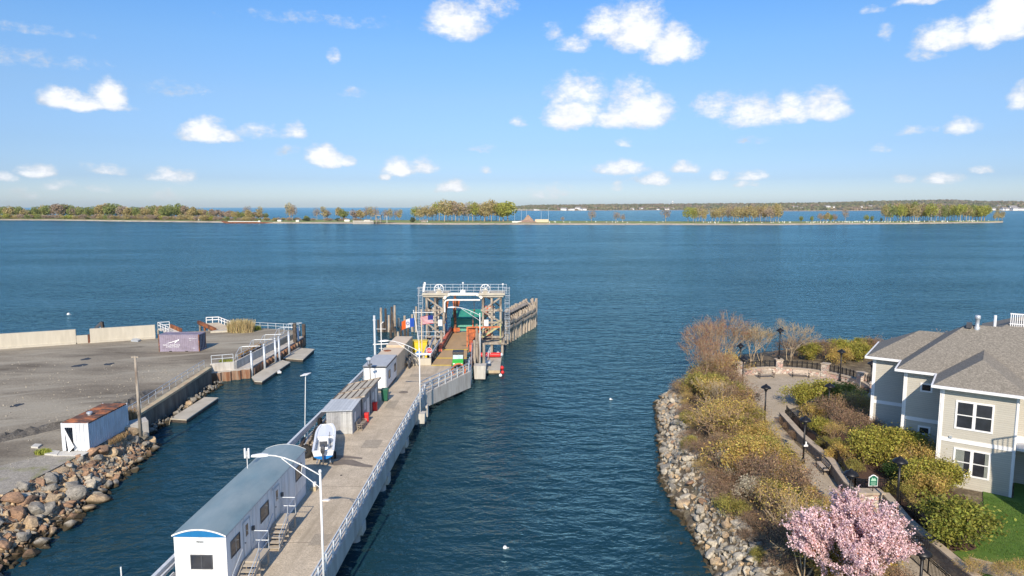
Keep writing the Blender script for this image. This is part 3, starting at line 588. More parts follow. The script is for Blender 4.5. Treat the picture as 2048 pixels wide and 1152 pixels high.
for i,(x,y,rx,ry,lb,m) in enumerate([(-37.10,62.31,.35,1.6,'brown weeds along the right side of the white container',M_straw),(-41.64,58.49,.7,.5,'yellow green weeds at the door of the white container',M_ygr),(-41.95,52.18,.5,.4,'small round grass tuft on the pale gravel verge',M_ygr),(-44.64,52.18,1.2,2.0,'thin green weeds at the inner edge of the gravel verge',M_ygr),(-38.96,67.27,.7,1.0,'dark brown brush at the end of the retaining wall',M_straw)]):
    V,Fq=blades(420 if i!=3 else 260,x,y,rx,ry,GZ-.05 if i<4 else 2.4,.45 if i!=4 else 1.4,20+i,.025); npobj('weed_tuft',V,Fq,m,None,lb,'weeds')
# ================================================================== ROCKS
def hull_rock(seed,flat=.75,pts=16):
    rg=random.Random(seed); bm=bmesh.new()
    for i in range(pts):
        v=Vector((rg.gauss(0,1),rg.gauss(0,1),rg.gauss(0,1))).normalized()*rg.uniform(.75,1); v.z*=flat; v.y*=rg.uniform(.75,1); bm.verts.new(v*.5)
    r=bmesh.ops.convex_hull(bm,input=bm.verts); 
    for v in [g for g in r['geom_interior'] if isinstance(g,bmesh.types.BMVert)]: bm.verts.remove(v)
    bmesh.ops.bevel(bm,geom=bm.edges[:]+bm.verts[:],offset=.035,segments=1,affect='EDGES')
    me=bpy.data.meshes.new('rock'); bm.to_mesh(me); bm.free(); return me
def rockmat(name,c1,c2,wet=True):
    m=pm(name,c1,.85,.22,2.2,col2=c2,amt2=.42,scale2=1.3,soft2=.25,bump=.04,bscale=7,coord='pos',fine=9)
    nt=m.node_tree; N=nt.nodes; L=nt.links; b=N['Principled BSDF']; src=b.inputs['Base Color'].links[0].from_socket
    g=N.new('ShaderNodeNewGeometry'); s=N.new('ShaderNodeSeparateXYZ'); L.new(g.outputs['Position'],s.inputs[0])
    n=N.new('ShaderNodeTexNoise'); n.inputs['Scale'].default_value=1.5; a=N.new('ShaderNodeMath'); a.operation='MULTIPLY_ADD'; a.inputs[1].default_value=.5; L.new(n.outputs[0],a.inputs[0]); L.new(s.outputs[2],a.inputs[2])
    mr=N.new('ShaderNodeMapRange'); mr.inputs['From Min'].default_value=.5; mr.inputs['From Max'].default_value=.74; L.new(a.outputs[0],mr.inputs[0])   # weed and wet band at the tide line
    mx=N.new('ShaderNodeMix'); mx.data_type='RGBA'; L.new(mr.outputs[0],mx.inputs['Factor']); mx.inputs[6].default_value=(.05,.038,.02,1); L.new(src,mx.inputs[7]); L.new(mx.outputs[2],b.inputs['Base Color']); return m
RM={'rusty brown':rockmat('rusty_rock',(.36,.22,.13),(.2,.13,.09)),'tan':rockmat('tan_rock',(.48,.36,.22),(.3,.22,.15)),'grey':rockmat('grey_rock',(.3,.275,.23),(.18,.165,.14)),'pale grey':rockmat('pale_rock',(.47,.42,.33),(.32,.285,.23))}
RP={k:[] for k in RM}
for ki,(k,m) in enumerate(RM.items()):
    for j in range(7):
        me=hull_rock(100*ki+j,flat=.7,pts=13+j); me.materials.append(m); RP[k].append(me)
def put_rock(rg,x,y,z,size,kind,label,group):
    me=rg.choice(RP[kind]); o=bpy.data.objects.new('riprap_rock',me); COL.objects.link(o); o.location=(x,y,z)
    o.rotation_euler=(rg.uniform(-.5,.5),rg.uniform(-.5,.5),rg.uniform(0,6.28)); o.scale=(size*rg.uniform(.9,1.3),size*rg.uniform(.75,1.05),size*rg.uniform(.7,1.05))
    return props(o,label,'rock',group)
def rubble(name,n,fn,smin,smax,seed,mats,label):
    """many small stones between the counted rocks, one object"""
    rg=random.Random(seed); V=[];Fs=[]; base=[hull_rock(900+i,.75,9) for i in range(4)]
    bd=[([v.co.copy() for v in b.vertices],[tuple(p.vertices) for p in b.polygons]) for b in base]
    mb=MB()
    for i in range(n):
        x,y,z=fn(rg); s=rg.uniform(smin,smax); vs,fs=rg.choice(bd); M=Euler((rg.uniform(0,6),rg.uniform(0,6),rg.uniform(0,6))).to_matrix()
        mb.add([M@(v*s)+Vector((x,y,z)) for v in vs],fs)
    o=mb.build(name,mats); o['kind']='stuff'; o['label']=label; return o
def along(P,t):
    Ls=[(Vector(P[i+1])-Vector(P[i])).length for i in range(len(P)-1)]; T=sum(Ls)*t
    for i,l in enumerate(Ls):
        if T<=l or i==len(Ls)-1:
            return Vector(P[i]).lerp(Vector(P[i+1]),min(1,T/l))
        T-=l
rubble('lot_stones',1500,lambda g:(lambda x,y:(x,y,GZ+.02))(*(lambda t,u:(-41.5-t*34,30+u*62+t*4))(g.random(),g.random())),.06,.22,51,RM['pale grey'],'scattered small pale stones on the gravel lot')
# left bank: from the water line up to the verge
LW=[(-33.0,33),(-32.9,42.4),(-33.4,52),(-34.5,60),(-35.7,67.0)]; LT=[(-39.9,33),(-38.95,46.5),(-38.2,56.8),(-37.8,62),(-37.6,65.4)]
# bank body under the rocks
mb=MB(); secs=[]
for i in range(21):
    t=i/20; a=along(LW,t); b=along(LT,t); secs.append([(a.x+.5,a.y,-1.2),(a.x,a.y,-.35),(a.x*.5+b.x*.5,(a.y+b.y)/2,.8),(b.x,b.y,GZ-.12),(b.x-1.2,b.y,GZ-.15)])
mb.loft(secs); struct('bank',mb,RM['tan'],smooth=True)
rg=random.Random(5); cnt=0
for t in np.linspace(.0,1,36):
    a=along(LW,t); b=along(LT,t); 
    for k in range(4):
        u=(k+rg.uniform(.1,.9))/4; s=rg.choice([.9,1.15,1.3,1.5,1.8]) * (1.0 if t<.75 else .8)
        if rg.random()<.12: s*=1.35
        x=a.x+(b.x-a.x)*u+rg.uniform(-.2,.2); y=a.y+(b.y-a.y)*u+rg.uniform(-.45,.45); z=-.15+u*2.4+rg.uniform(-.05,.2)
        kd=rg.choices(['rusty brown','tan','grey','pale grey'],[.25,.27,.36,.12])[0]
        sz='large' if s>1.3 else 'small' if s<.95 else 'middle sized'
        row='at the waterline' if u<.28 else 'at the top' if u>.75 else 'halfway up'
        put_rock(rg,x,y,z,s,kd,'%s %s rock %s of the left riprap bank'%(sz,kd,row),'rocks of the left riprap bank'); cnt+=1
def fl(rg):
    t=rg.random(); u=rg.random(); a=along(LW,t); b=along(LT,t); return (a.x+(b.x-a.x)*u,a.y+(b.y-a.y)*u,-.3+u*2.4)
for k_,m_,sd_,n_ in (('grey','grey',8,700),('tan','tan',18,600),('rust brown','rusty brown',28,450)): rubble('rubble',n_,fl,.35,.95,sd_,RM[m_],'small %s stones filling the gaps of the left riprap bank'%k_)
# dark rocks at the foot of the retaining wall
for i in range(26):
    t=i/25; x=-38.9-1.4*t+rg.uniform(-.2,.7); y=69+21.5*t; put_rock(rg,x,y,rg.uniform(-.1,.6),rg.uniform(.8,1.6),rg.choices(['grey','tan'],[.8,.2])[0],'dark rock at the foot of the long retaining wall','rocks below the retaining wall')
rubble('rubble',260,lambda g:(-38.8-1.4*(t:=g.random())+g.uniform(-.2,.9),68.5+22.5*t,g.uniform(-.2,.6)),.25,.6,9,RM['grey'],'small stones at the foot of the retaining wall')
# ================================================================== PIER
PA=-math.atan(.94/39); PO=Vector((-11.04,38,0)); DZ=2.4
def PW(x,y,z=0):
    c,s=math.cos(PA),math.sin(PA); return Vector((PO.x+x*c-y*s,PO.y+x*s+y*c,z))
deckp=[(-8.9,-14),(0,-14),(0,39.2),(4.35,50.2),(4.1,54.0),(-1.0,54.0),(-1.0,54.6),(-4.2,54.6),(-8.65,60.5),(-8.8,60.5)]
root=thing('pier','long concrete pier carrying the trailer, the sheds and the ferry ramp','pier',PW(-4.5,10,0),PA)
off=lambda v:(Vector(v)-Vector((-4.5,10,0)))
class LB(MB):   # geometry given in pier coordinates, stored relative to the pier's own base
    def build(s,name,mat,parent=None,**k):
        s.v=[tuple(off(v)) for v in s.v]; return MB.build(s,name,mat,parent,**k)
mb=LB(); mb.prism(deckp,DZ-.35,DZ); mb.build('deck',M_deck,root)
mb=LB(); mb.box(-.32,.02,-14,39,DZ-1.15,DZ+.14); mb.build('edge_girder',M_conc,root,bevel=.015)
mb=LB(); mb.box(-8.92,-8.6,-14,60.4,DZ-1.0,DZ+.12); mb.build('edge_girder',M_conc,root)
mb=LB(); 
for x in (-2.6,-4.4,-6.4): mb.box(x-.2,x+.2,-14,54,DZ-1.0,DZ-.35)
mb.build('girders',M_conc,root)
for k in range(8):
    y=-9+k*9.0
    if y>52: break
    mb=LB(); mb.box(-8.7,.15,y-.5,y+.5,DZ-1.75,DZ-1.0); mb.build('pile_cap',M_conc,root,bevel=.02)
    for x in (-8.2,-4.4,-.55):
        mb=LB(); mb.tube([(x,y,-2),(x,y,DZ-1.7)],.38,12); mb.build('pile',M_conc,root,smooth=True)
# flared apron wall at the right
mb=LB(); a,b,c=(0.02,39.25),(4.37,50.2),(4.2,53.9)
mb.add([(a[0],a[1],.9),(b[0],b[1],.35),(b[0],b[1],DZ+.14),(a[0],a[1],DZ+.14),(a[0]-.3,a[1]+.2,.9),(b[0]-.35,b[1]+.15,.35),(b[0]-.35,b[1]+.15,DZ+.14),(a[0]-.3,a[1]+.2,DZ+.14)],[(0,1,2,3),(7,6,5,4),(0,4,5,1),(1,5,6,2),(2,6,7,3),(3,7,4,0)]); mb.build('apron_wall',M_conc,root)
mb=LB(); mb.prism([(4.35,50.2),(4.2,54),(3.8,54),(4.0,50.2)],.3,DZ+.14); mb.build('apron_side',M_galv,root)
mb=LB(); mb.box(2.2,3.4,49.6,51.4,-1.5,.9); mb.box(-.2,.4,38.4,39.3,-1,1.3); mb.build('pile_cap',M_conc,root,bevel=.03)
# expansion joints and stains are thin sheets of slightly different concrete
M_joint=pm('deck_joint',(.19,.16,.13),.9,.2,6)
mb=LB()
for k in range(7): mb.box(-8.5,-.34,-5+k*9-.02,-5+k*9+.02,DZ+.002,DZ+.004)
mb.build('deck_joints',M_joint,root)
# right rail: posts lean outwards, three rails
def pier_rail(name,label,pts,h=1.12,step=1.55,lean=(0,0),mat=None,rails=(.98,.62,.3)):
    root=thing(name,label,'railing',PW(*pts[0]),PA); P=[Vector(p)-Vector(pts[0]) for p in pts]; up=Vector((lean[0],lean[1],h)); pp=[]
    for i in range(len(P)-1):
        k=max(1,round((P[i+1]-P[i]).length/step))
        for j in range(k): pp.append(P[i].lerp(P[i+1],j/k))
    pp.append(P[-1])
    for p in pp: mb=MB(); mb.beam(p-Vector((0,0,.25)),p+up,.1,.16); mb.build('post',mat or M_galvw,root)
    for f in rails: mb=MB(); [mb.beam(P[i]+up*f-Vector((.09 if lean[0]>=0 else -.09,0,0)),P[i+1]+up*f-Vector((.09 if lean[0]>=0 else -.09,0,0)),.07,.13 if f>.9 else .1) for i in range(len(P)-1)]; mb.build('rail',mat or M_galvw,root)
    return root
pier_rail('guard_railing','pale steel guard railing along the open right edge of the pier',[(-.1,-12,DZ+.1),(-.1,39.0,DZ+.1)],lean=(.12,0))
pier_rail('guard_railing','grey steel guard railing on the flared apron beside the green utility vehicle',[(0,39.5,DZ+.12),(4.15,50.1,DZ+.12),(4.0,53.8,DZ+.12)],mat=M_galv)
root=pier_rail('guard_railing','white box guard railing along the left edge of the pier behind the sheds',[(-8.8,-12,DZ+.1),(-8.75,58,DZ+.1)],lean=(-.05,0),step=2.1,rails=(.62,))
mb=MB(); mb.beam((-.02,0,1.0),(0.03,70,1.0),.22,.42); mb.build('top_rail',M_galvw,root)
pier_rail('inner_railing','low inner pipe railing on the apron behind the green utility vehicle',[(-.9,41.5,DZ),(2.6,50.0,DZ)],h=.95,step=2.6,mat=M_galv,rails=(1.,.55))
# ---- site office trailer
M_gblue=pm('deep_blue_trim',(.01,.15,.36),.5,.1,3)
tr=thing('office_trailer','long white office trailer with arched grey blue roof on the near pier','trailer',PW(-6.3,4.7,DZ),PA)
X0,X1,Y0,Y1,Zb,Zt=-1.47,1.47,-6.75,6.75,.9,3.5
mb=MB(); mb.box(X0,X1,Y0,Y1,Zb,Zt); mb.build('body',M_white,tr)
mb=MB(); mb.box(X0+.02,X1-.02,Y0+.02,Y1-.02,.02,Zb-.012); mb.build('skirt',pm('skirt_panels',(.62,.66,.7),.6,.08,2,col2=(.35,.36,.37),amt2=.3,soft2=.3),tr)
def arc(x,zc=.38): return zc*(1-(x/(X1+.08))**2)
xs=[(-1+2*i/16)*(X1+.06) for i in range(17)]
mb=MB(); 
for i in range(16):
    mb.add([(xs[i],Y0-.1,Zt+arc(xs[i])),(xs[i+1],Y0-.1,Zt+arc(xs[i+1])),(xs[i+1],Y1+.1,Zt+arc(xs[i+1])),(xs[i],Y1+.1,Zt+arc(xs[i]))],[(0,1,2,3)])
    mb.add([(xs[i],Y0-.1,Zt+arc(xs[i])-.06),(xs[i+1],Y0-.1,Zt+arc(xs[i+1])-.06),(xs[i+1],Y1+.1,Zt+arc(xs[i+1])-.06),(xs[i],Y1+.1,Zt+arc(xs[i])-.06)],[(3,2,1,0)])
mb.build('roof',M_roofblue,tr,smooth=True)
mb=MB()
for k in range(1,11): mb.box(X1,X1+.012,Y0+k*1.22-.02,Y0+k*1.22+.02,Zb,Zt-.02)
mb.box(X0+.9,X0+.93,Y0-.01,Y0,Zb,Zt-.1); mb.box(X1-.93,X1-.9,Y0-.01,Y0,Zb,Zt-.1); mb.build('wall_seams',M_galvw,tr)
mb=MB(); mb.box(X1+.0,X1+.06,Y0,Y1,Zt-.07,Zt+.0); mb.build('gutter',M_galv,tr)
for yy in (Y0-.115,Y1+.105):
    mb=MB()
    for i in range(16): mb.add([(xs[i],yy,Zt+arc(xs[i])-.07),(xs[i+1],yy,Zt+arc(xs[i+1])-.07),(xs[i+1],yy,Zt+arc(xs[i+1])+.02),(xs[i],yy,Zt+arc(xs[i])+.02),(xs[i],yy+.012,Zt+arc(xs[i])-.07),(xs[i+1],yy+.012,Zt+arc(xs[i+1])-.07),(xs[i+1],yy+.012,Zt+arc(xs[i+1])+.02),(xs[i],yy+.012,Zt+arc(xs[i])+.02)],[(0,1,2,3),(7,6,5,4),(3,2,6,7),(0,4,5,1)])
    mb.build('roof_edge',M_white,tr)
    mb=MB(); s=1 if yy<0 else -1; prof=[(x,yy+s*.06,Zt+max(arc(x)-.075,.0)) for x in xs]; prof=[(x,y,z) for x,y,z in prof]
    mb.add([(xs[0],yy+s*.06,Zt-.1)]+prof+[(xs[-1],yy+s*.06,Zt-.1)]+[(xs[0],yy+s*.13,Zt-.1)]+[(x,y+s*.07,z) for x,y,z in prof]+[(xs[-1],yy+s*.13,Zt-.1)],[tuple(range(19)),tuple(range(37,18,-1))]+[(i,i+1,i+20,i+19) for i in range(18)]); mb.build('gable_trim',M_gblue,tr)
def win(root,x0,x1,z0,z1,y,face,mf=M_dgrey,axis='y',mull=(),trim=.05,ax='x'):
    """window on a wall plane: axis 'y' means the wall faces -y/+y at y"""
    def bx(mb,a0,a1,d0,d1,z0,z1):
        if axis=='y': mb.box(a0,a1,y+face*d0,y+face*d1,z0,z1)
        else: mb.box(y+face*d0,y+face*d1,a0,a1,z0,z1)
    mb=MB(); bx(mb,x0,x1,-.01,.04,z0,z0+trim); bx(mb,x0,x1,-.01,.04,z1-trim,z1); bx(mb,x0,x0+trim,-.01,.04,z0+trim,z1-trim); bx(mb,x1-trim,x1,-.01,.04,z0+trim,z1-trim)
    for m in mull: bx(mb,m-trim/2,m+trim/2,.0,.035,z0+trim,z1-trim)
    f=mb.build('window',mf,root); mb=MB(); bx(mb,x0+trim,x1-trim,-.005,.012,z0+trim,z1-trim); mb.build('pane',M_glass,f); return f
win(tr,-.58,.68,1.5,2.35,Y0,-1,mull=(.05,),trim=.055)
for a,b in ((-6.25,-5.0),(-1.95,-.6),(4.55,5.85)): win(tr,a,b,1.85,2.85,X1,1,axis='x',trim=.045)
for a,b in ((-4.5,-3.6),(.4,1.3)):
    mb=MB(); mb.box(X1-.005,X1+.03,a,b,Zb+.03,3.05); d=mb.build('door',M_white,tr,bevel=.008)
    mb=MB(); mb.box(X1+.02,X1+.05,a-.05,a,Zb,3.1); mb.box(X1+.02,X1+.05,b,b+.05,Zb,3.1); mb.box(X1+.02,X1+.05,a-.05,b+.05,3.1,3.15); mb.build('door_frame',M_galv,tr)
    mb=MB(); mb.box(X1+.031,X1+.045,a+.28,a+.62,2.15,2.85); mb.build('pane',M_glass,d)
    mb=MB(); mb.tube([(X1+.03,a+.1,1.85),(X1+.1,a+.1,1.85)],.03,6); mb.build('handle',M_dgrey,d)
    mb=MB(); mb.box(X1+.005,X1+.16,b+.25,b+.42,2.1,2.35); mb.build('wall_lamp',M_dgrey,tr)
mb=MB(); mb.box(-.25,.28,Y0-.02,Y0+.01,3.02,3.22); sg=mb.build('sign',M_galvw,tr)
text('Olympian',.13,M_black,sg,(.015,Y0-.03,3.12),(PI/2,0,0),sx=.8)
mb=MB(); mb.box(X1-.01,X1+.02,.1,.3,3.12,3.3); mb.build('sign',M_galv,tr)
# antennas
ant=thing('antenna_mast','white twin antenna mast standing on the trailer roof edge','antenna',PW(-7.45,7.3,DZ+3.55),PA)
mb=MB(); mb.tube([(0,0,0),(0,0,1.35)],.03,6); mb.lathe([(.14,0),(.1,.06),(.02,.09)],(0,0,0),8); mb.build('mast',M_white,ant)
for dx in (-.13,.13): mb=MB(); mb.box(dx-.055,dx+.055,-.05,.05,.85,1.55); mb.beam((0,0,1.0),(dx,0,1.0),.03); mb.build('antenna_panel',M_white,ant)
# stairs with landings
M_step=pm('stair_boards',(.42,.37,.3),.85,.12,2)
st=None
for i,(y0,lab) in enumerate(((-.2,'entry steps and railed landing at the near door of the office trailer'),(4.6,'entry steps and railed landing at the far door of the office trailer'))):
    loc=PW(-4.78,y0,DZ)
    if st is None:
        st=thing('entry_stairs',lab,'stairs',loc,PA,'entry stairs of the office trailer')
        mb=MB(); mb.box(.02,1.05,0,1.55,.88,.98); mb.box(.1,.2,.05,.15,0,.88); mb.box(.9,1.0,1.4,1.5,0,.88); mb.box(.9,1.0,.05,.15,0,.88); mb.box(.1,.2,1.4,1.5,0,.88); mb.build('landing',M_step,st)
        mb=MB()
        for k in range(5): mb.box(.05,1.02,-.34*(k+1)+.04,-.34*k+.03,.88-.175*(k+1)+.1,.88-.175*(k+1)+.15)
        mb.beam((.08,.02,.86),(.08,-1.75,.02),.05,.22); mb.beam((1.0,.02,.86),(1.0,-1.75,.02),.05,.22); mb.build('steps',M_step,st)
        mb=MB()
        r_=.028
        mb.tube([(1.0,.02,0.9),(1.0,.02,2.05),(.98,.1,2.1),(.98,1.48,2.1),(.98,1.55,2.03),(.98,1.55,.9)],r_,6)
        mb.tube([(.98,1.55,2.1),(.1,1.55,2.1),(.05,1.55,2.0),(.05,1.55,.9)],r_,6); mb.tube([(.98,1.55,1.5),(.05,1.55,1.5)],r_,6); mb.tube([(1.,.05,1.5),(1.,1.5,1.5)],r_,6)
        mb.tube([(1.0,.02,1.75),(1.0,-1.5,1.0),(1.0,-1.62,.9),(1.0,-1.62,.15)],r_,6); mb.tube([(1.0,.02,1.35),(1.0,-1.5,.55)],r_,6); mb.tube([(.08,-.1,1.75),(.08,-1.5,1.0),(.08,-1.62,.15)],r_,6); mb.build('handrail',M_galv,st)
    else: dup(st,loc,PA,label=lab)
# ---- davit lamp posts
def davit(name,label,loc,zb,ht,armlen,rz,base=None,group='tall davit lamps along the pier',r=.078):
    root=thing(name,label,'street lamp',loc,rz,group)
    mb=MB(); mb.tube([(0,0,0),(0,0,ht)],r,10,r1=r*.75); mb.lathe([(r*1.2,0),(r*1.2,.1),(r*.7,.18)],(0,0,ht-.1),10); mb.build('pole',M_white,root,smooth=True)
    zt=ht-.25; mb=MB(); n=7; up=[];lo=[]
    for i in range(n):
        t=i/(n-1); up.append((-armlen*t,0,zt+1.15*math.sin(t*PI/2)**1.0*(1 if t<.85 else 1.0))); lo.append((-armlen*.72*t,0,zt-.75+(1.15*math.sin(.72*PI/2)+.68)*t))
    mb.tube(up,.038,8); mb.tube(lo,.028,6); mb.tube([up[2],lo[3]],.02,6); mb.build('arm',M_white,root,smooth=True)
    e=up[-1]; mb=MB(); mb.loft([[(e[0]+.1,-.06,e[2]-.05),(e[0]+.1,.06,e[2]-.05),(e[0]+.1,.05,e[2]+.06),(e[0]+.1,-.05,e[2]+.06)],[(e[0]-.3,-.16,e[2]-.07),(e[0]-.3,.16,e[2]-.07),(e[0]-.3,.1,e[2]+.09),(e[0]-.3,-.1,e[2]+.09)],[(e[0]-.85,-.12,e[2]-.08),(e[0]-.85,.12,e[2]-.08),(e[0]-.85,.08,e[2]+.0),(e[0]-.85,-.08,e[2]+.0)]],closed=True); mb.build('lamp_head',M_white,root)
    if base:
        w_,h_=base; mb=MB(); mb.lathe([(w_*.62,-h_),(w_*.7,0)],(0,0,0),4); mb.rot(PI/4); mb.build('base',M_conc,root)
    return root
davit('davit_lamp','white davit lamp nearest the camera, its arm reaching over the office trailer',(-10.82,37,1.3),1.3,7.95,3.0,PA,base=(1.1,.9))
davit('davit_lamp','white davit lamp on a square concrete base halfway along the pier railing',(-9.95,72,1.9),1.9,7.0,3.4,PA,base=(1.15,1.1))
davit('davit_lamp','white davit lamp on a concrete base beside the orange ferry ramp',(-4.45,93.5,2.2),2.2,7.2,3.6,PA,base=(1.7,1.9))
p=at(748,722,DZ); mb=MB(); h=atY(750,628,97).z
root=thing('tall_post','bare white steel post rising behind the beige containers','post',(-18.9,94,.3),PA)
q=Vector((atY(750,700,94).x,94,0)); mb.tube([(q.x,94,-1),(q.x,94,atY(749,631,94).z)],.15,10); mb.build('pole',M_galvw,root,world=True); mb=MB(); mb.lathe([(.22,0),(.22,.15)],(q.x,94,atY(749,641,94).z),10); mb.build('collar',M_galvw,root,world=True)
# thin solar lamp at the left rail
b=PW(-9.05,24.6,DZ); tz=atY(611,750,b.y)
b=Vector((atY(608,840,63).x,63,DZ)); tz=atY(611,750,63)
root=thing('solar_lamp','thin white pole with a flat panel lamp at the left pier railing','lamp',b)
mb=MB(); mb.tube([(0,0,-.5),(tz.x-b.x,0,tz.z-DZ)],.035,6); mb.build('pole',M_white,root)
mb=MB(); t=Vector((tz.x-b.x,0,tz.z-DZ)); mb.add([t+Vector(v) for v in ((-.42,-.3,-.05),(.25,-.3,.05),(.45,.3,.12),(-.22,.3,.02),(-.42,-.3,.0),(.25,-.3,.1),(.45,.3,.17),(-.22,.3,.07))],[(3,2,1,0),(4,5,6,7),(0,1,5,4),(1,2,6,5),(2,3,7,6),(3,0,4,7)]); mb.build('panel',M_white,root)
# ---- sheds
M_board=stripes('grey_weathered_boards',(.36,.36,.36),(.15,.15,.15),.17,0,.07,.85,var=.2)
M_boardy=stripes('grey_weathered_side_boards',(.34,.34,.34),(.14,.14,.14),.17,1,.07,.85,var=.2)
M_tin=stripes('pale_tin_roofing',(.5,.52,.53),(.3,.31,.32),.33,0,.06,.5,var=.1)
M_dbrown=pm('dark_brown_boards',(.14,.11,.09),.85,.2,2)
def shed(label,x0,x1,y0,y1,zf,zb_,body,roof,rootname='wooden_shed',over=.15):
    r=thing(rootname,label,'shed',PW((x0+x1)/2,y0,DZ),PA); hx=(x1-x0)/2; D=y1-y0
    mb=MB(); mb.prism([(-hx,0),(hx,0),(hx,D),(-hx,D)],0,lambda p:zb_+(zf-zb_)*(p[0]+hx)/(2*hx)); mb.build('walls',body,r); return r,hx,D
# tin shed (nearest)
r,hx,D=shed('low grey board shed with flat tin roof, nearest to the white boat',-7.35,-4.85,25.3,28.6,2.35,2.2,M_board,None)
mb=MB(); mb.add([(-hx-.45,-.25,2.24),(hx+.1,-.25,2.38),(hx+.1,D+.1,2.55),(-hx-.45,D+.1,2.4),(-hx-.45,-.25,2.29),(hx+.1,-.25,2.43),(hx+.1,D+.1,2.6),(-hx-.45,D+.1,2.45)],[(3,2,1,0),(4,5,6,7),(0,1,5,4),(1,2,6,5),(2,3,7,6),(3,0,4,7)]); mb.build('roof',M_tin,r)
mb=MB(); mb.box(.15,1.2,-.04,.01,.05,2.0); mb.build('door',stripes('pale_door_boards',(.46,.46,.44),(.2,.2,.2),.17,0,.07,.85),r)
mb=MB(); mb.box(hx-.005,hx+.02,.8,1.25,.9,1.9); mb.build('window',M_white,r)
# two board sheds with panelled roofs
def panel_shed(label,y0,y1,x0=-7.7,x1=-4.7):
    r=thing('panel_roof_shed',label,'shed',PW((x0+x1)/2,y0,DZ),PA,'board sheds with panelled roofs'); hx=(x1-x0)/2; D=y1-y0
    mb=MB(); mb.prism([(-hx,0),(hx,0),(hx,D),(-hx,D)],0,lambda p:2.0+.65*(p[0]+hx)/(2*hx)); mb.build('walls',M_boardy,r)
    def rz_(x): return 2.03+.65*(x+hx)/(2*hx)
    mb=MB(); mb.add([(-hx-.4,-.1,rz_(-hx-.4)),(hx+.3,-.1,rz_(hx+.3)),(hx+.3,D+.1,rz_(hx+.3)),(-hx-.4,D+.1,rz_(-hx-.4))]+[(-hx-.4,-.1,rz_(-hx-.4)+.06),(hx+.3,-.1,rz_(hx+.3)+.06),(hx+.3,D+.1,rz_(hx+.3)+.06),(-hx-.4,D+.1,rz_(-hx-.4)+.06)],[(3,2,1,0),(4,5,6,7),(0,1,5,4),(1,2,6,5),(2,3,7,6),(3,0,4,7)])
    rf=mb.build('roof',M_float,r)
    mb=MB(); n=5
    for k in range(n+1):
        x=-hx-.38+(2*hx+.66)*k/n; mb.beam((x,-.08,rz_(x)+.1),(x,D+.08,rz_(x)+.1),.1,.07)
    mb.build('battens',M_dbrown,rf)
    for y_ in (-.12,D+.1): mb=MB(); mb.beam((-hx-.4,y_,rz_(-hx-.4)+.08),(hx+.3,y_,rz_(hx+.3)+.08),.16,.16); mb.build('roof_edge',M_wood,rf)
    mb=MB(); mb.box(hx,hx+.04,D*.55,D*.55+.85,.05,2.0); mb.build('door',M_white,r)
    mb=MB(); mb.box(hx,hx+.03,D*.22,D*.22+.6,1.1,1.9); mb.build('window',M_galvw,r)
    return r
panel_shed('board shed with panelled roof between the tin shed and its twin',28.75,32.0)
panel_shed('board shed with panelled roof between its twin and the white cabin',32.3,35.9)
for i,(y,lab) in enumerate(((29.2,'red fuel can box against the nearer panel roof shed'),(33.0,'red fuel can box against the farther panel roof shed'))):
    r=thing('red_box',lab,'box',PW(-4.42,y,DZ),PA,'red boxes by the shed doors'); mb=MB(); mb.box(-.22,.22,-.2,.2,0,.85); mb.build('box_body',M_red,r,bevel=.03); mb=MB(); mb.box(-.24,.24,-.22,.22,.851,.92); mb.build('lid',M_red,r,bevel=.02)
r=thing('wheelie_bin','green wheeled bin standing by the near end of the white cabin','bin',PW(-4.1,36.6,DZ),PA)
mb=MB(); mb.loft([[(-.3,-.3,.1),(.3,-.3,.1),(.3,.3,.1),(-.3,.3,.1)],[(-.38,-.38,1.35),(.38,-.38,1.35),(.38,.38,1.35),(-.38,.38,1.35)]],closed=True); mb.build('bin_body',pm('dark_green_plastic',(.02,.12,.07),.5,.1,3),r,bevel=.02); mb=MB(); mb.box(-.4,.4,-.4,.42,1.352,1.42); mb.build('lid',MATS['dark_green_plastic'],r,bevel=.02)
mb=MB(); mb.tube([(-.3,.32,.1),(.3,.32,.1)],.1,10); mb.build('wheels',M_black,r)
# bench by the tin shed
def bench(label,loc,rz,mat,leg,L_=1.8,group=None,name='bench'):
    r=thing(name,label,'bench',loc,rz,group)
    mb=MB(); [mb.box(-L_/2,L_/2,.02+k*.11,.11+k*.11,.43,.47) for k in range(4)]; mb.build('seat',mat,r)
    mb=MB(); [mb.box(-L_/2,L_/2,.47+k*.02,.5+k*.02,.55+k*.13,.64+k*.13) for k in range(3)]; mb.build('backrest',mat,r)
    for x in (-L_/2+.1,L_/2-.16):
        mb=MB(); mb.beam((x+.03,.05,0),(x+.03,.05,.62),.06); mb.beam((x+.03,.47,0),(x+.03,.54,.92),.06); mb.beam((x+.03,.02,.4),(x+.03,.5,.4),.06); mb.beam((x+.03,.0,.62),(x+.03,.5,.62),.05); mb.build('leg',leg,r)
    return r
bench('weathered wooden bench on the pier beside the tin shed',PW(-4.15,27.2,DZ),PA+PI/2,M_wood,M_wood,2.1)
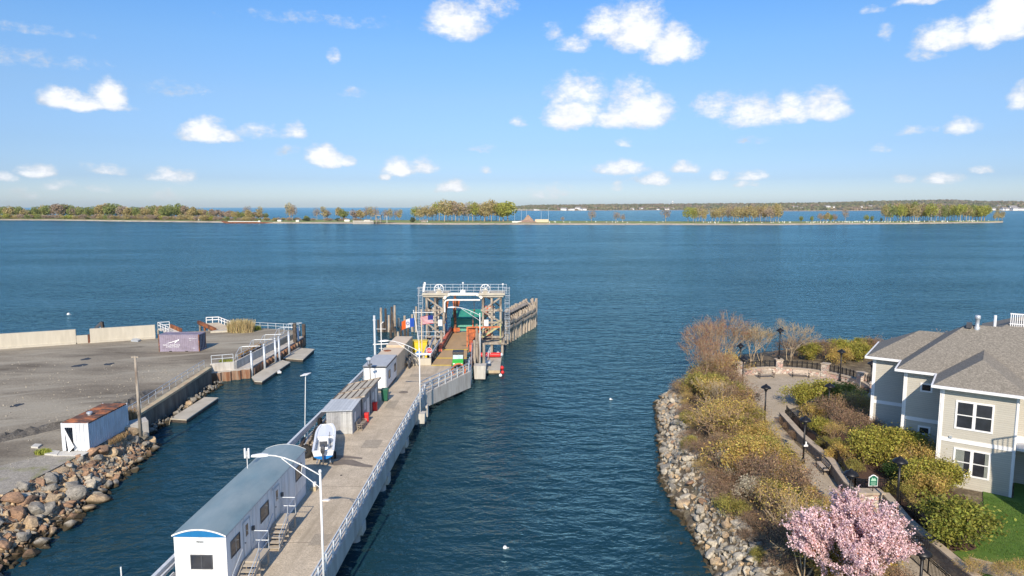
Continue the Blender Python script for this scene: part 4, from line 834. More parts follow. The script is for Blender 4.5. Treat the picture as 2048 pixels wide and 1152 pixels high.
# white cabin and beige containers
cab=thing('site_cabin','white cabin with grey flat roof between the board sheds and the beige containers','cabin',PW(-6.1,40.6,DZ),PA)
M_roofg=pm('pale_grey_roofing',(.42,.44,.46),.7,.1,1.5)
mb=MB(); mb.box(-1.35,1.35,0,6.2,.35,2.85); mb.build('body',M_white,cab); mb=MB(); mb.box(-1.3,1.3,.1,6.1,0,.34); mb.build('skids',M_dgrey,cab)
mb=MB(); mb.box(-1.42,1.42,-.08,6.28,2.852,3.03); mb.build('fascia',M_dgrey,cab); mb=MB(); mb.box(-1.4,1.4,-.06,6.26,3.032,3.07); mb.build('roof',M_roofg,cab)
mb=MB(); mb.box(1.35,1.39,2.9,3.8,.4,2.45); mb.build('door',M_white,cab); 
for a in (1.2,4.7): win(cab,a,a+1.0,1.2,2.2,1.35,1,axis='x')
mb=MB(); mb.box(1.2,1.36,-.02,.1,.35,2.85); mb.box(-1.36,-1.25,-.02,.1,.35,2.85); mb.build('corner_trim',M_galv,cab)
mb=MB(); mb.tube([(-.9,.2,3.05),(-.9,.2,3.5)],.025,6); mb.build('pipe',M_dgrey,cab)
lm=thing('floodlight_mast','dark mast with a round floodlight in front of the white cabin','lamp',PW(-6.2,38.6,DZ),PA)
mb=MB(); mb.tube([(0,0,0),(0,0,4.2)],.05,8); mb.build('pole',M_dgrey,lm); mb=MB(); mb.lathe([(.08,0),(.3,.12),(.34,.3),(.05,.42)],(-.1,0,4.15),12); mb.build('lamp_head',M_galvw,lm); mb=MB(); mb.beam((-.2,0,3.6),(.25,0,3.75),.14,.2); mb.build('bracket',M_dgrey,lm)
def beige(label,x0,x1,y0,y1,h,z0=DZ):
    r=thing('beige_container',label,'container',PW((x0+x1)/2,y0,z0),PA,'beige containers at the ferry end'); hx=(x1-x0)/2; D=y1-y0
    mb=MB(); corrug(mb,-hx+.1,hx-.1,.02,.1,h-.1,.3,.04,1); corrug(mb,.1,D-.1,hx-.03,.1,h-.1,.3,.04,-1,'y'); corrug(mb,.1,D-.1,-hx+.03,.1,h-.1,.3,.04,1,'y'); corrug(mb,-hx+.1,hx-.1,D-.03,.1,h-.1,.3,.04,-1); mb.build('walls',M_cream,r)
    mb=MB()
    for x in (-hx,hx-.12):
        for y in (0,D-.12): mb.box(x,x+.12,y,y+.12,0,h)
    for x in (-hx+.002,hx-.112): mb.box(x,x+.11,.12,D-.12,h-.12,h-.005); mb.box(x,x+.11,.12,D-.12,.0,.12)
    for y in (.002,D-.112): mb.box(-hx+.12,hx-.12,y,y+.11,h-.12,h-.005)
    mb.build('frame',M_cream,r); mb=MB(); mb.box(-hx+.05,hx-.05,.05,D-.05,h-.06,h+.012); mb.build('roof',pm('cream_roof',(.62,.5,.36),.6,.08,1),r); return r,h
r,h=beige('beige container next to the white cabin, with a round rusty hatch on its roof',-7.5,-4.75,47.0,52.8,2.75)
mb=MB(); mb.lathe([(.5,0),(.5,.05),(.45,.07)],(-.55,3.6,h+.012),20); mb.build('roof_hatch',M_rust,r)
beige('beige container at the far end, standing a little higher than its neighbour',-7.3,-4.85,53.0,59.6,3.0)
ar=thing('antenna_mast','white mast with three crossbars behind the beige containers','antenna',PW(-8.3,54.4,DZ),PA)
mb=MB(); mb.tube([(0,0,0),(0,0,5.7),(.35,0,6.0)],.06,8); mb.build('mast',M_white,ar)
for z,w_ in ((5.0,.65),(3.3,.5),(2.3,.35)): mb=MB(); mb.beam((-w_,0,z),(w_,0,z),.05); mb.build('crossbar',M_white,ar)
mb=MB(); mb.beam((-1.15,0,2.85),(1.0,0,2.95),.12,.12); mb.build('boom',M_white,ar)
# ---- boat on its trailer
bt=thing('motorboat','small white open motorboat with blue bottom resting on a trailer','boat',(-15.75,54.9,DZ),rad(12.5))
M_gel=pm('white_gelcoat',(.82,.83,.83),.25,.04,2,spec=.6); M_gelin=pm('boat_floor',(.6,.61,.6),.6,.15,3)
def hull_sec(t):  # t 0 stern .. 1 bow
    b=.98*(1-max(0,(t-.6)/.4)**2.6*.42); k=.3+.35*max(0,(t-.6)/.4)**2; sh=1.0+.22*t*t
    y=t*6.2+ (.0); ch=.52+.2*max(0,(t-.5))*1.2
    return y,b,k,ch,sh
sec=[];bot=[]
for i in range(15):
    t=i/14; y,b,k,ch,sh=hull_sec(t); cb_=b*.86 if t<.97 else b*.7
    bot.append([(-cb_,y,ch),(-cb_*.5,y,(k+ch)/2-.05),(0,y,k),(cb_*.5,y,(k+ch)/2-.05),(cb_,y,ch)])
    sec.append((y,b,cb_,ch,sh))
for L_ in (): pass
mb=MB(); mb.loft(bot); mb.build('hull_bottom',M_blue,bt,smooth=True); HB=.5
mb=MB(); mb.loft([[(-cb_,y,ch),(-b,y,sh),(-b-.05,y,sh),(-b-.05,y,sh+.06),(-b+.14,y,sh+.06),(-b+.16,y,ch+.12)] for y,b,cb_,ch,sh in sec]); mb.loft([[(b-.16,y,ch+.12),(b-.14,y,sh+.06),(b+.05,y,sh+.06),(b+.05,y,sh),(b,y,sh),(cb_,y,ch)] for y,b,cb_,ch,sh in sec])
y,b,cb_,ch,sh=sec[0]; mb.add([(-cb_,y,ch),(cb_,y,ch),(b,y,sh+.03),(-b,y,sh+.03),(-cb_,y+.12,ch),(cb_,y+.12,ch),(b-.15,y+.14,sh+.06),(-b+.15,y+.14,sh+.06)],[(0,1,2,3),(7,6,5,4),(3,2,6,7)])
y,b,cb_,ch,sh=sec[-1]; mb.add([(-cb_,y,ch),(cb_,y,ch),(b,y,sh+.05),(-b,y,sh+.05)],[(0,1,2,3)]); mb.build('hull',M_gel,bt)
mb=MB(); y0_,b0,c0_,h0_,s0_=sec[0]; mb.add([(-c0_,-.012,h0_),(-c0_*.5,-.012,.34),(0,-.012,.28),(c0_*.5,-.012,.34),(c0_,-.012,h0_),(c0_*1.02,-.012,h0_+.08),(-c0_*1.02,-.012,h0_+.08)],[tuple(range(7))]); mb.build('transom_paint',M_blue,bt)
mb=MB(); mb.loft([[(-b+.15,y,ch+.13),(b-.15,y,ch+.13)] for y,b,cb_,ch,sh in sec[:10]]); mb.build('floor',M_gelin,bt)
mb=MB(); mb.loft([[(-b+.1,y,sh-.02),(0,y,sh+.05),(b-.1,y,sh-.02)] for y,b,cb_,ch,sh in sec[8:]]); y,b,cb_,ch,sh=sec[8]; mb.add([(-b+.12,y,ch+.13),(b-.12,y,ch+.13),(b-.12,y,sh-.02),(-b+.12,y,sh-.02)],[(0,1,2,3)]); mb.build('foredeck',M_gel,bt)
for x in (-.52,.42): mb=MB(); mb.box(x-.2,x+.22,3.75,4.0,1.03,1.075); mb.build('hatch',M_dgrey,bt,bevel=.03)
mb=MB(); mb.box(-.38,.38,2.1,2.65,.66,1.5); mb.build('console',M_gel,bt,bevel=.05); mb=MB(); mb.box(-.4,.4,1.1,1.5,.66,1.05); mb.build('seat',M_gel,bt,bevel=.04); mb=MB(); mb.box(-.36,.36,.9,1.02,1.06,1.5); mb.build('backrest',M_dgrey,bt,bevel=.03)
mb=MB(); mb.tube([(.5,2.7,.7),(.5,2.7,1.7)],.03,6); mb.tube([(.62,1.6,.7),(.55,1.9,1.5)],.03,6); mb.build('rod',M_black,bt)

mb=MB(); mb.loft([[(-.16,-.5,1.0),(.16,-.5,1.0),(.16,-.08,1.0),(-.16,-.08,1.0)],[(-.2,-.6,1.25),(.2,-.6,1.25),(.2,-.05,1.25),(-.2,-.05,1.25)],[(-.19,-.62,1.5),(.19,-.62,1.5),(.19,-.05,1.52),(-.19,-.05,1.52)],[(-.1,-.5,1.64),(.1,-.5,1.64),(.1,-.12,1.66),(-.1,-.12,1.66)]],closed=True); en=mb.build('outboard_engine',M_dgrey,bt,bevel=.03)
mb=MB(); mb.loft([[(-.09,-.45,1.0),(.09,-.45,1.0),(.09,-.15,1.0),(-.09,-.15,1.0)],[(-.05,-.45,.25),(.05,-.45,.25),(.05,-.2,.25),(-.05,-.2,.25)],[(-.04,-.55,.0),(.04,-.55,.0),(.04,-.2,.0),(-.04,-.2,.0)]],closed=True); mb.build('leg',M_dgrey,en)
b2=thing('boat_trailer','low steel trailer with small wheels under the white motorboat','trailer',(-15.75,54.9,DZ),rad(12.5)); b2.scale=(.9,1.06,1); bt.scale=(.88,1.06,1)
for o in bt.children: o.location.z=.42
bt.location.z=DZ
mb=MB(); mb.beam((-.6,.2,.38),(-.35,5.4,.42),.09); mb.beam((.6,.2,.38),(.35,5.4,.42),.09); mb.beam((-.35,5.4,.42),(0,7.3,.42),.09); mb.beam((.35,5.4,.42),(0,7.3,.42),.09); mb.beam((-.95,1.9,.35),(.95,1.9,.35),.09); mb.beam((0,7.2,.42),(0,7.2,0),.07); mb.build('frame',M_galv,b2)
for x in (-.98,.98): mb=MB(); mb.lathe([(.2,-.1),(.31,-.08),(.31,.08),(.2,.1)],(0,0,0),14); mb.rot(PI/2,axis='Y'); mb.v=[(v[0]+x,v[1]+1.9,v[2]+.31) for v in mb.v]; mb.build('wheel',M_rubber,b2)
# spare tractor tyres, timber and junk behind the boat
def tyre(label,loc,R_,r,rot,group='old tractor tyres on the pier'):
    root=thing('tractor_tyre',label,'tyre',loc,0,group); mb=MB(); mb.torus((0,0,0),R_-r,r,(0,0,1),24,10); q=mb.build('carcass',M_rubber,root,smooth=True); mb=MB()
    for k in range(22):
        a=2*PI*k/22; c=Vector((math.cos(a),math.sin(a),0)); mb.beam(c*(R_-.03)+Vector((0,0,-r*.8)),Vector((math.cos(a+.14),math.sin(a+.14),0))*(R_-.0)+Vector((0,0,r*.8)),.08,.07)
    mb.build('tread',M_rubber,root); root.rotation_euler=rot; return root
tyre('big tractor tyre leaning upright left of the white boat bow',PW(-7.4,22.9,DZ+.72),.75,.3,(PI/2*.95,0,rad(70)))
tyre('big tractor tyre lying half tilted left of the white boat stern',PW(-7.4,19.2,DZ+.45),.62,.26,(rad(60),0,rad(20)))
tyre('small worn tyre hanging on the pier edge railing by the tin shed',PW(-8.6,27.2,DZ+.55),.42,.16,(PI/2,0,rad(90)))
rg=random.Random(3)
for i in range(7):
    y=14.6+i*1.25; x=-8.25+rg.uniform(-.2,.25); L_=rg.uniform(1.2,2.8); r=thing('timber_baulk',['longest pale timber baulk','short grey timber baulk','pale squared timber baulk','dark timber baulk','split pale timber baulk','thin timber baulk','stubby timber baulk'][i]+' in the junk along the left pier railing','timber',PW(x,y,DZ+.05+.1*(i%3)),PA+rad(rg.uniform(-14,14)),'timber junk along the left railing')
    mb=MB(); mb.box(-.13,.13,0,L_,0,.22); mb.build('baulk',(M_wood,M_float,M_woodd)[i%3],r,bevel=.015); mb=MB(); mb.box(-.28,.28,.3,.5,-.12,-.002); mb.build('chock',M_woodd,r)
mb=MB(); mb.lathe([(.25,0),(.3,.1),(.22,.3),(.05,.42)],(0,0,0),10); mb.torus((.5,.2,.05),.22,.06); solo('rope_heap',mb,M_woodd,'dark heap of rope and nets beside the leaning tractor tyre','rope',loc=PW(-8.1,21.3,DZ))
mb=MB(); mb.tube([(0,0,0),(.2,2.2,1.0),(0.1,4.5,.3),(.3,6,.9)],.04,6); mb.tube([(-.2,0,.1),(-.1,3,.9),(.2,6,.3)],.05,6); solo('bent_pipes',mb,M_galv,'bent grey pipes lying in the junk along the left pier railing','pipes',loc=PW(-8.0,15.2,DZ))
r=thing('paint_bucket','white bucket on a small wooden block behind the office trailer','bucket',PW(-4.5,12.3,DZ),PA); mb=MB(); mb.box(-.22,.22,-.25,.25,0,.28); mb.build('block',M_cap,r); mb=MB(); mb.lathe([(.14,.285),(.18,.6),(.15,.62)],(0,0,0),12); mb.build('bucket_body',M_white,r)
mb=MB(); mb.lathe([(.1,0),(.06,.02),(.04,.04)],(0,0,0),8); solo('deck_fitting',mb,M_black,'small dark cap on the bare deck near the trailer shadow','cap',loc=PW(-3.2,15.2,DZ))
mb=MB(); mb.prism([(-.28,-.1),(.2,-.16),(.3,.05),(.1,.2),(-.2,.15)],0,.06); solo('cloth_scrap',mb,M_white,'white crumpled cloth on the deck right of the far stairs','cloth',loc=PW(-3.0,10.4,DZ))
M_patch=pm('patched_concrete',(.36,.31,.24),.9,.12,3,fine=14)
for i,(x,y,w_,l_,lab) in enumerate(((-2.4,21.5,1.6,2.2,'darker square concrete patch on the deck right of the motorboat'),(-3.1,33.8,1.1,3.0,'darker long concrete patch on the deck opposite the wheeled bin'),(-1.6,3.6,1.2,1.6,'darker concrete patch on the deck near the closest davit lamp'),(-2.0,47.6,2.6,1.5,'wide darker patch on the deck before the guardrail barrier'))):
    mb=MB(); mb.box(-w_/2,w_/2,0,l_,.0,.004); solo('concrete_patch',mb,M_patch,lab,'patch','patches on the pier deck',loc=PW(x,y,DZ+.004),rz=PA)
# two flat streaks of darker concrete colour on the deck behind the boat
M_streak=pm('darker_concrete',(.2,.165,.13),.6,.15,2)
for i,(pts,lab) in enumerate((([(655,912),(675,910),(700,912),(725,915),(724,918),(700,917),(675,918),(657,917)],'thin dark streak behind the motorboat stern'),([(655,928),(680,918),(705,919),(730,928),(746,931),(744,935),(715,933),(690,929),(668,931)],'wide dark streak between the motorboat and the right railing'))):
    mb=MB(); mb.add([tuple(at(x,y,DZ+.006)) for x,y in pts],[tuple(range(len(pts)))]); solo('dark_streak',mb,M_streak,lab,'wet patch','dark streaks on the pier deck')
mb=MB(); mb.lathe([(.55,0),(.5,.03)],(0,0,0),16); solo('drain_cover',mb,M_joint,'flat dark drain cover in the deck opposite the concrete lamp base','cover',loc=PW(-2.7,40.3,DZ))
# ---- traffic things near the ramp
sg=thing('stop_sign','red octagonal stop sign on a short post at the ferry ramp','sign',(-11.55,93.4,DZ))
mb=MB(); mb.tube([(0,0,0),(0,0,2.3)],.035,6); mb.build('post',M_galv,sg)
mb=MB(); mb.lathe([(.48,-.02),(.48,.0)],(0,0,0),8); mb.rot(PI/8); mb.rot(PI/2,axis='X'); mb.v=[(v[0],v[1]-.06,v[2]+1.8) for v in mb.v]; f=mb.build('sign_border',M_white,sg)
mb=MB(); mb.lathe([(.42,-.02),(.42,.0)],(0,0,0),8); mb.rot(PI/8); mb.rot(PI/2,axis='X'); mb.v=[(v[0],v[1]-.085,v[2]+1.8) for v in mb.v]; f=mb.build('sign_face',M_red,sg)
text('STOP',.36,M_lett,sg,(0,-.115,1.8),(PI/2,0,0),extrude=.004,sx=.82)
bs=thing('round_sign','round blue sign with a yellow top beside the cream flagpole','sign',(-13.0,93.5,DZ)); mb=MB(); mb.tube([(0,0,0),(0,0,1.6)],.03,6); mb.build('post',M_galv,bs)
mb=MB(); mb.lathe([(.45,-.02),(.45,.02)],(0,0,0),18); mb.rot(PI/2,axis='X'); mb.v=[(v[0],v[1]-.05,v[2]+1.3) for v in mb.v]; mb.build('sign_face',M_blue,bs); mb=MB(); mb.lathe([(.26,-.02),(.26,.02)],(0,0,0),14); mb.rot(PI/2,axis='X'); mb.v=[(v[0]+.15,v[1]-.02,v[2]+1.85) for v in mb.v]; mb.build('top_disc',M_yellow,bs)
jb=thing('concrete_barrier','pale concrete barrier with a steel guardrail on top beside the stop sign','barrier',(-12.5,92.4,DZ)); mb=MB(); mb.box(-1.5,1.35,-.25,.35,0,.95); mb.build('block',M_seaw,jb,bevel=.04)
mb=MB(); mb.beam((-1.0,.1,1.5),(1.3,.1,1.5),.1,.32); mb.build('rail',M_galvw,jb,bevel=.03)
for x in (-.7,.9): mb=MB(); mb.box(x-.08,x+.08,.02,.18,.95,1.5); mb.build('post',M_galv,jb)
mb=MB(); mb.box(-1.2,1.2,0,.9,0,.75); solo('concrete_block',mb,M_seaw,'pale concrete block left of the guardrail barrier at the pier end','block',loc=(-14.6,92.6,DZ),rz=.3,bevel=.04)
yb=thing('yellow_cabinet','yellow steel cabinet standing behind the guardrail barrier','cabinet',(-13.6,98.5,1.3)); mb=MB(); mb.box(-1.1,1.1,0,1.3,.6,3.1); mb.build('cabinet_body',M_yellow,yb,bevel=.03); mb=MB(); mb.box(-1.15,1.15,-.1,1.35,3.1,3.2); mb.build('lid',M_yellow,yb); mb=MB(); 
for x in (-.9,.9): mb.box(x-.1,x+.1,.1,1.2,-2.5,.6)
mb.build('legs',M_dgrey,yb)
# junk and motorcycle-like machine between container and barrier
M_junk=pm('grey_scrap',(.13,.13,.13),.7,.5,5)
rg=random.Random(8); mb=MB()
for i in range(26):
    x,y=rg.uniform(-.9,.9),rg.uniform(-2,2.5); mb.beam((x,y,rg.uniform(.1,.9)),(x+rg.uniform(-.8,.8),y+rg.uniform(-.9,.9),rg.uniform(.2,1.7)),rg.uniform(.05,.25))
solo('scrap_heap',mb,M_junk,'dark heap of machine scrap beside the far beige container','scrap',loc=PW(-3.9,55.2,DZ))
mb=MB(); mb.torus((0,0,.45),.36,.11,(1,0,0),18,8); mb.torus((0,1.1,.45),.36,.11,(1,0,0),18,8); mb.beam((0,0,.5),(0,1.1,.6),.25,.3); mb.beam((0,.3,.6),(0,.9,.95),.3,.2); solo('handcart',mb,M_dgrey,'dark two wheeled cart at the corner of the far beige container','cart',loc=PW(-4.1,52.2,DZ))
# ---- flags
fp=thing('flagpole','cream flagpole with the striped flag in front of the left timber tower','flagpole',(-12.5,93.0,DZ)); tz=atY(845,641,93).z-DZ
mb=MB(); mb.tube([(0,0,0),(0,0,tz+1.6)],.09,8,r1=.06); mb.build('pole',M_cream,fp)
mb=MB(); mb.lathe([(.16,0),(.12,.5)],(0,0,0),8); mb.build('base',M_galv,fp)
def flag_mesh(w_,h_,nx,ny,f):
    vs=[f(i/nx,j/ny) for i in range(nx+1) for j in range(ny+1)]; return vs
def flag(name,label,cols,loc,w_,h_,dirv,droop,stripes_h=None,wave=.12):
    r=thing(name,label,'flag',loc); d=Vector(dirv).normalized(); pr=Vector((-d.y,d.x,0))
    def P(u,v): return d*(w_*u)+Vector((0,0,h_*(v-1)-droop*u*u*w_))+pr*(wave*math.sin(u*7+v*1.2)*u)
    for (u0,u1,v0,v1,m,nm) in cols:
        nx=max(2,int(12*(u1-u0))); mb=MB(); vs=[]
        for i in range(nx+1):
            for j in (0,1):
                u=u0+(u1-u0)*i/nx; v=v0+(v1-v0)*j; vs.append(P(u,v)+pr*.004); 
        for i in range(nx+1):
            for j in (0,1):
                u=u0+(u1-u0)*i/nx; v=v0+(v1-v0)*j; vs.append(P(u,v)-pr*.004)
        k=2*(nx+1); mb.add(vs,[(2*i,2*i+2,2*i+3,2*i+1) for i in range(nx)]+[(k+2*i+1,k+2*i+3,k+2*i+2,k+2*i) for i in range(nx)]); mb.build(nm,m,r)
    return r
M_fw=pm('flag_white',(.75,.76,.78),.8,.05,2,trans=.3); M_fr=pm('flag_red',(.6,.03,.05),.8,.05,2,trans=.3); M_fb=pm('flag_blue',(.02,.04,.25),.8,.05,2,trans=.3); M_fo=pm('flag_orange',(.8,.16,.03),.8,.05,2,trans=.3); M_fb2=pm('flag_bright_blue',(.02,.1,.5),.8,.05,2,trans=.3)
cols=[(0,1,k/13,(k+1)/13,(M_fr if k%2==0 else M_fw),'stripe') for k in range(6)]+[(.42,1,k/13,(k+1)/13,(M_fr if k%2==0 else M_fw),'stripe') for k in range(6,13)]+[(0,.42,6/13,1,M_fb,'canton')]
tp=atY(866,631,93); fl1=flag('striped_flag','red and white striped flag with dark blue corner flying at the left tower',cols,(tp.x,93.2,tp.z),1.75,1.15,(-1,-.1,0),.12)
cols=[(0,.34,0,1,M_fb2,'blue_band'),(.34,.67,0,1,M_fw,'white_band'),(.67,1,0,1,M_fo,'orange_band')]
tp=atY(828,636,96.5); fl2=flag('tricolour_flag','blue, white and orange flag with a faint blue seal, left of the striped flag',cols,(tp.x,96.5,tp.z),1.75,1.25,(-1,-.15,0),.28)
mb=MB(); d=Vector((-1,-.15,0)).normalized(); cc=d*.88+Vector((0,0,-.72)); mb.torus(cc+Vector((0,-.13,0)),.2,.03,(-d.y,d.x,0),16,4); mb.build('seal',M_fb2,fl2)
a=atY(827,624,96.5); b=atY(838,684,96.5); fp2=thing('flagpole','thin slanting pole holding the blue, white and orange flag','flagpole',(b.x,96.5,b.z)); mb=MB(); mb.tube([b,a+Vector((0,0,.3))],.05,6); mb.tube([b,(b.x,96.5,.5)],.07,6); mb.build('pole',M_white,fp2,world=True); a2=atY(866,625,97); a1=atY(826,625,96.8); 
mb=MB(); mb.tube([a1,a2],.05,6); mb.build('yardarm',M_white,fp2,world=True)
# ---- utility vehicle
uv=thing('utility_vehicle','small green utility vehicle with black roof parked facing the camera by the ramp','vehicle',(-7.35,91.2,DZ),rad(2))
mb=MB(); mb.loft([[(-.72,-1.25,.45),(.72,-1.25,.45),(.72,-1.25,.85),(-.72,-1.25,.85)],[(-.75,-.9,.4),(.75,-.9,.4),(.72,-.9,1.02),(-.72,-.9,1.02)],[(-.78,-.35,.4),(.78,-.35,.4),(.75,-.35,1.18),(-.75,-.35,1.18)]],closed=True); mb.build('hood',M_green,uv,bevel=.04)
mb=MB(); mb.box(-.74,.74,-.35,1.6,.4,.75); mb.box(-.74,.74,1.55,1.7,.4,1.1); mb.box(-.76,-.66,.75,1.65,.75,1.1); mb.box(.66,.76,.75,1.65,.75,1.1); mb.build('body',M_dgrey,uv,bevel=.02)
mb=MB(); mb.box(-.76,.76,-.08,1.6,1.9,2.06); mb.box(-.74,.74,-.14,-.06,1.72,1.92); mb.build('roof',M_black,uv,bevel=.05)
mb=MB()
for x in (-.7,.7): mb.beam((x,-.4,1.15),(x,.0,1.97),.06); mb.beam((x,1.0,.75),(x,1.0,1.97),.06); mb.beam((x,-.38,1.2),(x,1.0,1.2),.05)
mb.build('roll_cage',M_black,uv)
mb=MB(); mb.add([(-.66,-.38,1.2),(.66,-.38,1.2),(.66,-.14,1.7),(-.66,-.14,1.7),(-.66,-.37,1.18),(.66,-.37,1.18),(.66,-.12,1.69),(-.66,-.12,1.69)],[(0,1,2,3),(7,6,5,4)]); mb.build('windshield',pm('pale_windscreen',(.3,.42,.45),.1,.3,2,spec=.8),uv)
mb=MB(); mb.box(-.6,.6,.35,.8,.75,.95); mb.box(-.6,.6,.8,.92,.95,1.45); mb.build('seat',M_rubber,uv)
for x in (-.72,.72):
    for y in (-.8,1.2): mb=MB(); mb.lathe([(.16,-.12),(.31,-.12),(.33,-.05),(.33,.05),(.31,.12),(.16,.12)],(0,0,0),14); mb.rot(PI/2,axis='Y'); mb.v=[(v[0]+x,v[1]+y,v[2]+.33) for v in mb.v]; mb.build('wheel',M_rubber,uv)
for x in (-.5,.5): mb=MB(); mb.box(x-.12,x+.12,-1.28,-1.24,.66,.8); mb.build('headlight',M_lett,uv)
mb=MB(); mb.box(-.55,.55,-1.4,-1.3,.35,.6); mb.build('bumper',M_black,uv)
mb=MB(); mb.torus((0,0,.35),.85,.12,(0,-1,.2),20,8); mb.v=[v for v in mb.v]; p=at(917,749,DZ); solo('orange_hose_coil',mb,M_orange,'orange hose coil standing behind the apron railing in front of the green vehicle','hose',loc=(p.x,p.y+.2,DZ+.15))
# ---- ramp
rp=thing('ferry_ramp','planked ferry transfer ramp with orange side girders below the timber towers','ramp',(-8.6,92,0))
xl,xr=-10.45,-6.55
mb=MB(); mb.add([(-11.2,91.95,2.39),(-6.3,91.95,2.39),(xr-.25,102,2.55),(xl,102,2.55),(-11.2,91.95,2.05),(-6.3,91.95,2.05),(xr-.25,102,2.1),(xl,102,2.1)],[(0,1,2,3),(7,6,5,4),(0,4,5,1),(1,5,6,2),(2,6,7,3),(3,7,4,0)]); mb.build('approach_deck',M_plank,rp,world=True)
mb=MB(); mb.add([(xl,102.03,2.55),(xr,102.03,2.55),(xr-.3,120,2.0),(xl,120,2.0),(xl,102.03,2.1),(xr,102.03,2.1),(xr-.3,120,1.5),(xl,120,1.5)],[(0,1,2,3),(7,6,5,4),(0,4,5,1),(1,5,6,2),(2,6,7,3),(3,7,4,0)]); mb.build('ramp_deck',M_plank,rp,world=True)
mb=MB()
for y,x0,x1 in ((92.0,-11.1,-6.4),(96.2,-10.85,-6.5),(101.6,-10.5,-6.7)): mb.box(x0,x1,y,y+.28,2.40+(y-92)*.016+.012,2.40+(y-92)*.016+.04)
mb.build('stripe',M_yellow,rp,world=True)
for x,mt,x2 in ((xl-.35,M_salmon,xl-.35),(xr+.35,M_salmon,xr+.15)):
    mb=MB(); mb.beam((x,101.2,2.9),(x2,119,2.55),.45,1.0); mb.build('side_girder',mt,rp,world=True)
    mb=MB(); s=1 if x<-8 else -1; mb.beam((x+s*.34,101.2,2.65),(x2+s*.34,119,2.3),.14,.5); mb.build('kerb_timber',M_dbrown,rp,world=True)
mb=MB(); mb.beam((-6.95,104.2,2.5),(-6.95,104.2,5.6),.18); mb.beam((-6.95,104.2,5.6),(-1.9,105.5,5.4),.16,.2); mb.build('gate_post',M_orange,rp,world=True)
mb=MB(); mb.add([(-6.9,104.3,5.5),(-4.35,105.6,5.5),(-5.5,106.2,3.7),(-6.7,104.4,2.9),(-6.9,104.42,5.5),(-4.35,105.72,5.5),(-5.5,106.32,3.7),(-6.7,104.52,2.9)],[(0,1,2,3),(7,6,5,4),(0,4,5,1),(1,5,6,2),(2,6,7,3),(3,7,4,0)]); mb.build('gate_panel',M_orange,rp,world=True)
mb=MB(); mb.beam((-10.5,118.4,2.6),(-9.3,118.9,2.6),.5,.6); mb.build('hinge_bracket',M_orange,rp,world=True); mb=MB(); mb.beam((-6.9,118.6,2.5),(-6.9,118.6,4.4),.2); mb.build('stanchion',M_orange,rp,world=True)
for pts,lab in (([(-12.15,119.5,7.9),(-11.2,119.9,7.6),(-11.6,120.3,5.6),(-12.4,119.9,5.9)],'orange steel panel at the far left of the ramp'),([(-10.6,120.6,7.7),(-9.3,121,7.5),(-9.6,121.2,6.2),(-10.6,120.9,7.0)],'orange steel panel above the green apron')):
    mb=MB(); mb.add([Vector(p) for p in pts]+[Vector(p)+Vector((0,.15,0)) for p in pts],[(0,1,2,3),(7,6,5,4),(0,4,5,1),(1,5,6,2),(2,6,7,3),(3,7,4,0)]); mb.beam((pts[0][0]+.2,pts[0][1]+.2,pts[0][2]-.4),(pts[0][0]+.2,pts[0][1]+.2,.2),.25); mb2=mb; solo('steel_plate',mb2,M_orange,lab,'panel')
ap=thing('ramp_apron','raised sea green steel apron at the far end of the ferry ramp','ramp',(-7.8,121,1.8))
A_=[Vector(v) for v in ((-10.6,120.1,2.1),(-5.0,120.1,2.1),(-4.7,120.6,4.0),(-10.9,120.6,4.0))]; B_=[Vector(v) for v in ((-10.9,120.55,4.25),(-4.7,120.55,4.25),(-4.4,123.5,5.35),(-10.0,123.5,5.35),)]
for quad,nm in ((A_,'lower_plate'),(B_,'upper_plate')):
    mb=MB(); q=[v for v in quad]; nrm=(q[1]-q[0]).cross(q[3]-q[0]).normalized()*.15; mb.add(q+[v-nrm*-1 for v in q],[(0,1,2,3),(7,6,5,4),(0,4,5,1),(1,5,6,2),(2,6,7,3),(3,7,4,0)]); mb.build(nm,M_teal,ap,world=True)
mb=MB(); mb.tube([(-10.9,120.5,4.12),(-4.7,120.5,4.12)],.14,8); mb.build('hinge',M_teal,ap,world=True); mb=MB(); mb.tube([(-10.0,123.5,5.4),(-4.3,123.5,5.4)],.1,8); mb.build('edge_tube',M_teal,ap,world=True)
mb=MB(); mb.beam((-11.0,120.2,1.9),(-10.6,123.4,5.4),.2,.35); mb.build('side_plate',M_teal,ap,world=True)
hk=thing('hanging_chain','dark chain and hook hanging from the gantry beam over the green apron','chain',(-6.2,111,7.2)); mb=MB(); mb.tube([(-.25,0,2.2),(0,0,.8),(0,0,0)],.04,5); mb.tube([(.25,0,2.2),(0,0,.8)],.04,5); mb.tube([(0,0,0),(-.15,0,-1.0),(-.35,0,-2.2)],.07,5); mb.build('chain',M_dgrey,hk); mb=MB(); mb.lathe([(.05,0),(.16,.12),(.05,.3)],(0,0,-.1),8); mb.build('hook',M_rust,hk)
wp=thing('work_buoy','pale green round float hanging on the right ramp rail','float',(-4.7,107.5,4.9)); mb=MB(); mb.lathe([(.02,-.35),(.25,-.25),(.35,0),(.25,.25),(.02,.35)],(0,0,0),12); mb.build('float_body',pm('pale_mint_plastic',(.55,.7,.6),.5,.05,3),wp,smooth=True); mb=MB(); mb.torus((0,0,0),.36,.03); mb.build('band',M_white,wp)
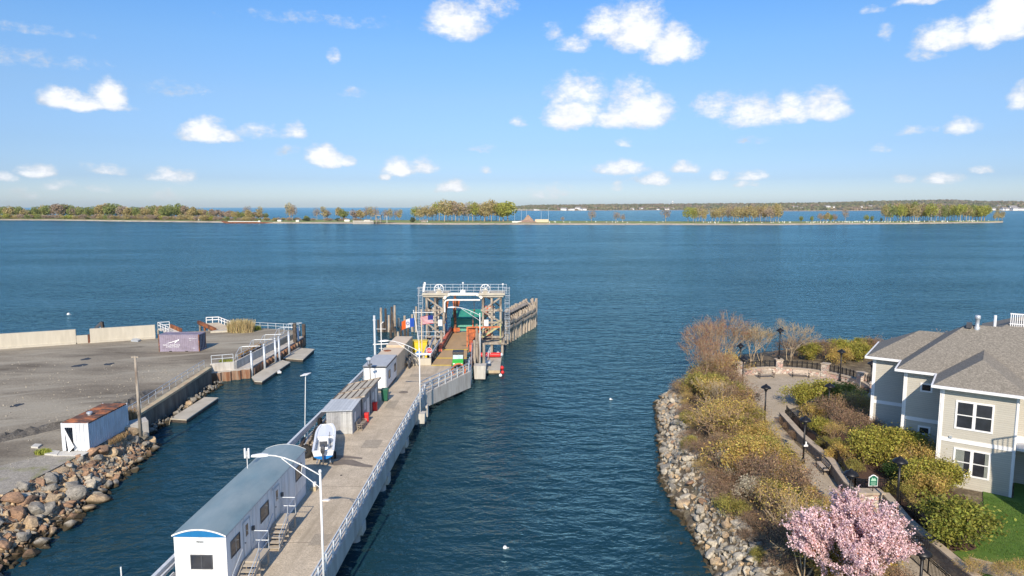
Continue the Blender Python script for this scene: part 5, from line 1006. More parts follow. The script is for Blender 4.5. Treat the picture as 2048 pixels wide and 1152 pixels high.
# ================================================================== GANTRY TOWERS
GY=110.6
def tower(name,label,xa,xb,mir,deckw):
    r=thing(name,label,'tower',((xa+xb)/2,GY,0),0,'timber towers of the ferry gantry'); zt=9.7; zp=2.9; D=3.6
    def bm_(nm,p,q,w_,h_=None,mat=M_wood): mb=MB(); mb.beam(p,q,w_,h_); return mb.build(nm,mat,r,world=True)
    xm=(xa+xb)/2
    for x in (xa+.18,xm,xb-.18): bm_('post',(x,GY,zp),(x,GY,zt),.32); bm_('post',(x,GY+D,zp-.5),(x,GY+D,zt),.3)
    for z in (zp+.0,zp+2.4,zp+4.4,zt-.15): bm_('cross_beam',(xa-.15,GY-.18,z),(xb+.15,GY-.18,z),.22,.32)
    for z in (zp+2.4,zt-.15):
        for x in (xa+.1,xb-.1): bm_('side_beam',(x,GY,z+.03),(x,GY+D,z+.03),.2,.28)
    segs=[(zp+.2,zp+2.3),(zp+2.5,zp+4.3),(zp+4.5,zt-.3)]
    for k,(a,b) in enumerate(segs):
        u,v=(xa+.2,xb-.2) if (k+mir)%2 else (xb-.2,xa+.2)
        bm_('brace',(u,GY-.3,a),(v,GY-.3,b),.14,.26)
        bm_('brace',(v,GY+D-.2,a),(u,GY+D-.2,b),.14,.26,M_wood)
        for x in (xa+.05,xb-.05): bm_('side_brace',(x,GY+.2,a),(x,GY+D-.2,b),.14,.24)
    mb=MB(); mb.box(xa-.6,xb+.5,GY-.9,GY+D+.3,1.75,2.1); mb.box(xa-.4,xb+.4,GY-.7,GY-.45,2.1,2.45)
    for x in (xa-.1,xm,xb-.2): mb.box(x-.15,x+.25,GY-.85,GY+D+.2,2.1,2.6)
    mb.build('platform',M_wood,r,world=True)
    for x in (xa-.2,xm,xb+.1):
        for y in (GY-.5,GY+D): mb=MB(); mb.tube([(x,y,-2),(x,y,1.75)],.22,8); mb.build('pile',M_wood,r,world=True)
    mb=MB(); mb.box(xa-.5,xb+.55,GY-.7,GY+D+.3,9.86,10.02); mb.box(xa-.3,xb+.3,GY-.5,GY-.25,9.55,9.85); mb.box(xa-.4,xb+.5,GY-.65,GY-.4,10.02,10.2); mb.build('top_deck',M_float,r,world=True)
    # machinery inside
    mb=MB(); mb.box(xm-.6,xm+.5,GY+1.2,GY+2.6,5.5,7.6); mb.build('counterweight',M_conc,r,world=True,bevel=.05)
    mb=MB()
    for sgn in (-1,1):
        x=(xa-.9 if not mir else xb+.9)
        mb.tube([(x+sgn*.35,GY+.6,2.2),(x+sgn*.35,GY+.6,11)],.045,6); mb.tube([(x+sgn*.35,GY+1.2,2.2),(x+sgn*.35,GY+1.2,11)],.045,6)
    for k in range(30): z=2.4+k*.29; mb.beam((x-.35,GY+.6,z),(x+.35,GY+.6,z),.04)
    for k in range(7): z=3.4+k*1.25; mb.torus((x,GY+.3,z),.5,.03,(0,0,1),12,4)
    mb.build('caged_ladder',M_galv,r,world=True)
    mb=MB(); xc=xb-.75 if not mir else xa+.75; mb.box(xc-.35,xc+.35,GY-.5,GY-.44,4.75,5.8); mb.build('notice_board',M_white,r,world=True)
    return r
tw1=tower('timber_tower','left timber gantry tower with a caged ladder and a white notice board',-14.15,-11.0,0,0)
tw2=tower('timber_tower','right timber gantry tower behind the davit lamp and orange arm',-4.95,-1.7,1,0)
mb=MB(); 
for z in (3.2,3.9): mb.tube([(-15.4,GY-1.0,z),(-11.0,GY-1.0,z)],.04,5)
for x in (-15.4,-14,-12.5,-11): mb.tube([(x,GY-1,2.1),(x,GY-1,3.9)],.04,5)
mb.build('platform_rail',M_galvw,tw1,world=True)
mb=MB(); mb.beam((-4.8,GY-.9,3.0),(-1.7,GY-.9,5.0),.1,.25); mb.beam((-4.8,GY-.9,3.9),(-1.7,GY-.9,5.9),.07); [mb.beam((-4.8+.5*k,GY-.9,3.1+.32*k),(-4.8+.5*k,GY-.9,3.9+.32*k),.06) for k in range(7)]; mb.beam((-1.9,GY-.9,2.1),(-1.9,GY-.9,5.1),.16); mb.build('stair',pm('yellow_green_timber',(.42,.4,.2),.8,.2,2),tw2,world=True)
mb=MB(); mb.prism([(-4.6,GY+1.5),(-3.0,GY+1.2),(-3.0,GY+2.4),(-4.4,GY+2.8)],6.2,7.7); mb.build('winch',M_salmon,tw2,world=True,bevel=.08); mb=MB(); mb.prism([(-4.5,GY+1.5),(-3.4,GY+1.2),(-3.2,GY+2.4),(-4.4,GY+2.4)],2.5,4.2); mb.build('winch',M_salmon,tw2,world=True,bevel=.08)
gb=thing('gantry_beam','white steel crossbeam with rounded corners joining the two timber towers','beam',(-8,GY,9))
mb=MB(); n=8; pts=[(-11.0,GY-.2,7.0),(-11.0,GY-.2,8.5),(-10.8,GY-.2,8.9),(-10.4,GY-.2,9.0),(-5.2,GY-.2,9.0)]; mb.tube(pts,.14,8); mb.build('lower_chord',M_white,gb,world=True)
mb=MB(); pts=[(-11.1,GY-.3,9.2),(-10.7,GY-.3,9.75),(-10.1,GY-.3,10.0),(-5.9,GY-.3,10.0),(-5.3,GY-.3,9.8),(-4.9,GY-.3,9.3)]
for a,b in zip(pts,pts[1:]): mb.beam(a,b,.5,.42)
mb.build('upper_chord',pm('cream_white_paint',(.74,.71,.62),.6,.06,2,col2=(.5,.3,.2),amt2=.12,scale2=2),gb,world=True)
mb=MB(); mb.box(-11,-5,GY+1.5,GY+2.0,9.6,9.85); mb.box(-11,-5,GY,GY+2,9.86,9.95); mb.build('walkway',M_galv,gb,world=True)
tr_=thing('top_railing','thin pipe railing running along the whole top of the gantry','railing',(-8,GY,10.05))
for y in (GY-.6,GY+3.6):
    railing([(-15.0,y,10.05),(-11.2,y,10.05),(-5,y,10.05),(-.9,y,10.05)],1.1,M_galv,tr_,step=1.25,r=.03)
wh=None
for x,lab in ((-11.9,'white spoked sheave wheel on top of the left timber tower'),(-4.35,'white spoked sheave wheel on top of the right timber tower')):
    if wh is None:
        wh=thing('sheave_wheel',lab,'wheel',(x,GY-.2,10.8),0,'sheave wheels on the gantry')
        mb=MB(); mb.torus((0,0,0),.76,.075,(0,1,0),28,8); mb.build('rim',M_white,wh,smooth=True)
        for k in range(8): mb=MB(); a=k*PI/4+.2; mb.beam((0,0,0),(.74*math.cos(a),0,.74*math.sin(a)),.08,.07); mb.build('spoke',M_white,wh)
        mb=MB(); mb.tube([(0,-.16,0),(0,.16,0)],.13,10); mb.build('hub',M_white,wh); mb=MB(); mb.box(-.35,.35,-.25,-.12,-.8,.0); mb.box(-.35,.35,.12,.25,-.8,0); mb.build('bearing_block',M_float,wh)
    else: dup(wh,(x,GY-.2,10.8),0,label=lab)
for x,z,h_,lab in ((-8.0,10.0,1.9,'small lamp mast at the middle of the gantry top'),(-14.35,10.0,1.8,'pale box antenna at the left end of the gantry top'),(-1.5,10.0,1.7,'small white lamp at the right end of the gantry top')):
    r=thing('signal_mast',lab,'mast',(x,GY,z)); mb=MB(); mb.tube([(0,0,0),(0,0,h_-.25)],.05,6); mb.build('pole',M_galvw,r); mb=MB()
    if 'box' in lab: mb.beam((-.1,0,.3),(.15,0,1.9),.3,.2); mb.v=[tuple(Vector(v)) for v in mb.v]
    else: mb.lathe([(.05,0),(.16,.08),(.14,.25),(.03,.3)],(0,0,h_-.27),10)
    mb.build('lamp_head',M_white,r)
mb=MB(); mb.prism([(-.4,0),(.4,0),(0,.02)],0,.5); mb.beam((-.4,0,0),(0,0,.6),.1); mb.beam((.4,0,0),(0,0,.6),.1); solo('roof_bracket',mb,M_white,'small white triangular bracket in the middle of the gantry beam','bracket',loc=(-8.0,GY-.5,10.22))
# steel columns left of the ramp
for x,lab in ((-11.35,'dark steel guide column at the inner side of the left timber tower'),(-10.0,'rust stained guide column beyond the ramp at the left')):
    mb=MB(); mb.beam((x,GY+4+(x+11.35)*3,-1),(x,GY+4+(x+11.35)*3,8.8),.4,.5); solo('guide_column',mb,M_dgrey if x<-11 else M_rust,lab,'column')
mb=MB(); mb.lathe([(.03,0),(.2,.15),(.2,1.9),(.03,2.1)],(0,0,0),10); solo('blue_fender',mb,M_blue,'slim blue cylinder hanging beside the left ramp girder','fender',loc=(-11.1,113.5,3.3),smooth=True)
# piles right of the ramp and steel stair
for i,(x,y,z) in enumerate([(-5.35,95.3,5.3),(-4.8,98.5,5.7),(-4.0,95.2,4.9),(-5.5,104.8,6.0),(-12.4,103,3.3),(-10.9,103.5,5.2)]):
    mb=MB(); mb.tube([(x,y,-1.5),(x,y,z)],.24,9,r1=.2); solo('ramp_pile',mb,M_wood,['thick grey timber pile right of the green vehicle','taller grey timber pile behind the thick one at the ramp','square topped pile beside the davit lamp base','grey pile between the ramp and the right tower','short pile below the left timber tower','slim pile left of the ramp girder'][i],'pile',group='timber piles beside the ferry ramp')
fr=thing('ramp_side_railing','dark steel railing and beams left of the ramp approach','railing',(-11.5,97,DZ)); a=Vector((-11.3,92.5,DZ)); b=Vector((-10.9,102,DZ+.15))
for dx,h_ in ((0,1.2),(-.5,1.5),(-.9,1.1)): mb=MB(); mb.beam(a+Vector((dx,0,h_)),b+Vector((dx*2,0,h_+.3)),.16,.3); mb.build('beam',M_galv,fr,world=True)
for k in range(6): p=a.lerp(b,k/5); mb=MB(); mb.beam(p-Vector((.3,0,1.2)),p+Vector((-.3,0,1.4)),.16); mb.build('post',M_dgrey,fr,world=True)
mb=MB(); mb.beam(a-Vector((.5,0,.4)),b-Vector((.8,0,.4)),.6,.5); mb.build('fender_beam',M_woodd,fr,world=True)
fr=thing('ramp_side_railing','grey steel railing right of the ramp approach behind the apron corner','railing',(-5.6,97,DZ)); railing([(-5.6,92.6,DZ),(-6.0,101,DZ+.2)],1.15,M_galv,fr,step=1.6,r=.05); mb=MB(); mb.beam((-5.7,92.5,2.0),(-6.0,102,2.2),.4,.7); mb.build('edge_beam',M_rust,fr,world=True)
sc=thing('access_ladder','grey steel ladder platform between the piles right of the ramp','ladder',(-3.7,97.6,.6)); railing([(-4.1,97.2,.7),(-3.2,98.8,2.6)],1.0,M_galvw,sc,step=.7,r=.035); mb=MB(); mb.box(-4.3,-3.2,98.5,99.9,1.2,1.35); mb.build('landing',M_galvw,sc,world=True)
# right float with orange tube
fd=float_dock(pix([(965,742),(1000,742),(1003,714),(976,714)],.5),'small square floating dock right of the ferry ramp',zt=.55)
mb=MB(); p=pix([(965,742),(1000,742)],.5); mb.box(p[0][0],p[1][0],p[0][1]-.14,p[0][1]-.01,.2,.6); mb.build('front_board',M_cap,fd,world=True)
a=at(958,713,1.0); b=at(1001,713,1.0); mb=MB(); a.y+=1.2;b.y+=1.2; mb.tube([a,a.lerp(b,.06),a.lerp(b,.94),b],.38,12); solo('rescue_boat',mb,M_red,'long orange red inflatable tube along the back of the small floating dock','boat',smooth=True)
for i,(px,py,r_,m,lab) in enumerate([(1004,735,.32,M_red,'upper red float at the right corner of the small dock'),(1005,744,.28,M_red,'lower red float at the right corner of the small dock'),(1001,750,.25,M_white,'white round float at the right corner of the small dock'),(996,706,.3,M_galvw,'pale round float behind the red inflatable tube'),(1003,709,.28,M_galvw,'pale float at the right end of the red inflatable tube')]):
    p=at(px,py,.4); mb=MB(); mb.lathe([(.02,-r_),(r_*.7,-r_*.7),(r_,0),(r_*.7,r_*.7),(.02,r_)],(0,0,0),12); mb.torus((0,0,r_*1.1),.06,.02,(1,0,0),8,4); solo('mooring_float',mb,m,lab,'float',loc=(p.x,p.y,.35),smooth=True,group='floats around the small dock')
# fender rack of timber piles at the right
rg=random.Random(21); base_=[(-1.3,119),(0.0,123.5),(1.7,129.5),(3.2,133.5),(4.7,137.0)]
M_pile=pm('bleached_timber_pile',(.43,.36,.28),.85,.2,2.5,col2=(.2,.15,.11),amt2=.35,scale2=2,aniso=(1,1,.3),bump=.015)
# bend: far leg returns to the left
nr=0
for row,(P_,n,z0,z1) in enumerate((([(-1.2,117.8),(.2,122),(1.9,128),(3.5,132.5),(4.6,136.0)],14,4.3,4.9),([(-1.6,121),(-.4,126),(1.2,132),(2.6,137),(4.9,138.5)],18,5.5,5.5))):
    for i in range(n):
        t=(i+rg.uniform(-.2,.2))/(n-1); t=min(max(t,0),1); p=along(P_,t); z=z0+(z1-z0)*t+rg.uniform(-.22,.22); mb=MB()
        lx,ly=rg.uniform(-.15,.15),rg.uniform(-.1,.1); mb.tube([(0,0,0),(lx*.5,ly*.5,(z+2)/2),(lx,ly,z+2)],.27,8,r1=.25)
        solo('fender_pile',mb,M_pile,'bleached round pile in the %s row of the right fender rack'%('front' if row==0 else 'back'),'pile',group='piles of the right fender rack, %s row'%('front' if row==0 else 'back'),loc=(p.x,p.y,-2)); nr+=1
wr=thing('fender_walings','horizontal timber walings and short blocks tying the right fender rack','walings',(1.5,127,3))
for z,P_ in ((2.8,[(-1.0,117.5),(.45,121.8),(2.15,127.8),(3.8,132.3),(4.95,136)]),(3.7,[(-1.0,118),(.6,122),(2.3,128),(3.7,132),(4.8,135.7)]),(4.5,[(-1.4,121.0),(-.1,126),(1.5,132),(2.9,136.8),(4.9,138.2)])):
    mb=MB()
    for a,b in zip(P_,P_[1:]): mb.beam((*a,z),(*b,z+.25),.28,.36)
    mb.build('waling',M_pile,wr,world=True)
for i in range(16):
    t=i/15; a=along([(-1.2,117.8),(.2,122),(1.9,128),(3.5,132.5),(4.6,136.0)],t); b=along([(-1.6,121),(-.4,126),(1.2,132),(2.6,137),(4.9,138.5)],t); mb=MB(); z=4.1+.4*t; mb.beam((a.x,a.y,z),(b.x,b.y,z+.8),.3,.3); mb.build('strut',M_pile,wr,world=True)
mb=MB(); mb.prism([(-1.6,119.2),(-1.3,118.2),(3.2,132.8),(2.4,134)],lambda p:5.1,lambda p:5.25); mb.build('walkway',M_wood,wr,world=True)
# broken dolphins at the left: clusters
def dolphin(px,py,items,label0):
    c=at(px,py,0)
    for k,(dx,dy,z,dark,lab) in enumerate(items):
        mb=MB(); mb.tube([(0,0,0),(dx*.1,0,1.5+ (z+0)*.3),(dx*.18,dy*.1,z+1.5)],.27,8,r1=.2); o=solo('dolphin_pile',mb,M_pile if not dark else M_woodd,lab,'pile',group='broken dolphin piles left of the gantry',loc=(c.x+dx,c.y+dy,-1.5))
dolphin(762,664,[(0,.3,4.7,0,'tallest pale pile of the leftmost broken dolphin'),(-.45,0,2.4,1,'short dark pile left in the leftmost broken dolphin'),(.5,-.1,2.0,1,'short dark pile right in the leftmost broken dolphin')],'')
dolphin(774,664,[(-.2,.2,4.6,1,'broad dark pile of the second dolphin'),(.35,0,3.3,0,'slim pale pile of the second dolphin'),(.8,.3,4.9,1,'thin tall pile of the second dolphin'),(1.1,-.3,1.7,1,'stump beside the second dolphin')],'')
dolphin(790,655,[(0,0,4.5,0,'tall lone pale pile between the dolphins'),(-.5,.4,3.0,0,'shorter pale pile beside the tall lone one'),(.6,.2,1.9,0,'leaning short pile right of the tall lone one')],'')
dolphin(790,676,[(-.7,0,1.5,1,'dark stump left in the low near dolphin'),(0,.3,1.8,1,'dark stump in the middle of the low near dolphin'),(.5,0,1.2,0,'brown stump right in the low near dolphin')],'')
dolphin(808,672,[(0,1.0,3.7,0,'grey pile standing behind the orange end of the flag'),(-.5,0,1.9,1,'dark stump left under the flag'),(.2,-.2,1.4,1,'brown stump middle under the flag'),(.7,0,1.8,1,'dark stump right under the flag')],'')
dolphin(824,664,[(0,.5,3.4,0,'pale pile left of the yardarm pile'),(.75,0,5.0,0,'tall pale pile carrying the yardarm')],'')
# floats and birds on the water
for px,py,z_,lab in ((137,629,.35,'white round buoy on open water beyond the seawall'),(1221,799,.16,'small white float on the water right of the pier'),(1010,1096,.16,'small white float on the near dark water'),):
    p=at(px,py,0); mb=MB(); s=z_; mb.lathe([(.02,-s*.6),(s*.8,-s*.3),(s,.1*s),(s*.7,s*.8),(.03,s*1.1)],(0,0,0),12); mb.torus((0,0,s*1.2),s*.2,s*.06,(1,0,0),8,4); mb.tube([(0,0,0),(s*1.8,.0,.02)],.03 if s<.3 else .02,5); solo('mooring_buoy',mb,M_white,lab,'buoy',loc=(p.x,p.y,.0),smooth=True)
mb=MB(); p=at(243,1152,0); mb.tube([(p.x,p.y,-1),(p.x,p.y,atY(242,1134,p.y).z)],.05,6); solo('marker_stake',mb,M_white,'thin white stake standing in the water at the near left','stake')
r=thing('near_railing','curved white pipe railing on the pier left of the office trailer front','railing',PW(-8.5,-1.5,DZ),PA); mb=MB(); mb.tube([(0,-4,.0),(0,-4,1.0),(0,-3.8,1.15),(0,1,1.15),(0,1.3,1.0),(0,1.3,0)],.05,8); mb.tube([(.3,-2.5,0),(.3,-2.5,.8),(.3,-2.3,.95),(.3,0,.95),(.3,.2,.8),(.3,.2,0)],.05,8); mb.build('pipe',M_white,r)
# ================================================================== RIGHT SHORE
SH=[(12.0,8),(12.7,30),(13,42),(13.1,49.5),(13.0,58),(15.2,68.6),(17.8,82.5),(23.3,90.7),(33.7,104),(50.5,112),(64,116),(110,122)]
SHP=SH+[(110,8)]
WALLP=[(27.1,67.2),(26.3,60.6),(26.05,54),(25.15,49.6),(25.15,47.75),(26.95,47.6),(26.15,43.6),(26.0,40.3),(25.9,35),(25.7,20)]
def seg_dist(X,Y,P):
    d=np.full(X.shape,1e9)
    for (x0,y0),(x1,y1) in zip(P,P[1:]):
        vx,vy=x1-x0,y1-y0; t=np.clip(((X-x0)*vx+(Y-y0)*vy)/(vx*vx+vy*vy),0,1); d=np.minimum(d,np.hypot(X-x0-t*vx,Y-y0-t*vy))
    return d
def inpoly(X,Y,P):
    c=np.zeros(X.shape,bool); n=len(P)
    for i in range(n):
        x0,y0=P[i]; x1,y1=P[(i+1)%n]
        if y0==y1: continue
        m=((y0>Y)!=(y1>Y))&(X<(x1-x0)*(Y-y0)/(y1-y0)+x0); c^=m
    return c
UPP=WALLP+[(110,20),(110,75),(60,75),(44,66),(30,67.2)]     # upper ground behind the retaining wall
def hmap(X,Y):
    d=seg_dist(X,Y,SH); s=np.where(inpoly(X,Y,SHP),d,-d)
    z=np.where(s<2.1,s*.85-.12,1.67+(s-2.1)*.16); z=np.minimum(z,2.3)
    z=z+.07*np.sin(X*2.1+Y*.7)*np.sin(Y*1.7-X*.4)*np.clip(s/3,0,1)*np.clip((2.3-z)*5+.1,0,1)
    du=seg_dist(X,Y,UPP+[UPP[0]]); up=inpoly(X,Y,UPP)
    z=np.where(up&(s>0),np.minimum(2.98,2.3+du*2.5),z)
    return np.maximum(z,-1.5)
gx=np.arange(9,80,.5); gy=np.arange(20,124,.5); XX,YY=np.meshgrid(gx,gy,indexing='ij'); ZZ=hmap(XX,YY)
V=np.stack([XX,YY,ZZ],-1).reshape(-1,3); ny=len(gy); I=np.arange(len(gx)-1)[:,None]*ny+np.arange(ny-1)[None,:]; Fq=np.stack([I,I+ny,I+ny+1,I+1],-1).reshape(-1,4)
me=npmesh('ground',V,Fq,M_soil,smooth=True); o=bpy.data.objects.new('ground',me); COL.objects.link(o); o['kind']='structure'
def gz(x,y): return float(hmap(np.array([float(x)]),np.array([float(y)]))[0])
PZ=2.4; PC=Vector((34.3,79.8)); PR_=7.7
# plaza and path paving
plz=[(25.0,66.0),(24.6,70.5)]+[(PC.x+PR_*math.cos(rad(a)),PC.y+PR_*math.sin(rad(a))) for a in range(205,-60,-8)]+[(33,70.6),(27.6,68.0),(27.1,67.2)]
mb=MB(); mb.prism(plz,2.0,PZ); struct('pavement',mb,M_pave)
pth=[(25.0,66.0),(27.08,67.19),(26.28,60.6),(26.03,54),(25.13,49.6),(25.13,47.75),(26.93,47.55),(26.13,43.6),(25.98,40.3),(25.9,35),(25.7,22),(22.9,22),(23.2,42),(23.45,50.5),(24.0,56),(24.5,61)]
mb=MB(); mb.prism(pth,2.0,PZ+.004); struct('path',mb,M_pave)
# lawn and mulch sheets on the upper ground
lawn=[(27.2,22),(27.0,39.6),(28.6,40.4),(31.2,42.6),(33.4,46.2),(35.0,48.6),(36.4,47.4),(38.5,50.2),(50,58),(75,50),(75,22)]
mb=MB(); mb.prism(lawn,2.9,3.05); struct('lawn',mb,M_lawn)
mb=MB(); mb.prism([(27.6,39.0),(29.6,37.6),(30.8,36.2),(30.0,34.4),(27.9,36.6),(26.8,37.6)],3.0,3.07); struct('pavement',mb,M_pave)
V,Fq=blades(9000,33,42.5,4.6,5.5,3.03,.11,77,.02); keep=inpoly(V.reshape(-1,4,3)[:,0,0],V.reshape(-1,4,3)[:,0,1],[(27.3,36),(28.6,40.6),(31.2,42.9),(33.3,46.4),(35,48.4),(36.4,47.2),(38,48),(38,36)]); V=V.reshape(-1,4,3)[keep].reshape(-1,3); Fq=np.arange(len(V)).reshape(-1,4)
M_blade=pm('grass_blades',(.09,.17,.025),.8,.2,1,island=.3,trans=.3); npobj('grass',V,Fq,M_blade,None,'short green lawn grass in front of the beige house',kind='stuff')
mb=MB(); c=at(1912,1088,3.05); mb.add([(c.x+1.15*math.cos(a*PI/8),c.y+.9*math.sin(a*PI/8),3.075+.0) for a in range(16)],[tuple(range(16))]); solo('mulch_bed',mb,M_mulch,'round brown mulch bed under the round bush on the lawn','mulch bed')
mb=MB(); mb.prism([(27.3,66.5),(26.6,60),(26.4,54),(25.6,49.6),(27.3,48.2),(26.6,43.6),(26.4,40.3),(27.0,39.9),(28.5,40.6),(31,42.8),(33.2,46.4),(32.4,50.6),(30.5,55),(31,62),(31,66.5)],2.9,3.03); solo('mulch_bed',mb,M_mulch,'long brown mulch bed between the retaining wall and the house','mulch bed')
# stone materials
def stonemat(name,cols,sc,bump=.03):
    m=bpy.data.materials.new(name); m.use_nodes=True; nt=m.node_tree; N=nt.nodes; L=nt.links; b=N['Principled BSDF']; b.inputs['Roughness'].default_value=.85
    g=N.new('ShaderNodeNewGeometry'); mp=N.new('ShaderNodeMapping'); mp.inputs['Scale'].default_value=(1,1,1.7); L.new(g.outputs['Position'],mp.inputs[0])
    v=N.new('ShaderNodeTexVoronoi'); v.inputs['Scale'].default_value=sc; L.new(mp.outputs[0],v.inputs['Vector']); r=N.new('ShaderNodeValToRGB'); r.color_ramp.interpolation='CONSTANT'
    s=N.new('ShaderNodeSeparateColor'); L.new(v.outputs['Color'],s.inputs[0]); L.new(s.outputs[0],r.inputs[0])
    e=r.color_ramp.elements
    for i,c in enumerate(cols):
        if i<2: el=e[i]; el.position=i/len(cols)
        else: el=e.new(i/len(cols))
        el.color=c+(1,)
    ve=N.new('ShaderNodeTexVoronoi'); ve.feature='DISTANCE_TO_EDGE'; ve.inputs['Scale'].default_value=sc; L.new(mp.outputs[0],ve.inputs['Vector'])
    mr=N.new('ShaderNodeMapRange'); mr.inputs['From Max'].default_value=.06; L.new(ve.outputs['Distance'],mr.inputs[0])
    mx=N.new('ShaderNodeMix'); mx.data_type='RGBA'; L.new(mr.outputs[0],mx.inputs['Factor']); mx.inputs[6].default_value=(.2,.16,.13,1); L.new(r.outputs[0],mx.inputs[7]); L.new(mx.outputs[2],b.inputs['Base Color'])
    bp=N.new('ShaderNodeBump'); bp.inputs['Distance'].default_value=bump; L.new(mr.outputs[0],bp.inputs['Height']); L.new(bp.outputs[0],b.inputs['Normal']); return m
M_stone=stonemat('pink_grey_fieldstone',[(.5,.38,.32),(.56,.48,.4),(.42,.36,.32),(.52,.34,.28),(.6,.54,.46)],2.6)
M_block=stonemat('grey_retaining_blocks',[(.22,.19,.16),(.27,.24,.2),(.19,.17,.15),(.25,.21,.17)],3.2,.02)
M_caps=pm('capstone',(.45,.37,.28),.85,.12,2,col2=(.33,.27,.2),amt2=.3)
def arcpt(a,r): return (PC.x+r*math.cos(rad(a)),PC.y+r*math.sin(rad(a)))
sw=thing('stone_wall','low curved pink stone wall with flat cap around the round plaza','wall',(PC.x,PC.y+PR_,PZ))
mb=MB(); A0,A1=196,-62; st_=-3
outer=[arcpt(a,8.25) for a in range(A0,A1,st_)]; inner=[arcpt(a,7.72) for a in range(A0,A1,st_)]
for i in range(len(outer)-1): mb.prism([inner[i],outer[i],outer[i+1],inner[i+1]],1.6,PZ+.72)
mb.build('wall',M_stone,sw,world=True)
mb=MB(); outer=[arcpt(a,8.33) for a in range(A0,A1,st_)]; inner=[arcpt(a,7.64) for a in range(A0,A1,st_)]
for i in range(len(outer)-1): mb.prism([inner[i],outer[i],outer[i+1],inner[i+1]],PZ+.722,PZ+.84)
mb.build('cap',M_caps,sw,world=True)
pil=None; PA_=[172,129,85,44,6,-32]
for i,a in enumerate(PA_):
    x,y=arcpt(a,8.0); lab='%s stone pillar of the plaza wall, counted from the path side'%ORD[i]
    if pil is None:
        pil=thing('stone_pillar',lab,'pillar',(x,y,PZ),rad(a),'stone pillars of the plaza wall'); mb=MB(); mb.box(-.42,.42,-.42,.42,-.6,1.75); mb.build('shaft',M_stone,pil); mb=MB(); mb.box(-.5,.5,-.5,.5,1.752,1.88); mb.build('cap',M_caps,pil,bevel=.02)
    else: dup(pil,(x,y,PZ),rad(a),label=lab)
def fence(label,pts,z0,h,step=.13,ps=2.2):
    """black iron picket fence: pickets and rails in one panel, posts apart"""
    r=thing('iron_fence',label,'fence',(pts[0][0],pts[0][1],z0 if not callable(z0) else z0(pts[0])),0,'black iron fences'); mb=MB(); posts=[]
    zf=z0 if callable(z0) else (lambda p:z0)
    for a,b in zip(pts,pts[1:]):
        a3=Vector((a[0],a[1],zf(a))); b3=Vector((b[0],b[1],zf(b))); L_=(b3-a3).length; n=max(2,int(L_/step))
        for k in range(n): p=a3.lerp(b3,(k+.5)/n); mb.beam(p+Vector((0,0,.08)),p+Vector((0,0,h-.02)),.022)
        for f in (.12,h-.08,h-.2): mb.beam(a3+Vector((0,0,f)),b3+Vector((0,0,f)),.045)
        k=max(1,round(L_/ps)); posts+=[a3.lerp(b3,j/k) for j in range(k)]
    posts.append(Vector((pts[-1][0],pts[-1][1],zf(pts[-1])))); mb.build('picket_panel',M_black,r,world=True)
    for p in posts: mb=MB(); mb.beam(p,p+Vector((0,0,h+.05)),.075); mb.build('post',M_black,r,world=True)
    return r
for i in range(len(PA_)-1):
    a0,a1=PA_[i]-3.5,PA_[i+1]+3.5; n=8; fence('black iron fence between the %s and %s stone pillars on the plaza wall'%(ORD[i],ORD[i+1]),[arcpt(a0+(a1-a0)*k/n,8.1) for k in range(n+1)],PZ+.84,.85,.14,9)
def offs(P,d):
    out=[]
    for i,p in enumerate(P):
        a=Vector(P[max(0,i-1)]); b=Vector(P[min(len(P)-1,i+1)]); t=(b-a).normalized(); out.append((p[0]-t.y*d,p[1]+t.x*d))
    return out
for nm,P_,lab in (('upper',WALLP[:5],'dark block retaining wall beside the path, above the planter corner'),('lower',WALLP[5:],'dark block retaining wall beside the path, below the green sign')):
    r=thing('retaining_wall',lab,'wall',(P_[0][0],P_[0][1],PZ),0,'block retaining walls'); O=offs(P_,.4); O2=offs(P_,-.05); O3=offs(P_,.5)
    mb=MB(); m2=MB()
    for i in range(len(P_)-1): mb.prism([P_[i],P_[i+1],O[i+1],O[i]],1.8,3.3); m2.prism([O2[i],O2[i+1],O3[i+1],O3[i]],3.302,3.42)
    mb.build('wall',M_block,r,world=True); m2.build('cap',M_caps,r,world=True)
r=thing('planter_wall','short stone wall facing the camera under the green sign','wall',(26,47.7,PZ)); mb=MB(); mb.prism([(25.2,47.4),(26.9,47.3),(26.9,48.0),(25.2,48.1)],1.8,3.35); mb.build('wall',M_stone,r,world=True); mb=MB(); mb.prism([(25.1,47.3),(27.0,47.2),(27.0,48.1),(25.1,48.2)],3.352,3.5); mb.build('cap',M_caps,r,world=True)
fence('black iron fence on the upper bank from the plaza down to the sign',[(27.7,66.9),(27.0,60.6),(26.75,54),(25.7,50.2),(25.3,48.3)],3.0,1.15)
fence('short black iron fence facing the camera behind the green sign',[(25.3,48.3),(27.6,48.15)],3.05,1.15)
fence('black iron fence running down the bank from the sign to the lawn corner',[(27.6,48.1),(26.9,43.6),(26.6,40.3)],3.05,1.15)
fence('black iron fence crossing the path end beside the lower bench',[(24.75,40.5),(26.6,40.3)],2.45,1.25)
fence('black iron fence dropping toward the camera along the lower path',[(24.75,40.5),(24.6,36),(24.5,30)],lambda p:2.3,1.2)
fence('black iron fence behind the round bush ending at the lawn',[(27.7,67.2),(32,70.4),(33.5,71.5)],2.5,1.1)
gs=thing('park_sign','small green park sign with white border and scalloped top above the planter','sign',(26.25,47.6,3.42)); mb=MB(); mb.tube([(0,0,0),(0,0,.6)],.03,6); mb.build('post',M_black,gs)
def signpoly(s): return [(-.33*s,-.4*s),(.33*s,-.4*s),(.33*s,.3*s),(.22*s,.33*s),(.15*s,.42*s),(0,.47*s),(-.15*s,.42*s),(-.22*s,.33*s),(-.33*s,.3*s)]
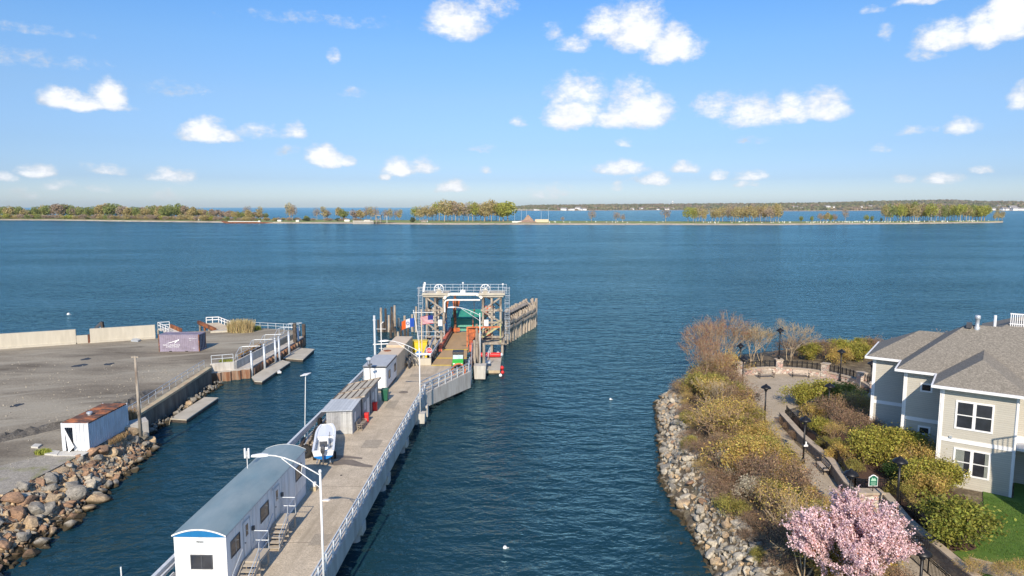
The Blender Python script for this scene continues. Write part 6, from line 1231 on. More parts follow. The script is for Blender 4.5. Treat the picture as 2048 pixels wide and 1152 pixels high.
for s,m,y,nm in ((1,M_lett,0,'sign_border'),(.86,pm('sign_green',(.01,.13,.08),.5,.05,3),-.03,'sign_face')):
    mb=MB(); P_=signpoly(s); n=len(P_); mb.add([(x,y,z+.85) for x,z in P_]+[(x,y+.028,z+.85) for x,z in P_],[tuple(range(n)),tuple(range(2*n-1,n-1,-1))]+[(i,n+i,n+(i+1)%n,(i+1)%n) for i in range(n)]); mb.build(nm,m,gs)
M_mint=pm('sign_pale_green',(.35,.6,.45),.6,.05,3); mb=MB(); mb.add([(-.2,-.035,.86),(.2,-.035,.86),(.16,-.035,1.0),(.08,-.035,1.1),(.0,-.035,1.02),(-.08,-.035,1.12),(-.16,-.035,1.0)],[tuple(range(7))]); mb.build('emblem',M_mint,gs)
for k,(z,w_) in enumerate(((.77,.34),(.7,.42),(.63,.36),(.57,.3))): mb=MB(); mb.box(-w_/2,w_/2,-.036,-.032,z-.012,z+.012); mb.build('text_line',M_mint,gs)
# lamps
def park_lamp():
    r=thing('park_lamp','','lamp',(0,0,0),0,'black park lamps')
    mb=MB(); mb.tube([(0,0,0),(0,0,3.55)],.08,8); mb.lathe([(.16,0),(.16,.35),(.09,.5)],(0,0,0),10); mb.lathe([(.07,3.35),(.14,3.42),(.14,3.5),(.07,3.56)],(0,0,0),10); mb.build('pole',M_black,r,smooth=True)
    mb=MB(); mb.lathe([(.08,3.5),(.2,3.56),(.24,3.72),(.2,3.76)],(0,0,0),14); mb.build('lantern',M_dgrey,r); mb=MB(); mb.lathe([(.5,3.72),(.48,3.79),(.34,3.93),(.15,4.02),(.11,4.1),(.03,4.15)],(0,0,0),18); mb.build('cap',M_black,r,smooth=True); return r
plp=park_lamp(); first=True
x85,y85=arcpt(85,8.0)
for (x,y,z,lab) in [(x85,y85,4.28,'black park lamp standing on the stone pillar at the back of the plaza'),(30.3,88.9,2.0,'black park lamp behind the left part of the plaza wall, before the bare trees'),(27.6,79.8,2.3,'black park lamp at the left edge of the plaza above the brown shrubs'),(25.4,66.6,2.35,'black park lamp at the near mouth of the plaza, standing free on the paving'),(41.0,83.4,2.4,'black park lamp at the right side of the plaza before the green hedge'),(41.6,77.3,2.3,'black park lamp in the shade beside the far corner of the house'),(31.9,66.9,2.4,'black park lamp whose head peeps out of the yellow green bush'),(24.75,55.9,2.4,'black park lamp halfway down the path carrying a white camera'),(22.85,44.2,2.4,'black park lamp rising out of the pink cherry tree'),(26.45,44.8,3.05,'black park lamp on the retaining wall right of the cherry tree'),(22.6,35.6,1.35,'lowest black park lamp, only its head showing at the bottom edge')]:
    if first: plp.location=(x,y,z); plp['label']=lab; first=False; cur=plp
    else: cur=dup(plp,(x,y,z),0,label=lab)
    if 'camera' in lab:
        mb=MB(); mb.box(-.05,.3,-.12,.12,1.5,1.65); mb.box(.1,.22,-.05,.05,1.65,1.9); mb.build('security_camera',M_white,cur)
# benches and bin
M_bs=pm('pale_bench_slats',(.5,.42,.34),.8,.12,3)
bench('dark slatted bench at the left back of the plaza',(32.5,85.0,PZ),rad(10),M_wood,M_black,2.2,'park benches')
bench('pale wooden bench against the pink wall at the back of the plaza',(36.9,85.2,PZ),rad(-14),M_bs,M_black,2.2,'park benches')
bench('wooden bench in the shade along the middle of the path wall',(25.35,54.2,PZ),rad(-96),M_bs,M_black,2.0,'park benches')
bench('pale slatted bench beside the trash can on the lower path',(25.75,42.0,PZ),rad(-92),M_bs,M_black,2.1,'park benches')
p=at(1803,1085,PZ); tb=thing('trash_can','round metal trash can with pale ring lid beside the lower bench','trash can',(25.55,43.9,PZ)); mb=MB(); mb.lathe([(.3,0),(.32,.1),(.34,.8)],(0,0,0),16); mb.build('can',M_galv,tb); mb=MB(); mb.lathe([(.2,.801),(.38,.8),(.39,.88),(.3,.97),(.18,.96),(.17,.9)],(0,0,0),18); mb.build('lid',M_galvw,tb,smooth=True)
mb=MB(); mb.beam((0,0,.02),(-.1,1.7,.04),.35,.02)
# brush pile at the right part of the plaza
# ---------------- rocks right
rg=random.Random(31); RL=[(12.9,34),(13,42),(13.1,49.5),(13.0,58),(15.2,68.6),(17.8,82.5),(23.3,90.7),(30,99)]; RT=[(16.4,34),(16.5,42),(16.7,49),(16.6,57),(18.2,66),(20.6,80),(25.3,88.0),(31.4,96.5)]
for t in np.linspace(0.0,.93,58):
    a=along(RL,t); b=along(RT,t)
    for k in range(3):
        u=(k+rg.uniform(.05,.95))/3; s=rg.choice([.8,1.0,1.2,1.4]); x=a.x+(b.x-a.x)*u-.25+rg.uniform(-.2,.2); y=a.y+(b.y-a.y)*u+rg.uniform(-.4,.4); z=gz(x,y)+rg.uniform(.0,.25); z=max(z,-.25)
        kd=rg.choices(['rusty brown','tan','grey','pale grey'],[.06,.22,.32,.40])[0]; sz='large' if s>1.3 else 'small' if s<.95 else 'middle sized'; row='at the waterline' if u<.33 else 'under the shrubs' if u>.7 else 'halfway up'
        put_rock(rg,x,y,z,s,kd,'%s %s rock %s of the right riprap bank'%(sz,kd,row),'rocks of the right riprap bank')
def fr_(rg):
    t=rg.random()*.97; u=rg.random()*1.05; a=along(RL,t); b=along(RT,t); x=a.x+(b.x-a.x)*u-.3; y=a.y+(b.y-a.y)*u; return (x,y,max(gz(x,y),-.25)+.02)
for k_,m_,sd_,n_ in (('pale','pale grey',10,1100),('grey','grey',11,700),('tan','tan',12,600)): rubble('rubble',n_,fr_,.35,.85,sd_,RM[m_],'small %s stones filling the gaps of the right riprap bank'%k_)
for px,py,s,k,lab in ((1345,1022,.7,'tan','lone tan rock in the shallows off the right bank'),(1362,1088,.35,'pale grey','tiny pale stone in the shallows off the right bank')):
    p=at(px,py,0); o=put_rock(rg,p.x,p.y,.05,s,k,lab,'rocks in the shallows')
# ---------------- vegetation
def grow(rg,n0,h,spread,levels=3,split=3,up=.5,r0=.03,wig=.25,base=.1):
    segs=[];tips=[]
    def br(p,d,L_,r,lv):
        k=2; q=p
        for i in range(k):
            d2=(d+Vector((rg.gauss(0,wig),rg.gauss(0,wig),rg.gauss(0,wig)*.6+up*.12))).normalized(); q2=q+d2*L_/k; segs.append((q,q2,r,r*.8)); r*=.8; q=q2; d=d2
        if lv>=levels: tips.append((q,d)); return
        for i in range(split):
            d3=(d+Vector((rg.gauss(0,.55),rg.gauss(0,.55),rg.gauss(0,.35)+up*.3))).normalized(); br(q,d3,L_*rg.uniform(.55,.85),r*.7,lv+1)
    for i in range(n0):
        a=2*PI*i/n0+rg.uniform(-.4,.4); e=rg.uniform(.25,1)*spread; d=Vector((math.cos(a)*e,math.sin(a)*e,1)).normalized(); br(Vector((math.cos(a)*base*rg.random(),math.sin(a)*base*rg.random(),-.1)),d,h*.42,r0,1)
    return segs,tips
def twigmesh(name,segs,mat,rmin=.009,n=3):
    V=[];Fq=[]
    A=np.array([list(s[0]) for s in segs]); B=np.array([list(s[1]) for s in segs]); R0=np.maximum([s[2] for s in segs],rmin)[:,None]; R1=np.maximum([s[3] for s in segs],rmin)[:,None]
    D=B-A; D/=np.linalg.norm(D,axis=1)[:,None]+1e-9; U=np.cross(D,[.3,.5,.81]); U/=np.linalg.norm(U,axis=1)[:,None]+1e-9; W=np.cross(D,U); m=len(segs); V=np.empty((m,2*n,3))
    for k in range(n):
        a=2*PI*k/n; o=U*math.cos(a)+W*math.sin(a); V[:,k]=A+o*R0; V[:,n+k]=B+o*R1
    base=(np.arange(m)*2*n)[:,None]; Fq=np.concatenate([base+np.array([[k,(k+1)%n,n+(k+1)%n,n+k]]) for k in range(n)],0)
    return npmesh(name,V.reshape(-1,3),Fq,mat)
def leafmesh(name,pts,n,size,sig,mat,seed,asp=.6,flat=0):
    rg=np.random.default_rng(seed); P=np.array([list(p) for p in pts]); idx=rg.integers(0,len(P),n); C=P[idx]+rg.normal(0,1,(n,3))*sig
    nr=rg.normal(0,1,(n,3)); nr[:,2]+=flat; nr/=np.linalg.norm(nr,axis=1)[:,None]; U=np.cross(nr,rg.normal(0,1,(n,3))); U/=np.linalg.norm(U,axis=1)[:,None]; W=np.cross(nr,U); s=(size*rg.uniform(.6,1.3,n))[:,None]
    V=np.stack([C-U*s,C-W*s*asp,C+U*s,C+W*s*asp],1); return npmesh(name,V.reshape(-1,3),np.arange(4*n).reshape(-1,4),mat)
M_twig=pm('pale_brown_twigs',(.42,.3,.19),.9,.25,3); M_twigd=pm('dull_brown_twigs',(.27,.19,.13),.9,.3,3); M_bark=pm('pale_bark',(.36,.27,.17),.9,.2,3); M_barkw=pm('whitish_bark',(.42,.33,.22),.9,.15,3)
LM={}
for nm,c,isl in (('ochre_leaves',(.52,.38,.11),.35),('olive_leaves',(.34,.3,.075),.35),('yellow_green_leaves',(.36,.33,.06),.35),('rusty_buds',(.36,.14,.07),.3),('brown_leaves',(.34,.22,.13),.35),('white_blossom',(.6,.54,.4),.2),('dark_green_leaves',(.045,.085,.02),.35),('fresh_green_leaves',(.25,.26,.045),.35)):
    LM[nm]=pm(nm,c,.7,.38,.8,island=isl*1.35,trans=.35)
def plant(name,cat,segs,tips,nleaf,size,sig,leaf,twig,seed,loc=(0,0,0),extra=None,rmin=.009,lname='leaves',sname='stems'):
    r=thing(name,'',cat,loc); me=twigmesh(sname,segs,twig,rmin); o=bpy.data.objects.new(sname,me); COL.objects.link(o); o.parent=r
    if nleaf:
        pts=[t[0] for t in tips]+[s[1] for s in segs[len(segs)//2:]]; me=leafmesh(lname,pts,nleaf,size,sig,LM[leaf],seed); o=bpy.data.objects.new(lname,me); COL.objects.link(o); o.parent=r
    return r
PRO={}
def proto(key,*a,**k): PRO.setdefault(key,[]).append(plant(*a,**k))
for j in range(2):
    g_=random.Random(50+j); s,t=grow(g_,9,1.9,.75,3,3,r0=.025); proto('ochre','leafy_shrub','shrub',s,t,5600,.045,.15,'ochre_leaves',M_twig,j)
    s,t=grow(g_,9,1.9,.8,3,3,r0=.025); proto('olive','leafy_shrub','shrub',s,t,6000,.047,.16,'olive_leaves',M_twigd,j+5)
    s,t=grow(g_,14,1.9,.8,4,3,r0=.02,up=.3); proto('twig','twiggy_shrub','shrub',s,t,2600,.035,.14,'brown_leaves',M_twigd,j+9,rmin=.008)
    s,t=grow(g_,10,1.8,.6,4,3,r0=.02,up=.5); proto('tan','twiggy_shrub','shrub',s,t,2200,.035,.14,'ochre_leaves',M_twig,j+12,rmin=.008)
    s,t=grow(g_,10,1.9,.7,3,3,r0=.03); proto('yg','leafy_shrub','bush',s,t,8500,.06,.2,'yellow_green_leaves',M_bark,j+15)
    s,t=grow(g_,7,1.6,.7,3,3,r0=.02); proto('white','blossoming_shrub','shrub',s,t,2600,.04,.14,'white_blossom',M_twigd,j+19,lname='blossom')
    s,t=grow(g_,5,4.2,.45,5,3,r0=.07,up=.6,wig=.16); proto('baretree','bare_tree','tree',s,t,3600,.032,.16,'rusty_buds',M_bark,j+23,rmin=.011)
    s,t=grow(g_,4,4.4,.55,5,3,r0=.08,up=.6,wig=.14); proto('paletree','bare_tree','tree',s,t,1500,.03,.2,'ochre_leaves',M_barkw,j+26,rmin=.013)
    s,t=grow(g_,11,1.5,.8,3,3,r0=.025); proto('green','leafy_shrub','shrub',s,t,7000,.055,.15,'dark_green_leaves',M_twigd,j+29)
    s,t=grow(g_,10,1.9,.7,3,3,r0=.03); proto('fresh','leafy_shrub','bush',s,t,9000,.06,.2,'fresh_green_leaves',M_bark,j+33)
used=set(); rgp=random.Random(77)
def put(key,x,y,h,label,group,z=None,wx=1.0):
    L_=PRO[key]; k=rgp.randrange(2); src=L_[k]; z=gz(x,y)-.05 if z is None else z
    base={'ochre':1.9,'olive':1.9,'twig':1.9,'tan':1.8,'yg':1.9,'white':1.6,'baretree':4.2,'paletree':4.4,'green':1.5,'fresh':1.9}[key]
    sc=h/base*.9; scl=(sc*wx,sc*wx,sc)
    if (key,k) not in used:
        used.add((key,k)); src.location=(x,y,z); src.scale=scl; src.rotation_euler=(0,0,rgp.uniform(0,6.28)); props(src,label,None,group); return src
    return dup(src,(x,y,z),rgp.uniform(0,6.28),scl,label,group)
# shrubs on the bank between the riprap and the path
DESC={'ochre':'ochre leafed shrub','olive':'olive green leafed shrub','twig':'dull brown twiggy shrub','tan':'tan twiggy shrub','white':'white flowering shrub','green':'dark green shrub','yg':'yellow green bush'}
def zone(y): return 'at the plaza end of the right bank' if y>76 else 'on the far middle right bank' if y>64 else 'on the near middle right bank' if y>52 else 'on the near right bank'
cells=[]
y=37.0
while y<92:
    yl=y; a=along(RT,0); 
    xs_=[np.interp(y,[p[1] for p in RT],[p[0] for p in RT])]; x0=xs_[0]-.35; x1=np.interp(y,[37,50,61,66,70,80,86,92],[22.4,22.8,23.9,24.2,23.8,26.2,27.5,29.3])
    n=max(1,int((x1-x0)/1.9)); 
    x1-=.35
    for i in range(n+1):
        x=x0+(x1-x0)*i/max(1,n)+rgp.uniform(-.55,.55); yy=y+rgp.uniform(-.5,.5); f=(x-x0)/(x1-x0+.01)
        if y>80: k=rgp.choices(['twig','tan','ochre'],[.45,.35,.2])[0]
        elif y>66: k=rgp.choices(['twig','tan','ochre','olive'],[.3,.35,.2,.15] if f<.45 else [.15,.2,.4,.25])[0]
        elif y>53: k=rgp.choices(['twig','tan','ochre','olive'],[.4,.35,.15,.1] if f<.4 else [.15,.2,.45,.2])[0]
        else: k=rgp.choices(['twig','tan','ochre','olive'],[.5,.3,.12,.08] if f<.6 else [.25,.2,.35,.2])[0]
        h=(rgp.choice([1.7,2.2,2.8,3.3,3.7]) if f>.3 else rgp.choice([1.1,1.5,2.0]))*rgp.uniform(.9,1.1); 
        if x>x1+.1 : x=x1
        if f>.72 and y<66: h=min(h,1.7)
        if f>.6 and 46<y<52: h=min(h,1.1)
        put(k,x,yy,h,'%s %s %s, %s'%('tall' if h>2.6 else 'low' if h<1.7 else 'medium',DESC[k],zone(yy),'by the rocks' if f<.3 else 'by the paving' if f>.75 else 'in mid slope'),'shrubs on the right bank',wx=rgp.uniform(.85,1.25))
    y+=2.05
for px,py,k,h,lab in ((1455,950,'white',2.7,'white flowering shrub, the larger one in the brown brush of the right bank'),(1505,1000,'white',2.3,'white flowering shrub, the smaller one nearer the cherry tree'),(1435,880,'white',1.0,'faint white flowering shrub near the rocks, behind the larger one'),(1470,880,'olive',2.8,'tall olive shrub in the middle of the right bank'),(1440,840,'green',2.2,'dark green shrub low in the middle of the right bank'),(1520,900,'ochre',3.0,'tall ochre shrub beside the free standing plaza lamp'),(1572,955,'ochre',2.6,'tall ochre shrub right beside the path'),(1545,1010,'olive',2.2,'olive shrub behind the pink cherry tree'),(1590,1005,'green',1.2,'low green shrub between path and cherry tree'),(1480,820,'ochre',2.7,'tall ochre shrub at the left of the plaza'),(1500,860,'olive',2.6,'tall olive shrub below the plaza paving')):
    p=at(px,py,2.2); put(k,p.x,p.y,h,lab,'special shrubs of the right bank')
for x,y,k,h,lab in ((27.3,90.5,'baretree',6.6,'tall reddish budding tree left of the plaza pillar'),(25.2,86.5,'baretree',6.2,'reddish budding tree nearest the water at the plaza end'),(24.0,83.5,'baretree',5.2,'slim reddish budding tree leaning over the rocks'),(29.6,93.5,'baretree',6.8,'rusty budding tree behind the left plaza lamp'),(23.2,79.5,'baretree',4.6,'low budding tree at the top of the riprap'),
    (33.2,93.2,'paletree',5.6,'pale bare tree directly behind the plaza wall'),(35.2,94.5,'paletree',5.2,'pale bare tree behind the lamp pillar'),(38.6,93.2,'paletree',5.9,'wide pale bare tree right of the lamp pillar'),(31.3,95.3,'paletree',5.4,'pale bare tree in the middle of the trees beyond the plaza'),(20.6,69.5,'paletree',4.0,'slender bare tree with a pale trunk on the middle bank'),(17.3,38.2,'paletree',4.6,'bare tan tree on the near bank left of the cherry tree')):
    put(k,x,y,h,lab,'bare trees of the right bank')
# hedge beyond the plaza on the right
for i in range(17):
    x=41.5+i*1.5+rgp.uniform(-.5,.5); yy=94.5+rgp.uniform(-2,3)+(.25*i); k=rgp.choice(['yg','ochre','twig','yg']); put(k,x,yy,rgp.uniform(2.6,3.6),'%s in the hedge beyond the right side of the plaza'%DESC[k],'hedge beyond the plaza',wx=1.2)
# bushes between path wall and house
for px,py,k,h,lab in ((1600,800,'yg',2.6,'yellow green bush at the left end of the planting below the plaza'),(1640,800,'yg',3.2,'big yellow green bush in the middle of the planting below the plaza'),(1685,805,'yg',3.0,'yellow green bush right of the hidden lamp'),(1625,830,'ochre',2.2,'ochre bush at the near side of the planting below the plaza'),(1670,840,'twig',2.8,'brown twiggy bush below the yellow green ones'),(1705,835,'tan',3.0,'tan twiggy bush before the far house corner'),(1735,830,'tan',2.8,'tan twiggy bush against the far house wall'),(1700,870,'twig',2.6,'brown twiggy bush beside the iron fence'),(1665,880,'tan',1.8,'low tan bush along the iron fence'),(1740,880,'twig',2.4,'brown bush under the far house wall'),
    (1730,925,'yg',2.9,'yellow green bush nearest the green sign'),(1775,918,'yg',3.0,'yellow green bush below the far house wall'),(1810,930,'yg',3.0,'yellow green bush under the small house window'),(1845,955,'ochre',3.0,'ochre green bush at the house corner'),(1875,985,'yg',2.7,'yellow green bush before the house corner'),(1840,985,'yg',2.6,'yellow green bush above the round one'),(1790,960,'green',1.6,'dark green low shrub behind the iron fence'),(1860,1000,'ochre',2.4,'ochre bush left of the lawn'),(1905,1092,'fresh',3.3,'round fresh green bush alone on the mulch circle'),(1690,925,'ochre',1.8,'ochre bush at the iron fence left of the green sign'),(1705,950,'olive',1.4,'low olive bush just behind the iron fence by the sign'),(1665,905,'olive',1.6,'olive bush along the iron fence halfway down'),(1640,870,'yg',1.8,'small yellow green bush along the upper iron fence'),(1815,1000,'olive',1.6,'olive bush behind the fence right of the sign'),(1840,1040,'ochre',1.5,'low ochre bush behind the lower fence'),(1760,900,'green',2.0,'dark green shrub in the shade between the bushes')):
    p=at(px,py,3.0); put(k,p.x,p.y,h,lab,'bushes between the path and the house',wx=1.15,z=3.0 if inpoly(np.array([p.x]),np.array([p.y]),UPP)[0] else 2.3)
for i,(px,py) in enumerate(((1950,1160),(2000,1165),(2040,1162))): p=at(px,py,3.0); put('tan',p.x,p.y,1.3,'tan bush at the very bottom edge, %s from the left'%ORD[i],'bushes at the bottom edge',z=3.05)
for (x,y) in ((40.8,76.0),(41.3,74.0),(39.8,78.0)): put('twig',x,y,1.3,'dead brown brush heaped against the shaded right part of the plaza wall','dead brush on the plaza',z=2.4,wx=1.6)
for i,(px,py) in enumerate(((1566,850),(1578,862),(1590,880))): p=at(px,py,2.4); put('twig',p.x-.2,p.y,1.0,'small grey brown brush on the path edge, %s from the plaza'%ORD[i],'brush at the path edge',z=2.4)
# stuff: fallen leaves and low growth on the bank
rg2=np.random.default_rng(4); n=26000; X=rg2.uniform(14,30,n); Y=rg2.uniform(34,96,n); xt=np.interp(Y,[p[1] for p in RT],[p[0] for p in RT]); xp=np.interp(Y,[37,50,61,66,70,80,86,92],[22.9,23.2,24.3,24.6,24.2,26.6,28,30]); m=(X>xt-.3)&(X<xp); X=X[m];Y=Y[m]; Z=hmap(X,Y); n=len(X); U=rg2.normal(0,1,(n,3)); U/=np.linalg.norm(U,axis=1)[:,None]; W=rg2.normal(0,1,(n,3)); C=np.stack([X,Y,Z+rg2.uniform(0,.35,n)],1); s=.055
V=np.stack([C-U*s,C-W*s*.5,C+U*s,C+W*s*.5],1).reshape(-1,3); npobj('undergrowth',V,np.arange(4*n).reshape(-1,4),LM['brown_leaves'],None,'low brown undergrowth and dead leaves on the right bank',kind='stuff')
# ---------------- cherry tree
ch=thing('cherry_tree','large pink blossoming cherry tree at the bottom edge right of centre','tree',(18.9,35.6,1.5))
g_=random.Random(9); segs,tips=grow(g_,9,5.6,.85,4,4,r0=.09,up=.9,wig=.12,base=.2); me=twigmesh('trunk',segs,M_twigd,.014,4); o=bpy.data.objects.new('trunk',me); COL.objects.link(o); o.parent=ch
zs=sorted(t[0].z for t in tips); 
# blossom sleeves run along the outer twigs
P_=[]
for (a,b,r0,r1) in segs[9*2:]:
    a=Vector(a);b=Vector(b); 
    if max(a.z,b.z)<1.5: continue
    for k in range(5): P_.append(a.lerp(b,(k+g_.random())/5))
M_blos=pm('pink_blossom',(.88,.6,.61),.7,.25,1.6,island=.4,trans=.3); LM['pink']=M_blos
n_=62000; me=leafmesh('blossom',P_,n_,.05,.075,M_blos,3,asp=.9); o=bpy.data.objects.new('blossom',me); COL.objects.link(o); o.parent=ch
me=leafmesh('young_leaves',P_,4200,.05,.13,pm('bronze_leaves',(.35,.12,.05),.7,.2,2,island=.3,trans=.3),4); o=bpy.data.objects.new('young_leaves',me); COL.objects.link(o); o.parent=ch
CH_TOP=max(p.z for p in P_); sc=6.9/CH_TOP; ch.scale=(sc*.95,sc*.95,sc)
# ================================================================== HOUSE
HR=math.atan2(-.581,.814); hs=thing('house','beige sided two storey house with grey hip roofs and white trim','house',(36.38,47.63,3.0),HR)
M_sid=stripes('beige_siding',(.52,.495,.43),(.34,.32,.28),.16,2,.1,.7,var=.03,bump=.012)
M_shin=pm('grey_roof_shingles',(.2,.18,.148),.9,.3,9,col2=(.3,.27,.225),amt2=.4,scale2=6,soft2=.15,aniso=(1,1,2),fine=22,bump=.006,bscale=20)
M_trim=pm('house_white_trim',(.8,.8,.8),.5,.03,2)
ZE=7.6
def blk(x0,x1,y0,y1,zt=ZE): mb=MB(); mb.box(x0,x1,y0,y1,-.4,zt); return mb.build('wall',M_sid,hs)
blk(-4.7,0,0,6); blk(-7.55,0,4.3,14); blk(-10.4,-7.551,8.2,15.5); blk(.001,9,3.4,14)
mb=MB()
for x,y in ((-4.7,0),(0,0),(-7.55,4.3),(-10.4,8.2)):
    sx=-1 if x<0 else 1
    mb=MB(); mb.box(x-.025 if sx<0 else x-.16,x+.16 if sx<0 else x+.025,y-.03,y+.12,-.3,ZE-.05); mb.build('corner_trim',M_trim,hs)
for b_ in ((-4.54,-.16,-.035,.02,3.42,3.72),(-7.39,-4.7,4.265,4.3,3.42,3.72),(-10.24,-7.56,8.165,8.2,3.42,3.72),(-.02,.035,.16,3.4,3.42,3.72),(.04,9,3.365,3.4,3.42,3.72),(-4.6,-.1,-.04,.02,-.3,-.05)): mb=MB(); mb.box(*b_); mb.build('belt_trim',M_trim,hs)
M_curt=pm('grey_green_curtain',(.35,.38,.34),.9,.1,3)
def hwin(x0,x1,z0,z1,y,double=True,axis='y',curt=False):
    t=.13
    def bx(mb,a0,a1,d0,d1,z0,z1):
        if axis=='y': mb.box(a0,a1,y-d1,y-d0,z0,z1)
        else: mb.box(y+d0,y+d1,a0,a1,z0,z1)
    mb=MB(); bx(mb,x0,x1,-.02,.06,z0,z0+t); bx(mb,x0,x1,-.02,.06,z1-t,z1); bx(mb,x0,x0+t,-.02,.06,z0+t,z1-t); bx(mb,x1-t,x1,-.02,.06,z0+t,z1-t)
    cells_=[(x0+t,x1-t)]
    if double: xm=(x0+x1)/2; bx(mb,xm-t*.8,xm+t*.8,-.02,.055,z0+t,z1-t); cells_=[(x0+t,xm-t*.8),(xm+t*.8,x1-t)]
    zm=(z0+z1)/2
    if z1-z0>1:
        for a,b in cells_: bx(mb,a,b,-.01,.04,zm-.035,zm+.035)
    w_=mb.build('window',M_trim,hs); mb=MB()
    for a,b in cells_: bx(mb,a,b,-.02,.012,z0+t,z1-t)
    mb.build('pane',M_glass,w_)
    if curt:
        mb=MB(); a,b=cells_[0]; n=9
        for i in range(n): bx(mb,a+(b-a)*.62*i/n,a+(b-a)*.62*(i+.6)/n,.013,.022,z0+t,z1-t)
        mb.build('curtain',M_curt,w_); mb=MB(); a,b=cells_[1]
        for i in range(3): bx(mb,b-(b-a)*.22+(b-a)*.22*i/3,b-(b-a)*.22+(b-a)*.22*(i+.6)/3,.013,.022,z0+t,z1-t)
        mb.build('curtain',M_curt,w_)
hwin(-3.78,-1.4,4.5,6.68,0); hwin(-3.7,-1.38,.95,3.05,0,curt=True); hwin(-6.45,-5.58,5.95,6.7,4.3,False); hwin(-6.42,-5.52,2.35,3.08,4.3,False)
hwin(.5,1.3,1.0,3.0,0.0,False,'x'); hwin(1.9,2.9,1.0,3.0,0,False,'x'); hwin(.8,1.6,4.6,6.5,0,False,'x'); hwin(1.0,2.2,4.6,6.6,3.4,False); hwin(1.0,2.2,1.0,3.0,3.4,False)
def rfaces(name,faces,par=None):
    mb=MB()
    for f in faces:
        f=[Vector(v) for v in f]; n=(f[1]-f[0]).cross(f[2]-f[0]).normalized()
        if n.z<0: f=f[::-1]; n=-n
        k=len(f); mb.add(f+[v-Vector((0,0,.14)) for v in f],[tuple(range(k)),tuple(range(2*k-1,k-1,-1))]+[(i,k+i,k+(i+1)%k,(i+1)%k) for i in range(k)])
    return mb.build(name,M_shin,hs)
E3=ZE+.12
r3=rfaces('roof',[[(-5.3,-.6,E3),(.6,-.6,E3),(-2.35,2.4,9.5)],[(-5.3,-.6,E3),(-2.35,2.4,9.5),(-2.35,7.2,9.5),(-5.3,7.2,E3)],[(.6,-.6,E3),(.6,7.2,E3),(-2.35,7.2,9.5),(-2.35,2.4,9.5)]])
e2=E3+.003
r2=rfaces('roof',[[(-8.2,3.7,e2),(9.5,3.7,e2),(9.5,9.5,11.1),(-3.7,9.5,11.1)],[(-8.2,3.7,e2),(-3.7,9.5,11.1),(-8.2,15.3,e2)],[(-8.2,15.3,e2),(-3.7,9.5,11.1),(9.5,9.5,11.1),(9.5,15.3,e2)]])
e1=E3-.003
r1=rfaces('roof',[[(-11,7.65,e1),(-2,7.65,e1),(-2,11.7,9.85),(-7.35,11.7,9.85)],[(-11,7.65,e1),(-7.35,11.7,9.85),(-11,15.8,e1)],[(-11,15.8,e1),(-7.35,11.7,9.85),(-2,11.7,9.85),(-2,15.8,e1)]])
mb=MB(); zz=ZE-.06; g=.16
for x0,x1,y in ((-5.4,.7,-.72),(-8.3,-5.31,3.58),(-11.1,-8.21,7.53),(.71,9.4,3.58)): mb.box(x0,x1,y,y+.12,zz,zz+.2)
for y0,y1,x in ((-.6,3.58,-5.42),(-.6,3.58,.6),(3.7,7.5,-8.32),(7.65,15.8,-11.12)): mb.box(x,x+.12,y0,y1,zz,zz+.2)
mb.build('gutter',M_trim,hs)
mb=MB(); mb.box(-5.29,.59,-.59,3.5,ZE-.04,ZE-.01); mb.box(-8.19,-4.71,3.71,4.29,ZE-.04,ZE-.01); mb.box(-10.99,-7.56,7.66,8.19,ZE-.04,ZE-.01); mb.build('soffit',M_trim,hs)
mb=MB(); 
for x,y in ((-4.78,-.05),(-7.62,4.25),(-10.46,8.15),(-.08,-.06)): mb=MB(); mb.beam((x,y,-.2),(x,y,ZE-.1),.07); mb.build('downpipe',M_trim,hs)
mb=MB(); mb.box(-4.05,-3.85,-.14,-.04,3.72,3.86); mb.build('wall_light',M_galv,hs)
vt=MB(); vt.lathe([(.22,-.6),(.22,-.1),(.15,-.05),(.15,.55),(.21,.58),(.21,.85),(.14,.9)],(-3.0,9.1,11.1),12); vt.build('chimney_pipe',M_galv,hs,smooth=True)
mb=MB(); mb.box(-3.75,-3.35,8.8,9.2,10.9,11.35); mb.build('roof_vent',M_dgrey,hs); mb=MB(); mb.tube([(-1.8,10.6,10.2),(-1.8,10.6,11.9)],.11,8); mb.build('vent_stack',M_trim,hs)
mb=MB(); mb.tube([(1.6,9.9,10.9),(1.6,9.9,11.7)],.1,8); mb.build('vent_stack',M_black,hs)
# balcony on the right wing
mb=MB(); mb.box(.1,6,1.2,3.39,3.2,3.4); mb.build('balcony_floor',M_trim,hs); mb=MB()
for k in range(22): x=1.9+k*.18; mb.beam((x,1.25,3.4),(x,1.25,4.4),.04)
mb.beam((1.8,1.25,4.42),(6,1.25,4.42),.09,.06); mb.beam((1.8,1.25,3.5),(6,1.25,3.5),.06); mb.build('balcony_railing',M_trim,hs)
# the farther house beyond, with its white roof terrace
h2=thing('house','farther house with a white roof terrace railing behind the main roof','house',(69,84,3),HR)
mb=MB(); mb.box(-8,10,-4,8,-.5,4.6); mb.build('wall',M_sid,h2)
def hw(p): return p
mb=MB()
for f in ([(-8.6,-4.6,4.6),(10.6,-4.6,4.6),(10.6,2,7.0),(-4,2,7.0)],[(-8.6,-4.6,4.6),(-4,2,7.0),(-8.6,8.6,4.6)],[(-8.6,8.6,4.6),(-4,2,7.0),(10.6,2,7.0),(10.6,8.6,4.6)]):
    n=len(f); mb.add([Vector(v) for v in f]+[Vector(v)-Vector((0,0,.15)) for v in f],[tuple(range(n)),tuple(range(2*n-1,n-1,-1))]+[(i,n+i,n+(i+1)%n,(i+1)%n) for i in range(n)])
mb.build('roof',M_shin,h2)
mb=MB()
for k in range(18): mb.beam((-5.5+k*.22,-1,5.6),(-5.5+k*.22,-1,7.5),.09)
